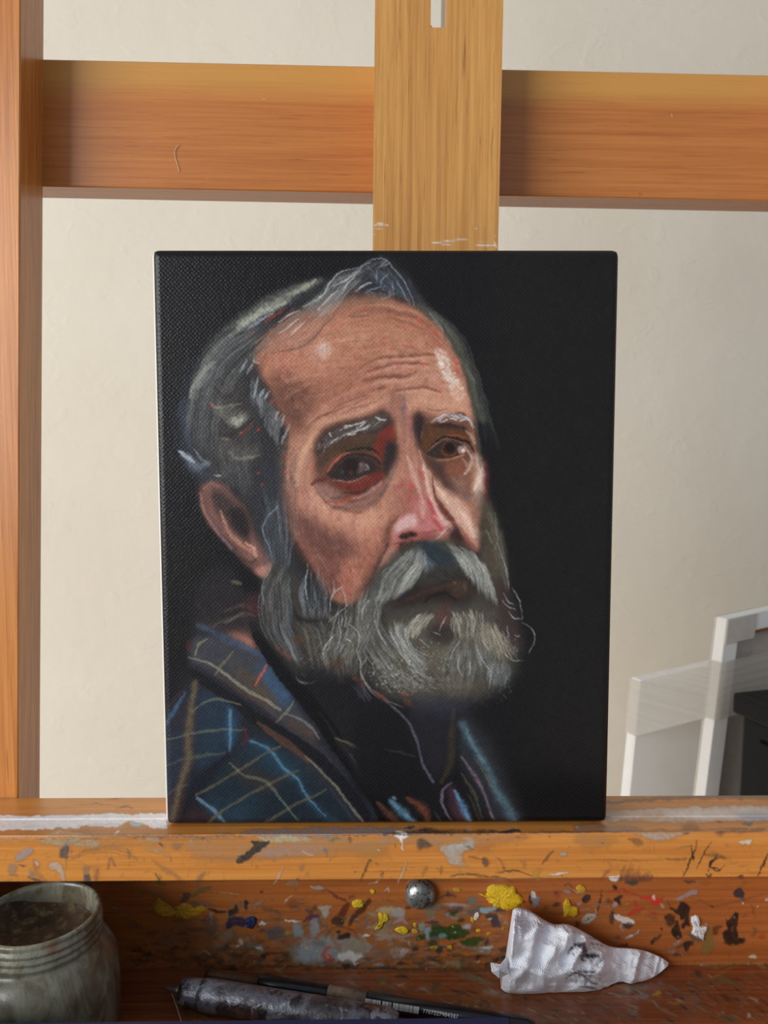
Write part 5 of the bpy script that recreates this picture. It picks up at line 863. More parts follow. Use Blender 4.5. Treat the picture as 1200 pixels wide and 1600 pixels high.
def rebase(o):                                   # move a mesh's origin to the middle of its underside
    me = o.data; n = len(me.vertices); a = np.empty(n * 3); me.vertices.foreach_get('co', a); a = a.reshape(-1, 3)
    c = np.array([(a[:, 0].min() + a[:, 0].max()) / 2, (a[:, 1].min() + a[:, 1].max()) / 2, a[:, 2].min()])
    me.vertices.foreach_set('co', (a - c).ravel()); o.location = Vector(c); me.update(); return o
def pigment(me, rgba):
    at_ = me.color_attributes.new('pigment', 'FLOAT_COLOR', 'POINT'); a = np.asarray(rgba, np.float32).copy(); a[:, :3] = lin(a[:, :3]) * G
    at_.data.foreach_set('color', a.astype(np.float32).ravel())
def coords(me):
    a = np.empty(len(me.vertices) * 3); me.vertices.foreach_get('co', a); return a.reshape(-1, 3)
def paint_mesh(me, p, keep=None):
    P = coords(me); x, y = project(P); c = p.sample(x, y)
    if keep is not None: c[:, 3] *= keep(P, x, y)
    pigment(me, c)
def slab(tl, tr, br, bl, back, nu, nv, bevel=.0008, rows=None):
    """a board: a subdivided front quad with eased edges, extruded by the vector back; returns V, F"""
    tl, tr, br, bl, back = [np.array(q, float) for q in (tl, tr, br, bl, back)]
    w = np.linalg.norm(tr - tl); h = np.linalg.norm(bl - tl); bu, bv = bevel / w, bevel / h; bn = back / np.linalg.norm(back)
    us = np.r_[0, np.linspace(bu, 1 - bu, nu), 1] if bevel else np.linspace(0, 1, nu + 1); vs_ = np.r_[0, np.linspace(bv, 1 - bv, nv), 1] if bevel else np.linspace(0, 1, nv + 1); V = []; F = []
    if rows is not None: vs_ = np.asarray(rows)
    for j, v in enumerate(vs_):
        for i, u in enumerate(us):
            q = (tl * (1 - u) + tr * u) * (1 - v) + (bl * (1 - u) + br * u) * v
            if i in (0, len(us) - 1) or j in (0, len(vs_) - 1): q = q + bn * bevel
            V.append(q)
    W, Hh = len(us), len(vs_); flip = np.dot(np.cross(tr - tl, bl - tl), back) < 0
    for j in range(Hh - 1):
        for i in range(W - 1): F.append((j * W + i, (j + 1) * W + i, (j + 1) * W + i + 1, j * W + i + 1))
    ring = [i for i in range(W)] + [j * W + W - 1 for j in range(1, Hh)] + [(Hh - 1) * W + i for i in range(W - 2, -1, -1)] + [j * W for j in range(Hh - 2, 0, -1)]
    n0 = len(V)
    for r in ring: V.append(V[r] - bn * bevel + back)
    m = len(ring)
    for k in range(m): F.append((ring[k], ring[(k + 1) % m], n0 + (k + 1) % m, n0 + k))
    F.append(tuple(n0 + k for k in range(m)))
    if flip: F = [tuple(reversed(f)) for f in F]
    return V, F
def box(x0, x1, y0, y1, z0, z1, bevel=.0008, M=None):
    bm = bmesh.new(); bmesh.ops.create_cube(bm, size=1)
    bmesh.ops.transform(bm, matrix=Matrix.Translation(((x0 + x1) / 2, (y0 + y1) / 2, (z0 + z1) / 2)) @ Matrix.Diagonal((x1 - x0, y1 - y0, z1 - z0, 1)), verts=bm.verts)
    if bevel: bmesh.ops.bevel(bm, geom=list(bm.edges), offset=bevel, segments=2, affect='EDGES', profile=.5)
    if M is not None: bmesh.ops.transform(bm, matrix=M, verts=bm.verts)
    V = [v.co.copy() for v in bm.verts]; F = [[v.index for v in f.verts] for f in bm.faces]; bm.free(); return V, F
def joinvf(*vf):
    V, F = [], []
    for v, f in vf: n = len(V); V += list(v); F += [tuple(i + n for i in q) for q in f]
    return V, F
def lathe(prof, seg=48, M=Matrix(), cap0=False, cap1=False):
    """prof: (radius, height) pairs, turned about z"""
    V, F = [], []
    for r, h in prof:
        for k in range(seg): a = 2 * math.pi * k / seg; V.append(M @ Vector((r * math.cos(a), r * math.sin(a), h)))
    for j in range(len(prof) - 1):
        for k in range(seg): F.append((j * seg + k, j * seg + (k + 1) % seg, (j + 1) * seg + (k + 1) % seg, (j + 1) * seg + k))
    if cap0: F.append(tuple(range(seg - 1, -1, -1)))
    if cap1: F.append(tuple((len(prof) - 1) * seg + k for k in range(seg)))
    return V, F
def tube(pts, r, seg=8, taper=None):
    P = [Vector(q) for q in pts]; V, F = [], []
    for i, q in enumerate(P):
        d = (P[min(i + 1, len(P) - 1)] - P[max(i - 1, 0)]).normalized(); a = d.orthogonal().normalized(); b = d.cross(a); rr = r * (taper[i] if taper else 1)
        for k in range(seg): t = 2 * math.pi * k / seg; V.append(q + a * (rr * math.cos(t)) + b * (rr * math.sin(t)))
    for i in range(len(P) - 1):
        for k in range(seg): F.append((i * seg + k, i * seg + (k + 1) % seg, (i + 1) * seg + (k + 1) % seg, (i + 1) * seg + k))
    F += [tuple(range(seg - 1, -1, -1)), tuple((len(P) - 1) * seg + k for k in range(seg))]; return V, F
# ------------------------------------------------------------------ the room
WALL_Y = 1.30
V, F = box(-3.2, 3.2, WALL_Y, WALL_Y + .12, -.02, 2.7, 0); o = part('wall_back', V, F, wall_material()); o['kind'] = 'structure'; tag(o, 'cream plastered wall with shallow trowel marks behind the easel', 'wall')
V, F = box(-3.2, 3.2, -2.6, WALL_Y, -.12, 0, 0); o = part('floor', V, F, plain('floor_tile', gc(206, 197, 182), .5, .4, .06, 6)); o['kind'] = 'structure'; tag(o, 'plain pale studio floor under the easel', 'floor')
# ------------------------------------------------------------------ the easel
Y_CANVAS, T_CANVAS = .395, .030
Y_MAST, Y_BAR, Y_POST = .428, .458, .429
Y_LIP, Y_TRAY = .3845, .420
Z_LEDGE = at(603, 1289, Y_CANVAS).z
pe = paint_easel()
easel = thing('easel', 'orange varnished wooden studio easel with paint-smeared ledge and tray', 'easel', (.02, .43, 0))
W_mast = wood('wood_mast', 2, gc(198,146,80), gc(187,133,69), gc(168,114,57), grain=1.3)
W_post = wood('wood_post', 2, gc(198,130,62), gc(184,114,48), gc(158,92,38))
W_bar = wood('wood_crossbar', 0, gc(182,114,55), gc(175,106,48), gc(162,94,41), band=(at(300, 160, Y_BAR).z, .012, gc(196,148,72)))
W_ledge = wood('wood_ledge', 0, gc(212,142,68), gc(203,131,59), gc(190,116,50), grain=.9)
W_tray = wood('wood_tray', 0, gc(176,104,52), gc(166,95,45), gc(146,80,37), grain=.9)
W_side = wood('wood_side', 2, gc(196,122,56), gc(180,106,46), gc(150,82,34), painted=False)
# mast with its slot
pm = Paint(560, -300, 810, 400, (180, 130, 70), 3)
for q, w, a in ((XY(583,353, 592,350, 606,352), 6, .85), (XY(584,357, 600,357), 3, .7), (XY(676,379, 700,377, 722,374, 736,373), 4, .9), (XY(673,380, 690,379), 3, .8), (XY(690,383, 712,381), 3, .7), (XY(737,381, 755,384, 776,383), 3.5, .9), (XY(738,378, 775,378), 2, .5), (XY(768,372, 777,368), 3, .6), (XY(772,376, 776,388), 4, .8), (XY(741,358, 747,357), 3, .8), (XY(582,366, 588,366), 3, .6)):
    pm.ln(q, w, (226,228,236), a, .8, n=.35)
pm.ln(XY(584,0, 586,160, 583,380), 3, (120,70,40), .25, .9); pm.ln(XY(588,190, 587,215), 3, (210,170,120), .6, .9, n=.4)
def mast_pt(px, py): return at(px, py, Y_MAST)
def mast_x(z, s):                                # left (s = 0) or right (s = 1) edge of the mast at height z, from the two ends seen
    a, b = (mast_pt(586, 0), mast_pt(582, 385)) if s == 0 else (mast_pt(787, 0), mast_pt(777, 385))
    a2, b2 = mast_pt(586, 0), mast_pt(582, 385); c2, d2 = mast_pt(787, 0), mast_pt(777, 385)
    w = ((c2.x - a2.x) + (d2.x - b2.x)) / 2; mid = ((a2.x + c2.x) / 2, (b2.x + d2.x) / 2); t = (z - a2.z) / (b2.z - a2.z)
    return mid[0] + (mid[1] - mid[0]) * t * .5 + (s - .5) * w
zs, z_lo, z_hi = mast_pt(684, 43).z, .12, 1.95
sx0, sx1 = mast_pt(673, 30).x, mast_pt(697, 30).x; z_slot_top = zs + .22
TH = .030
def q4(x0a, x1a, x0b, x1b, za, zb): return (x0a, Y_MAST, za), (x1a, Y_MAST, za), (x1b, Y_MAST, zb), (x0b, Y_MAST, zb)
L0, L1 = lambda z: mast_x(z, 0), lambda z: mast_x(z, 1)
vf = [slab(*q4(L0(zs), L1(zs), L0(z_lo), L1(z_lo), zs, z_lo), (0, TH, 0), 150, 0, 0, np.r_[np.linspace(0, .16, 230), np.linspace(.2, 1, 12)]),
      slab(*q4(L0(z_slot_top), sx0, L0(zs), sx0, z_slot_top, zs), (0, TH, 0), 40, 30, 0), slab(*q4(sx1, L1(z_slot_top), sx1, L1(zs), z_slot_top, zs), (0, TH, 0), 40, 30, 0),
      slab(*q4(L0(z_hi), L1(z_hi), L0(z_slot_top), L1(z_slot_top), z_hi, z_slot_top), (0, TH, 0), 20, 10, 0)]
for sx, s in ((sx0, 1), (sx1, -1)):              # rounded foot of the slot
    r = .0022; V = []; F = []
    arc = [(sx, zs)] + [(sx + s * (r - r * math.cos(a)), zs + r - r * math.sin(a)) for a in np.linspace(0, math.pi / 2, 6)]
    for y in (Y_MAST + .0004, Y_MAST + TH): V += [(x, y, z) for x, z in arc]
    n = len(arc); F = [tuple(range(n)), tuple(range(2 * n - 1, n - 1, -1))] + [(k, n + k, n + (k + 1) % n, (k + 1) % n) for k in range(n)]
    vf.append((V, F))
V, F = joinvf(*vf); o = part('mast', V, F, W_mast, easel); o['label'] = 'tall tan centre board with a narrow slot and white smears'
paint_mesh(o.data, pm, lambda P, x, y: (P[:, 1] < Y_MAST + .002) * (y > -290) * (y < 395))
# crossbar behind mast and posts
a, b = at(62, 291, Y_BAR), at(1200, 313.5, Y_BAR); c, d = at(65, 92, Y_BAR), at(1200, 117, Y_BAR)
ext = lambda p, q, x: p + (q - p) * ((x - p.x) / (q.x - p.x))
XL, XR = -.262, .318
pb = Paint(-20, 60, 1220, 340, (150, 90, 50), 4)
for x, y in ((234,220), (189,270), (325,280), (163,245), (538,220), (413,155), (965,120), (1049,180)): pb.dot(x, y, 1.2, (214,200,180), .8, .6)
pb.dot(1000, 303, 2.2, (196,50,40), .9, .7); pb.ln(XY(1048,172, 1050,184), 1.6, (220,214,206), .8, .7)
V, F = slab(ext(c, d, XL), ext(c, d, XR), ext(a, b, XR), ext(a, b, XL), (0, .0205, 0), 500, 90, .0007)
o = part('crossbar', V, F, W_bar, easel); paint_mesh(o.data, pb, lambda P, x, y: (P[:, 1] < Y_BAR + .002) * (x > -10) * (x < 1210)); o['label'] = 'horizontal orange wooden rail crossing behind the centre board'
# side posts
pp = Paint(-60, -20, 60, 1260, (190, 115, 50), 5)
for q, w in ((XY(10,352, 14,362, 12,370), 7), (XY(0,383, 10,385), 5), (XY(13,362, 17,366), 4), (XY(2,378, 8,379), 3)): pp.ln(q, w, (214,210,210), .85, .8, n=.4)
f0, f1 = at(32, 0, Y_POST), at(28.5, 1240, Y_POST)
def post_x(z): return f0.x + (f1.x - f0.x) * (z - f0.z) / (f1.z - f0.z)
PW = .046
V, F = slab((post_x(1.95) - PW, Y_POST, 1.95), (post_x(1.95), Y_POST, 1.95), (post_x(.06), Y_POST, .06), (post_x(.06) - PW, Y_POST, .06), (0, Y_BAR - Y_POST, 0), 40, 0, .0007, np.r_[0, .0005, np.linspace(.17, .27, 60), np.linspace(.3, 1, 10)])
o = part('post', V, F, W_post, easel); paint_mesh(o.data, pp, lambda P, x, y: (P[:, 1] < Y_POST + .002) * (y > 0) * (y < 1250)); o['label'] = 'bright orange side post at the left edge'
xm = (mast_x(1.2, 0) + mast_x(1.2, 1)) / 2
V, F = slab((2 * xm - post_x(1.95), Y_POST, 1.95), (2 * xm - post_x(1.95) + PW, Y_POST, 1.95), (2 * xm - post_x(.06) + PW, Y_POST, .06), (2 * xm - post_x(.06), Y_POST, .06), (0, Y_BAR - Y_POST, 0), 4, 20, .0007)
o = part('post', V, F, W_side, easel)
for s in (0, 1):
    xa = post_x(.06) - PW if s == 0 else 2 * xm - post_x(.06)
    V, F = box(xa - .004, xa + PW + .004, .10, .86, 0, .062, .002); part('foot', V, F, wood('wood_foot', 1, gc(196,122,56), gc(180,106,46), gc(150,82,34), painted=False) if s == 0 else bpy.data.materials['wood_foot'], easel)
V, F = box(post_x(.3), 2 * xm - post_x(.3), Y_POST + .006, Y_BAR - .004, .26, .33, .001); part('stretcher', V, F, W_side, easel)
# ledge: a moulded bar, its section carried along x and its ends following the photographed lines
XA, XB = -.30, .33
z0, zb = Z_LEDGE, Z_LEDGE - .0246
sec = [(.409 + .02, z0 - .020), (.409 + .02, z0 - .0006), (.4284, z0)]
def seg(p, q, n): return [(p[0] + (q[0] - p[0]) * k / n, p[1] + (q[1] - p[1]) * k / n) for k in range(1, n + 1)]
sec += seg(sec[-1], (.4040, z0), 24) + seg((.4040, z0), (.4034, z0 - .0006), 1) + seg((.4034, z0 - .0006), (.3935, z0 - .0006), 12) + seg((.3935, z0 - .0006), (.3931, z0 + .0004), 1) + seg((.3931, z0 + .0004), (.3853, z0 + .0002), 9) + seg((.3853, z0), (Y_LIP, z0 - .0012), 3) + seg((Y_LIP, z0 - .0012), (Y_LIP, zb + .0008), 60) + seg((Y_LIP, zb + .0008), (Y_LIP + .0008, zb), 1) + [(.418, zb)]
xs = np.linspace(XA, XB, 1200); S = np.array(sec); n, m = len(xs), len(S)
V = [(x, s[0], s[1]) for x in xs for s in S]; F = [(i * m + j, i * m + (j + 1) % m, (i + 1) * m + (j + 1) % m, (i + 1) * m + j) for i in range(n - 1) for j in range(m)]
F += [tuple(range(m - 1, -1, -1)), tuple((n - 1) * m + j for j in range(m))]
ledge = part('ledge', V, F, W_ledge, easel); ledge['label'] = 'shelf bar holding the canvas, streaked with dried paint'
paint_mesh(ledge.data, pe, lambda P, x, y: (P[:, 2] > zb + .0004) * (x > -85) * (x < 1290) * np.where(P[:, 1] < Y_LIP + .0001, y < 1392, 1))
# tray: back board, floor, ends and front wall
Z_TRAY = at(600, 1512, Y_TRAY).z
TA, TB = -.2130, .2690
V, F = slab((TA, Y_TRAY, zb + .003), (TB, Y_TRAY, zb + .003), (TB, Y_TRAY, Z_TRAY - .010), (TA, Y_TRAY, Z_TRAY - .010), (0, .009, 0), 1250, 150, .0005)
tray_back = part('tray_back', V, F, W_tray, easel); tray_back['label'] = 'orange board under the ledge covered with colourful paint daubs'
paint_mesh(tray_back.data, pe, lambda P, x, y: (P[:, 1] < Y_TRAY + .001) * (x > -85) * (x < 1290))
Y_FRONT = .235
V, F = slab((TA, Y_TRAY - .0003, Z_TRAY), (TB, Y_TRAY - .0003, Z_TRAY), (TB, Y_FRONT, Z_TRAY), (TA, Y_FRONT, Z_TRAY), (0, 0, -.008), 700, 150, .0004)
o = part('tray_floor', V, F, wood('wood_tray_floor', 0, gc(150,84,46), gc(128,68,36), gc(98,50,28), grain=.8), easel); o['label'] = 'tray bottom scuffed with diagonal paint smears'; paint_mesh(o.data, pe, lambda P, x, y: (P[:, 2] > Z_TRAY - .001) * (x > -85) * (x < 1290) * (y < 1990))
for x0, x1 in ((TA - .010, TA), (TB, TB + .010)):
    V, F = box(x0, x1, Y_FRONT, Y_TRAY + .009, Z_TRAY - .010, zb - .0005, .001); part('tray_end', V, F, W_side, easel)
V, F = box(TA, TB, Y_FRONT - .009, Y_FRONT, Z_TRAY - .010, Z_TRAY + .020, .001); part('tray_front', V, F, W_side, easel)
for x0 in (-.05, .09):
    V, F = box(x0, x0 + .03, Y_TRAY + .009, Y_MAST + .001, Z_TRAY - .008, Z_TRAY + .055, .0005); part('cleat', V, F, W_side, easel)
# domed bolt head under the ledge
bc = at(656, 1394, Y_TRAY - .0002); Rb = 24.5 * Y_TRAY / FPX
prof = [(Rb * math.cos(t), .0020 + Rb * .66 * math.sin(t)) for t in np.linspace(0, math.pi / 2 * .985, 14)]
V, F = lathe([(Rb * .98, 0)] + prof, 40, Matrix.Translation(bc) @ Matrix.Rotation(math.pi / 2, 4, 'X'), False, True)
t = NT('worn_steel'); v = t.obj(); nz = t.noise(v, 420, 6, .65); n2 = t.noise(v, 140, 4)
t.set(Base_Color=t.mix(t.ramp(nz, [(.52, (0, 0, 0)), (.6, (1, 1, 1))]), t.ramp(n2, [(.35, gc(120,122,120)), (.65, gc(176,182,180))]), gc(74,62,50)), Metallic=.75, Roughness=.36); t.bump(nz, .3, .0006)
o = part('bolt', V, F, t.m, easel, True); o['label'] = 'worn silver domed bolt head'
# thick paint crusts, one object each
def daub(outline, col, h, k):
    P = smooth(outline, 4, True); c = P.mean(0); rr = random.Random(k); V = []; F = []; rings = (1, .93, .72, .42); n = len(P)
    cz = [0, .75, 1.0, .95]
    for r, f in zip(rings, cz):
        for q in P:
            j = 1 + (rr.random() - .5) * .17; w = at(c[0] + (q[0] - c[0]) * r * j, c[1] + (q[1] - c[1]) * r * j, Y_TRAY)
            V.append((w.x, Y_TRAY + .0003 - (h * .001 * f * rr.uniform(.55, 1.25) if f else 0), w.z))
    w = at(c[0], c[1], Y_TRAY); V.append((w.x, Y_TRAY - h * .001 * .8, w.z))
    for j in range(3):
        for i in range(n): F.append((j * n + i, (j + 1) * n + i, (j + 1) * n + (i + 1) % n, j * n + (i + 1) % n))
    for i in range(n): F.append((3 * n + i, 4 * n, 3 * n + (i + 1) % n))
    key = 'oil_paint_%d_%d_%d' % col
    if key not in bpy.data.materials:
        t = NT(key); v = t.obj(); nz = t.noise(v, 900, 5, .6, .6)
        t.set(Base_Color=t.ramp(nz, [(.3, gc(*[x * .86 for x in col])), (.6, gc(*col))]), Roughness=.42); t.bump(nz, .7, .0012)
    part('paint_daub', V, F, bpy.data.materials[key], tray_back, True)
for k, (ol, col, h) in enumerate(DAUBS): daub(ol(), col, h, k)
# ------------------------------------------------------------------ the painting
port = paint_portrait()
tl, tr, br, bl = [np.array(at(*q, Y_CANVAS)) for q in ((235, 388.5), (969.5, 388.5), (950, 1285), (257.5, 1293))]
bl[2] = br[2] = Z_LEDGE + .0003 if False else (bl[2] + br[2]) / 2
nu, nv = 620, 770; R_E, R_C = .0042, .004
Wc, Hc = np.linalg.norm(tr - tl), np.linalg.norm(bl - tl)
ea = np.r_[0, .0003, .0008, .0016, .0026]; uu = np.r_[ea / Wc, np.linspace(R_E / Wc, 1 - R_E / Wc, nu), 1 - ea[::-1] / Wc]; vv = np.r_[ea / Hc, np.linspace(R_E / Hc, 1 - R_E / Hc, nv), 1 - ea[::-1] / Hc]
U, Vv = np.meshgrid(uu, vv); d = np.minimum(np.minimum(U, 1 - U) * Wc, np.minimum(Vv, 1 - Vv) * Hc)
drop = np.where(d < R_E, R_E - np.sqrt(np.maximum(R_E ** 2 - (R_E - d) ** 2, 0)), 0)
a_ = np.clip(1 - np.minimum(U, 1 - U) * Wc / R_C, 0, 1); b_ = np.clip(1 - np.minimum(Vv, 1 - Vv) * Hc / R_C, 0, 1)   # rounded corners
su = np.where(U < .5, 1, -1) * (a_ - a_ * np.sqrt(1 - b_ ** 2 / 2)) * R_C / Wc; sv = np.where(Vv < .5, 1, -1) * (b_ - b_ * np.sqrt(1 - a_ ** 2 / 2)) * R_C / Hc
U2, V2 = U + su, Vv + sv
P = ((tl * (1 - U2[..., None]) + tr * U2[..., None]) * (1 - V2[..., None]) + (bl * (1 - U2[..., None]) + br * U2[..., None]) * V2[..., None]); P[..., 1] += drop
hh, ww = U.shape; idx = np.arange(hh * ww).reshape(hh, ww)
F = np.stack([idx[:-1, :-1], idx[1:, :-1], idx[1:, 1:], idx[:-1, 1:]], -1).reshape(-1, 4).tolist()
ring = list(idx[0, :]) + list(idx[1:, -1]) + list(idx[-1, -2::-1]) + list(idx[-2:0:-1, 0]); V = P.reshape(-1, 3); n0 = len(V)
back = V[ring].copy(); back[:, 1] = Y_CANVAS + T_CANVAS; V = np.vstack([V, back]); m = len(ring)
F += [(ring[k], ring[(k + 1) % m], n0 + (k + 1) % m, n0 + k) for k in range(m)]
painting = thing('portrait_painting', 'small dark oil portrait of a grey-bearded old man in plaid, on the easel ledge', 'painting', ((tl[0] + tr[0]) / 2, Y_CANVAS + .015, bl[2]))
me = bpy.data.meshes.new('canvas'); me.from_pydata(V.tolist(), [], F); me.update(); me.materials.append(canvas_material()); me.polygons.foreach_set('use_smooth', [True] * len(me.polygons))
x, y = project(V); c = port.sample(x, y); c[:, 3] = 1
ue = np.r_[U.ravel(), np.full(m, .5)]; left = (U.ravel() * Wc < .0012); c[:n0][left, :3] = np.array([.9, .89, .87])
c[n0:, :3] = np.where((V[n0:, 0] < tl[0] + .012)[:, None], .88, .07); pigment(me, c); link('canvas', me, painting)
raw = plain('stretcher_pine', gc(186,150,104), .7, .2, .1, 40)
cz0, cz1, cx0, cx1 = bl[2] + .004, tl[2] - .004, bl[0] + .004, br[0] - .004
for x0, x1, z0_, z1_ in ((cx0, cx1, cz0, cz0 + .03), (cx0, cx1, cz1 - .03, cz1), (cx0, cx0 + .03, cz0 + .03, cz1 - .03), (cx1 - .03, cx1, cz0 + .03, cz1 - .03)):
    V, F = box(x0, x1, Y_CANVAS + .014, Y_CANVAS + T_CANVAS + .0015, z0_, z1_, .0006); part('stretcher_bar', V, F, raw, painting)
# ------------------------------------------------------------------ glass jar of dirty solvent
JY = .372; RIM_R = .0285
zj = Z_TRAY; jc = atz(62, 1424, at(60, 1424, JY).z); jx, jy = at(62, 1424, JY).x, JY; RIM_Z = at(62, 1424, JY).z
jar = thing('glass_jar', 'grimy glass jar of dirty paint solvent standing in the easel tray', 'jar', (jx, jy, Z_TRAY)); JH = RIM_Z - Z_TRAY
T = Matrix.Translation((jx, jy, Z_TRAY))
BR = .0375; nk = JH - .0165
outer = [(BR - .006, 0), (BR - .0015, .0012), (BR, .004), (BR, nk * .62), (BR - .0012, nk * .8), (BR - .0042, nk * .93), (RIM_R + .0018, nk), (RIM_R + .0002, nk + .0012)]
for k in range(3): zz = nk + .0028 + k * .0036; outer += [(RIM_R + .0001, zz), (RIM_R + .0011, zz + .0012), (RIM_R + .0011, zz + .0022), (RIM_R + .0001, zz + .0032)]
outer += [(RIM_R, JH - .0022), (RIM_R + .0004, JH - .0010), (RIM_R - .0002, JH - .0001), (RIM_R - .0012, JH), (RIM_R - .0021, JH - .0006), (RIM_R - .0023, JH - .003), (RIM_R - .0022, nk), (BR - .0030, nk * .8), (BR - .0026, nk * .6), (BR - .0026, .006), (.001, .005)]
V, F = lathe(outer, 72, T, True, False)
t = NT('grimy_glass'); v = t.obj(); st = t.noise(t.mapv(v, (90, 90, 16)), 1, 5, .6, .5); sp = t.noise(v, 330, 6, .7); big = t.noise(t.mapv(v, (55, 55, 30)), 1, 6, .65, .8)
c = t.ramp(big, [(.3, gc(70,60,44)), (.44, gc(112,104,84)), (.56, gc(146,144,126)), (.68, gc(104,108,92))])
c = t.mix(t.math('MULTIPLY', t.ramp(st, [(.55, (0, 0, 0)), (.68, (1, 1, 1))]), .4), c, gc(160,160,150)); c = t.mix(t.math('MULTIPLY', t.ramp(t.noise(v, 60, 3), [(.6, (0, 0, 0)), (.7, (1, 1, 1))]), .5), c, gc(150,96,70)); c = t.mix(t.math('MULTIPLY', t.ramp(sp, [(.62, (0, 0, 0)), (.7, (1, 1, 1))]), .7), c, gc(58,50,38))
z = t.n('ShaderNodeSeparateXYZ', {0: v}).outputs[2]
t.set(Base_Color=c, Roughness=.28, Specular_IOR_Level=.5, Transmission_Weight=.12, Coat_Weight=.25, Coat_Roughness=.12); t.bump(t.math('ADD', sp, st), .3, .0006)
o = part('jar_body', V, F, t.m, jar, True)
t = NT('solvent_sludge'); v = t.obj(); n1 = t.noise(v, 180, 6, .65); n2 = t.noise(v, 60, 4)
t.set(Base_Color=t.mix(t.ramp(n1, [(.52, (0, 0, 0)), (.66, (1, 1, 1))]), t.ramp(n2, [(.35, gc(52,38,26)), (.65, gc(84,62,42))]), gc(112,98,66)), Roughness=.55); t.bump(n1, .6, .0015); SL = t.m
V = [(0, 0, 0)]; F = []; rr = random.Random(3); NR, NS = 14, 60
for i in range(1, NR + 1):
    for k in range(NS):
        a = 2 * math.pi * k / NS; r = (RIM_R - .0021) * i / NR; e = max(0, (i / NR - .55) / .45)
        lift = e * e * (.0035 + .009 * max(0, math.cos(a - math.pi * .98)) ** 1.5) + .0009 * math.sin(a * 5 + i) * e + rr.uniform(-.0004, .0004)
        V.append((r * math.cos(a), r * math.sin(a), lift))
F = [(0, 1 + k, 1 + (k + 1) % NS) for k in range(NS)] + [(1 + (i - 1) * NS + k, 1 + i * NS + k, 1 + i * NS + (k + 1) % NS, 1 + (i - 1) * NS + (k + 1) % NS) for i in range(1, NR) for k in range(NS)]
V = [(jx + a, jy + b, Z_TRAY + JH - .0150 + c) for a, b, c in V]; o = part('solvent', V, F, SL, jar, True); o['label'] = 'dark brown crusted sludge inside the jar'
# ------------------------------------------------------------------ tools lying in the tray
def frame(p, q, up=Vector((0, 0, 1))):           # local z runs from p to q, local x as close to up as possible
    z = (q - p).normalized(); x = (up - z * up.dot(z)).normalized(); y = z.cross(x); return Matrix(((x.x, y.x, z.x, p.x), (x.y, y.y, z.y, p.y), (x.z, y.z, z.z, p.z), (0, 0, 0, 1))), (q - p).length
R1 = .0082
def axis_pt(px, py, r):                           # a point r above the tray floor on the sight line of a pixel
    return atz(px, py, Z_TRAY + r)
a, b = axis_pt(284, 1548, R1), axis_pt(620, 1606, R1); M1, l1 = frame(a, b)
pen = thing('marker_pen', 'thick paint-crusted silver pen with a pointed tip lying in the tray', 'pen', tuple((a + b) / 2 - Vector((0, 0, R1))))
t = NT('crusted_metal'); v = t.obj(); n1 = t.noise(v, 120, 6, .65, .5); n2 = t.noise(v, 50, 4, .6); n3 = t.noise(v, 420, 4, .7)
c = t.ramp(n2, [(.28, gc(40,38,42)), (.40, gc(92,86,86)), (.5, gc(128,130,140)), (.6, gc(60,56,58)), (.68, gc(120,86,76)), (.76, gc(52,56,70))])
c = t.mix(t.ramp(n1, [(.56, (0, 0, 0)), (.62, (1, 1, 1))]), c, gc(158,162,172)); c = t.mix(t.math('MULTIPLY', t.ramp(n3, [(.6, (0, 0, 0)), (.68, (1, 1, 1))]), .8), c, gc(36,30,28))
t.set(Base_Color=c, Metallic=.45, Roughness=.3); t.bump(t.math('ADD', n1, n3), .5, .0008); CM = t.m
V, F = lathe([(R1 * .72, .0115), (R1 * .95, .0125), (R1, .016), (R1 * 1.0, .05), (R1 * 1.04, .09), (R1 * 1.04, l1 - .004), (R1 * .8, l1)], 32, M1, False, True); part('barrel', V, F, CM, pen, True)
V, F = lathe([(R1 * .55, -.0002), (R1 * .78, .0003), (R1 * .84, .004), (R1 * .88, .0105), (R1 * .88, .0118), (R1 * .7, .012)], 32, M1, True, True); part('collar', V, F, CM, pen, True)
V, F = lathe([(.0004, -.0115), (.0009, -.010), (.0020, -.003), (.0032, .0004)], 20, M1, True, True); part('nib', V, F, plain('nib_metal', gc(120,112,104), .35, .5, .3, 300, .6), pen, True)
R2 = .0043
a, b = axis_pt(318, 1521, R2), axis_pt(836, 1606, R2); M2, l2 = frame(a, b)
brush = thing('brush_handle', 'slim black handle printed with a white barcode and number in the tray', 'brush', tuple((a + b) / 2 - Vector((0, 0, R2))))
def along(px, py): q = axis_pt(px, py, R2); return (q - a).dot((b - a).normalized())
s1, s2 = along(512, 1556), along(572, 1566)
lac = plain('black_lacquer', gc(24,26,34), .28, .5, .2, 80)
HEX = 24
V, F = lathe([(R2 * .8, along(404, 1536) - .0), (R2, along(404, 1536) + .001), (R2, s1)], HEX, M2, True, True); part('handle_front', V, F, lac, brush, True)
V, F = lathe([(R2 * 1.03, s1), (R2 * 1.03, s2)], HEX, M2, True, True); o = part('dried_paint_band', V, F, plain('dried_brown_paint', gc(120,104,88), .7, .3, .35, 260, 0, .4), brush, True)
V, F = lathe([(R2 * 1.0, s2), (R2 * 1.0, l2 - .004), (R2 * .6, l2)], HEX, M2, True, True); part('handle', V, F, lac, brush, True)
V, F = lathe([(R2 * .55, along(322, 1522)), (R2 * .8, along(330, 1523)), (R2 * .8, along(405, 1536))], HEX, M2, True, True); part('ferrule', V, F, plain('dirty_ferrule', gc(92,62,40), .5, .5, .4, 200, .3), brush, True)
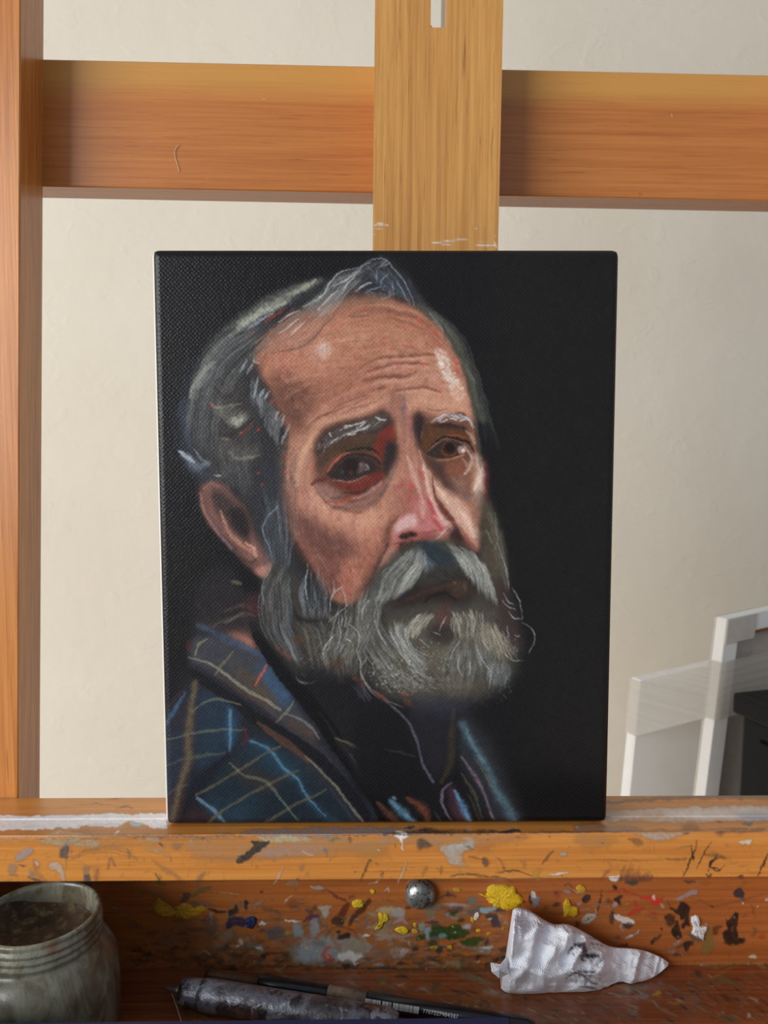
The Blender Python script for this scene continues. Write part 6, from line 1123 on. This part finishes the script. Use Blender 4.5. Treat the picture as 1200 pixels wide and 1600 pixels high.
# printed marks: angle measured about the handle's axis from straight up, towards the camera
to_cam = (CAM - (a + b) / 2).normalized(); zx = M2.col[0].xyz; zy = M2.col[1].xyz; SG = 1 if zy.dot(to_cam) > 0 else -1
def on_handle(s, ang, lift=.00008): return M2 @ Vector(((R2 + lift) * math.cos(ang), SG * (R2 + lift) * math.sin(ang), s))
white = plain('white_print', gc(232,232,232), .6, .2, .05, 100)
TH0, TH1 = math.radians(42), math.radians(84)
b0, b1 = along(568, 1562), along(655, 1582); x = b0; rr = random.Random(12); V, F = [], []; n_bar = 0
while x < b1:
    w = rr.choice((.00022, .0003, .00045, .0006)); g = rr.choice((.00016, .0002, .00032))
    if abs(x - (b0 + (b1 - b0) * .34)) < .0006 or abs(x - (b0 + (b1 - b0) * .52)) < .0006: g = .0009
    A = [on_handle(x, TH0 + (TH1 - TH0) * k / 4) for k in range(5)]; B = [on_handle(min(x + w, b1), TH0 + (TH1 - TH0) * k / 4) for k in range(5)]
    n = len(V); V += A + B; F += [(n + k, n + k + 1, n + 6 + k, n + 5 + k) for k in range(4)]; x += w + g
A = [on_handle(b1 - .0022, TH0 + (TH1 - TH0) * k / 4) for k in range(5)]; B = [on_handle(b1, TH0 + (TH1 - TH0) * k / 4) for k in range(5)]; n = len(V); V += A + B; F += [(n + k, n + k + 1, n + 6 + k, n + 5 + k) for k in range(4)]
hd = [q for q in brush.children if q.name.startswith('handle') and 'front' not in q.name][0]
o = part('barcode', V, F, white, hd); o['label'] = 'white printed barcode stripes'
cu = bpy.data.curves.new('number_text', 'FONT'); cu.body = '7707227484387'; cu.size = .0034; cu.space_character = 1.12; cu.resolution_u = 2
to = bpy.data.objects.new('number_text', cu); COL.objects.link(to); bpy.context.view_layer.update()
tm = bpy.data.meshes.new_from_object(to.evaluated_get(bpy.context.evaluated_depsgraph_get())); bpy.data.objects.remove(to); tm.name = 'printed_number'
c0, c1 = along(661, 1583), along(716, 1594); co = coords(tm); k = (c1 - c0) / co[:, 0].max(); angm = math.radians(58)
new = [on_handle(c0 + q[0] * k, angm - (q[1] * k - .0011) / R2) for q in co]; tm.vertices.foreach_set('co', np.array(new).ravel()); tm.materials.clear(); tm.materials.append(white); tm.update()
o = link('printed_number', tm, hd); o['label'] = 'white printed number 7707227484387'
# stray bristle
q0, q1 = atz(267, 1548, Z_TRAY + .006), atz(288, 1612, Z_TRAY + .0004); V, F = tube([q0, q0.lerp(q1, .5) + Vector((.0003, 0, 0)), q1], .00022, 6)
tag(rebase(part('bristle', V, F, plain('pale_bristle', gc(190,186,176), .4))), 'single pale loose bristle lying in front of the pen tip', 'bristle')
pts = [at(px, py, Y_BAR - .0005) for px, py in ((280, 226), (276, 230), (273, 236), (273.5, 246), (277, 256), (280, 268))]; V, F = tube(pts, .00018, 5)
tag(rebase(part('loose_hair', V, F, plain('white_hair', gc(206,180,150), .4))), 'fine pale curved hair stuck to the wooden crossbar', 'hair')
# navy case along the front of the tray
cy1 = .325; ztop = at(420, 1591, cy1).z; cx0, cx1 = -.209, at(831, 1594, cy1).x
bm = bmesh.new(); bmesh.ops.create_cube(bm, size=1); bmesh.ops.transform(bm, matrix=Matrix.Translation(((cx0 + cx1) / 2, (.245 + cy1) / 2, (Z_TRAY + ztop) / 2)) @ Matrix.Diagonal((cx1 - cx0, cy1 - .245, ztop - Z_TRAY, 1)), verts=bm.verts)
bmesh.ops.bevel(bm, geom=[e for e in bm.edges if abs(e.verts[0].co.z - e.verts[1].co.z) > .01], offset=.010, segments=6, affect='EDGES'); bmesh.ops.bevel(bm, geom=[e for e in bm.edges if min(v.co.z for v in e.verts) > ztop - .001], offset=.0012, segments=3, affect='EDGES')
V = [v.co.copy() for v in bm.verts]; bm.verts.index_update(); F = [[v.index for v in f.verts] for f in bm.faces]; bm.free()
case = thing('pencil_case', 'dark navy flat case along the bottom edge in front of the jar', 'case', ((cx0 + cx1) / 2, .285, Z_TRAY)); part('body', V, F, plain('navy_plastic', gc(34,42,78), .45, .4, .12, 50), case)
V, F = box(cx0 + .012, cx1 - .012, cy1 - .0006, cy1 + .0003, ztop - .014, ztop - .0125, 0); part('seam', V, F, plain('navy_seam', gc(20,24,44), .6), case)
# ------------------------------------------------------------------ crumpled paper towel
pt = Paint(755, 1400, 1060, 1570, (236, 238, 246), 21); pt.al[:] = 1
TQ = lambda *v: Z(740, 1380, 3.529, *v)
for q, w, a in ((TQ(530,370, 570,340, 610,350, 620,400), 9, .8), (TQ(600,400, 650,400, 690,400), 9, .85), (TQ(610,350, 600,420, 620,430), 5, .8), (TQ(510,525, 550,500, 600,490, 670,490), 6, .75), (TQ(560,490, 620,520, 610,570), 5, .7), (TQ(650,490, 640,540, 690,560), 4, .55), (TQ(590,570, 640,575, 690,590), 4, .5), (TQ(640,300, 690,310), 4, .4), (TQ(660,460, 700,430, 720,400), 3, .45), (TQ(540,350, 520,390), 5, .5)):
    pt.ln(q, w, (30,30,38), a, .8, n=.75, cell=2)
pt.mottle(TQ(510,480, 690,470, 690,560, 600,590, 540,540), [(40,40,48), (80,80,90)], 90, (.7, 1.8), .55, .6); pt.mottle(TQ(520,340, 700,330, 690,420, 560,420), [(30,30,38), (60,60,70)], 70, (.8, 2), .6, .6)
top = np.array(XY(800,1424, 806,1417, 822,1419, 842,1432, 866,1446, 884,1442, 905,1452, 930,1466, 952,1480, 985,1481, 1010,1486, 1030,1494, 1040,1500, 1046,1505), float)
bot = np.array(XY(778,1549, 800,1553, 822,1554, 850,1554, 880,1553, 905,1552, 930,1552, 950,1550, 965,1546, 985,1538, 1005,1535, 1022,1527, 1036,1516, 1045,1508), float)
def crumple(px, py):                              # sharp little creases: ridged noise
    x, y = int(min(max(px - 755, 0), 304)), int(min(max(py - 1400, 0), 169)); s_ = 0
    for c_, a_ in ((34, .0042), (17, .0022), (9, .0011)): s_ += a_ * (.5 - abs(pt.noise(c_, 5)[y, x] * 2 - 1))
    return s_
NS, NA = 150, 160; ts = np.linspace(0, 1, NS); cum = np.linspace(0, 1, len(top))
res = lambda q: (lambda c: np.stack([np.interp(ts, np.linspace(0, 1, len(c)), blur1(c[:, i:i + 1], 5, 0)[:, 0]) for i in (0, 1)], 1))(smooth(q, 12)); tp = res(top); bt = res(bot)
def ridge(x, c, w): return np.exp(-((x - c) / w) ** 2)
V = []
for i in range(NS):
    hpx = np.hypot(*(tp[i] - bt[i])); half = hpx * .5 * .385 / FPX; dep = min(half * .62, .0135) * (1 if ts[i] > .06 else .55 + 7.5 * ts[i])
    yb = Y_TRAY - .0012; yc = yb - dep
    for k in range(NA):
        a = 2 * math.pi * k / NA; v = (1 - math.cos(a)) / 2          # 0 at the top edge, 1 at the bottom edge
        front = math.sin(a)                                       # +1 towards the camera
        s = ts[i]; px = tp[i][0] + (bt[i][0] - tp[i][0]) * v; py = tp[i][1] + (bt[i][1] - tp[i][1]) * v
        Y = yc - dep * (abs(front) ** .8) * (1 if front > 0 else -1) - v * v * .006 * (front > 0)
        if front > 0:                                              # folds on the visible side
            X, Yp = px - 740, py - 1380
            u1 = X - (100 - (Yp - 60) * .35); u2 = X - (165 - (Yp - 90) * .50); u3 = X - (262 - (Yp - 100) * .25); u4 = X - (292 - (Yp - 100) * .18)
            f = .0034 * ridge(u1, 40, 9) * ridge(Yp, 105, 40) + .0044 * ridge(u2, 10, 7) * ridge(Yp, 105, 30) - .0030 * ridge(u2, -6, 8) * ridge(Yp, 100, 34) + .0026 * ridge(u3, 0, 4) + .0020 * ridge(u4, 0, 3.5) - .0022 * ridge(u3, 9, 6) - .0024 * ridge(u1, 20, 9) * ridge(Yp, 100, 36)
            f += .0016 * math.sin(X * .16 + Yp * .05) * ridge(X, 80, 30) * ridge(Yp, 90, 40) + .0018 * ridge(X - 70 + Yp * .1, 0, 5) * ridge(Yp, 80, 45)
            f += .0008 * math.sin(X * .045 - Yp * .11) + .0005 * math.sin(X * .09 + Yp * .14 + 1)
            f += crumple(px, py); Y -= f * min(1, front * 1.6)
        w = at(px, py, Y); V.append((w.x, w.y, max(w.z, Z_TRAY + .0005)))
F = [(i * NA + k, (i + 1) * NA + k, (i + 1) * NA + (k + 1) % NA, i * NA + (k + 1) % NA) for i in range(NS - 1) for k in range(NA)]; n = len(V)
cen = np.array(V[:NA]).mean(0); cen[0] += .012; V.append(tuple(cen)); F += [(k, (k + 1) % NA, n) for k in range(NA)]      # the hollow open end
cen = np.array(V[(NS - 1) * NA:NS * NA]).mean(0); V.append(tuple(cen)); F += [((NS - 1) * NA + (k + 1) % NA, (NS - 1) * NA + k, n + 1) for k in range(NA)]
t = NT('embossed_tissue'); v = t.obj(); at_ = t.n('ShaderNodeAttribute', attribute_name='pigment'); k = 2 * math.pi / .0015
X_, Y_, Z_ = t.n('ShaderNodeSeparateXYZ', {0: v}).outputs; em = t.math('MULTIPLY', t.math('SINE', t.math('MULTIPLY', t.math('ADD', X_, t.math('MULTIPLY', Z_, .3)), k)), t.math('SINE', t.math('MULTIPLY', t.math('SUBTRACT', Z_, t.math('MULTIPLY', X_, .2)), k)))
t.set(Base_Color=at_.outputs['Color'], Roughness=.9, Specular_IOR_Level=.1, Subsurface_Weight=.12, Subsurface_Radius=(.002, .002, .002)); t.bump(t.math('ADD', t.math('MULTIPLY', em, .35), t.math('MULTIPLY', t.noise(v, 190, 5, .6, .8), 2.6)), .5, .001)
tissue = thing('paper_towel', 'crumpled white embossed paper towel with black smudges lying in the tray', 'paper towel', (at(900, 1550, .40).x, .405, Z_TRAY))
o = part('twisted_sheet', V, F, t.m, tissue, True); paint_mesh(o.data, pt)
fl = [TQ(95,445)[0], TQ(150,455)[0], TQ(185,410)[0], TQ(190,500)[0], TQ(140,525)[0], TQ(100,490)[0]]        # folded corner at the left
dy = (.392, .388, .396, .390, .386, .385); V = [at(*q, y) for q, y in zip(fl, dy)]; V.append(at(*TQ(140,480)[0], .3835)); V += [q + Vector((0, .0012, 0)) for q in V]
F = [(k, (k + 1) % 6, 6) for k in range(6)] + [(7 + (k + 1) % 6, 7 + k, 13) for k in range(6)] + [(k, 7 + k, 7 + (k + 1) % 6, (k + 1) % 6) for k in range(6)]
V = [(q[0], q[1], max(q[2], Z_TRAY + .0005)) for q in V]
o = part('folded_corner', V, F, t.m, tissue); paint_mesh(o.data, pt)
# ------------------------------------------------------------------ canvases stacked against the wall
def basis(tlp, along_, down):                    # a box frame: origin at the top left front corner, x along the top, z up, y away
    x = along_.normalized(); z = -(down - x * down.dot(x)).normalized(); y = z.cross(x)
    return Matrix(((x.x, y.x, z.x, tlp.x), (x.y, y.y, z.y, tlp.y), (x.z, y.z, z.z, tlp.z), (0, 0, 0, 1)))
gesso = plain('gesso', gc(244,242,238), .7, .2, .02, 30, 0, .1); cotton = plain('raw_canvas', gc(206,198,186), .85, .1, .06, 120, 0, .2)
YB = 1.05; p0 = at(1001, 1063, YB); th = math.radians(20)
def leaning(p, th, rise, side, lean):            # frame of a canvas turned by th, its top rising, its side tipped, leaning back
    x = Vector((math.cos(th), math.sin(th), rise)).normalized(); n_ = Vector((-math.sin(th), math.cos(th), 0)); z = (Vector((math.cos(th), math.sin(th), 0)) * side + Vector((0, 0, 1)) + n_ * lean).normalized(); y = z.cross(x).normalized()
    return Matrix(((x.x, y.x, z.x, p.x), (x.y, y.y, z.y, p.y), (x.z, y.z, z.z, p.z), (0, 0, 0, 1)))
MB = leaning(p0, th, .085, .095, .02); WB, WF = .255, .30
def floor_len(M, w):                             # how far the frame can reach down before its lowest corner meets the floor
    return (M.col[3].z + min(0, M.col[0].z) * w + min(0, M.col[1].z) * .025) / M.col[2].z
Lb = floor_len(MB, WB) - .001; TB_ = .0185
cb = thing('blank_canvas', 'white primed canvas leaning by the wall, furthest left of the stack', 'canvas', (p0.x, p0.y, 0))
V, F = box(0, WB, 0, .004, -Lb, 0, .0015, MB); part('primed_face', V, F, gesso, cb)
for x0, x1, za, zc in ((.0, .045, -Lb, 0), (WB - .045, WB, -Lb, 0), (.045, WB - .045, -.045, 0), (.045, WB - .045, -Lb, -Lb + .045)):
    V, F = box(x0, x1, .004, TB_, za, zc, .0012, MB); part('stretcher_bar', V, F, gesso, cb)
YF = .97; p1 = at(1135.5, 967, YF); MF = leaning(p1, math.radians(20), .10, .125, .02); Lf = floor_len(MF, WF) - .001
cf = thing('stretched_canvas', 'canvas turned backwards showing its stretcher bars and folded edges', 'canvas', (p1.x, p1.y, 0))
BW = .0245
V, F = box(0, WF, .017, .021, -Lf, 0, .0012, MF); part('canvas_back', V, F, cotton, cf)
for x0, x1, za, zc in ((0, BW, -Lf, 0), (WF - BW, WF, -Lf, 0), (BW, WF - BW, -BW, 0), (BW, WF - BW, -Lf, -Lf + BW)):
    V, F = box(x0, x1, 0, .0172, za, zc, .0012, MF); part('stretcher_bar', V, F, gesso, cf)
V, F = box(.002, .052, -.0012, .0005, -.034, -.001, .0005, MF); part('folded_flap', V, F, cotton, cf)
V, F = box(BW, WF - BW, .0012, .016, -BW - .0045, -BW, .0003, MF); part('wood_edge', V, F, plain('bare_wood_edge', gc(150,92,50), .6, .2, .1, 60), cf)
# translucent stretch film wound round the two canvases
def loc(M, x, y, z): return M @ Vector((x, y, z))
hi, lo = [], []
def film_pt(M, x, y, ztop, zbot): hi.append(loc(M, x, y, ztop)); lo.append(loc(M, x, y, zbot))
film_pt(MB, -.0012, .0205, -.001, -.079); film_pt(MB, -.0014, .008, -.001, -.079); film_pt(MB, -.0012, -.0012, -.001, -.079)
zf1 = -(1037 - 967) * YF / FPX; zf2 = -(1131 - 967) * YF / FPX
for x, y in ((-.0016, .012), (-.0014, -.0016), (.10, -.0030), (.20, -.0030), (WF + .001, -.0020)): film_pt(MF, x, y, zf1, zf2)
V, F = [], []; NV = 24; hs = smooth([tuple(q)[:2] for q in hi], 1); cols_ = []
for i in range(len(hi) - 1):
    for s in range(8 if i < len(hi) - 2 else 9): cols_.append((hi[i].lerp(hi[i + 1], s / 8), lo[i].lerp(lo[i + 1], s / 8)))
for i, (h_, l_) in enumerate(cols_):
    for j in range(NV + 1): q = h_.lerp(l_, j / NV); w = .0004 * math.sin(j * 1.9 + i * .12) * (1 if 20 < i < 44 else .25); V.append((q.x, q.y + w, q.z))
F = [(i * (NV + 1) + j, i * (NV + 1) + j + 1, (i + 1) * (NV + 1) + j + 1, (i + 1) * (NV + 1) + j) for i in range(len(cols_) - 1) for j in range(NV)]
t = NT('stretch_film'); v = t.obj(); n1 = t.noise(t.mapv(v, (4, 4, 420)), 1, 3)
tb = t.n('ShaderNodeBsdfTransparent', {'Color': (.95, .94, .92, 1)}); mx = t.n('ShaderNodeMixShader', {0: t.math('ADD', .40, t.math('MULTIPLY', n1, .26))}); t.set(Base_Color=gc(214,208,198), Roughness=.35, Specular_IOR_Level=.4)
t.link(tb.outputs[0], mx.inputs[1]); t.link(t.p.outputs[0], mx.inputs[2]); t.link(mx.outputs[0], t.out.inputs['Surface'])
tag(rebase(part('plastic_film', V, F, t.m, None, True)), 'band of translucent stretch film wrapped around the two leaning canvases', 'plastic film')
# black lidded bin beside them
c0 = at(1144, 1081, .91); al = math.radians(-74); dx = Vector((math.cos(al), math.sin(al), 0)); dyv = Vector((-math.sin(al), math.cos(al), 0))
MBn = Matrix(((dx.x, dyv.x, 0, c0.x), (dx.y, dyv.y, 0, c0.y), (0, 0, 1, 0), (0, 0, 0, 1))); zt = c0.z
bn = thing('black_bin', 'black plastic bin with overhanging rim beside the backward canvas', 'bin', (c0.x + .1, c0.y, 0)); blk = plain('black_plastic', gc(13,14,17), .45, .2, .12, 40); blk2 = plain('black_plastic_lid', gc(12,12,14), .5, .2, .12, 40)
V, F = box(0, .30, 0, .34, zt - .026, zt, .004, MBn); part('rim', V, F, blk, bn)
V, F = box(.012, .288, .012, .328, zt - .002, zt + .0006, .0006, MBn); part('lid', V, F, blk2, bn)
V, F = box(.008, .292, .008, .332, 0, zt - .024, .006, MBn); part('body', V, F, blk, bn)
V, F = box(.040, .075, .0068, .0092, zt - .050, zt - .046, .0004, MBn); o = part('handle_slot', V, F, plain('slot_shadow_black', gc(8,8,9), .8, .1), bn)
V, F = box(.085, .0865, .0070, .0088, .02, zt - .03, .0003, MBn); part('moulded_rib', V, F, plain('rib_plastic', gc(52,58,72), .4), bn)
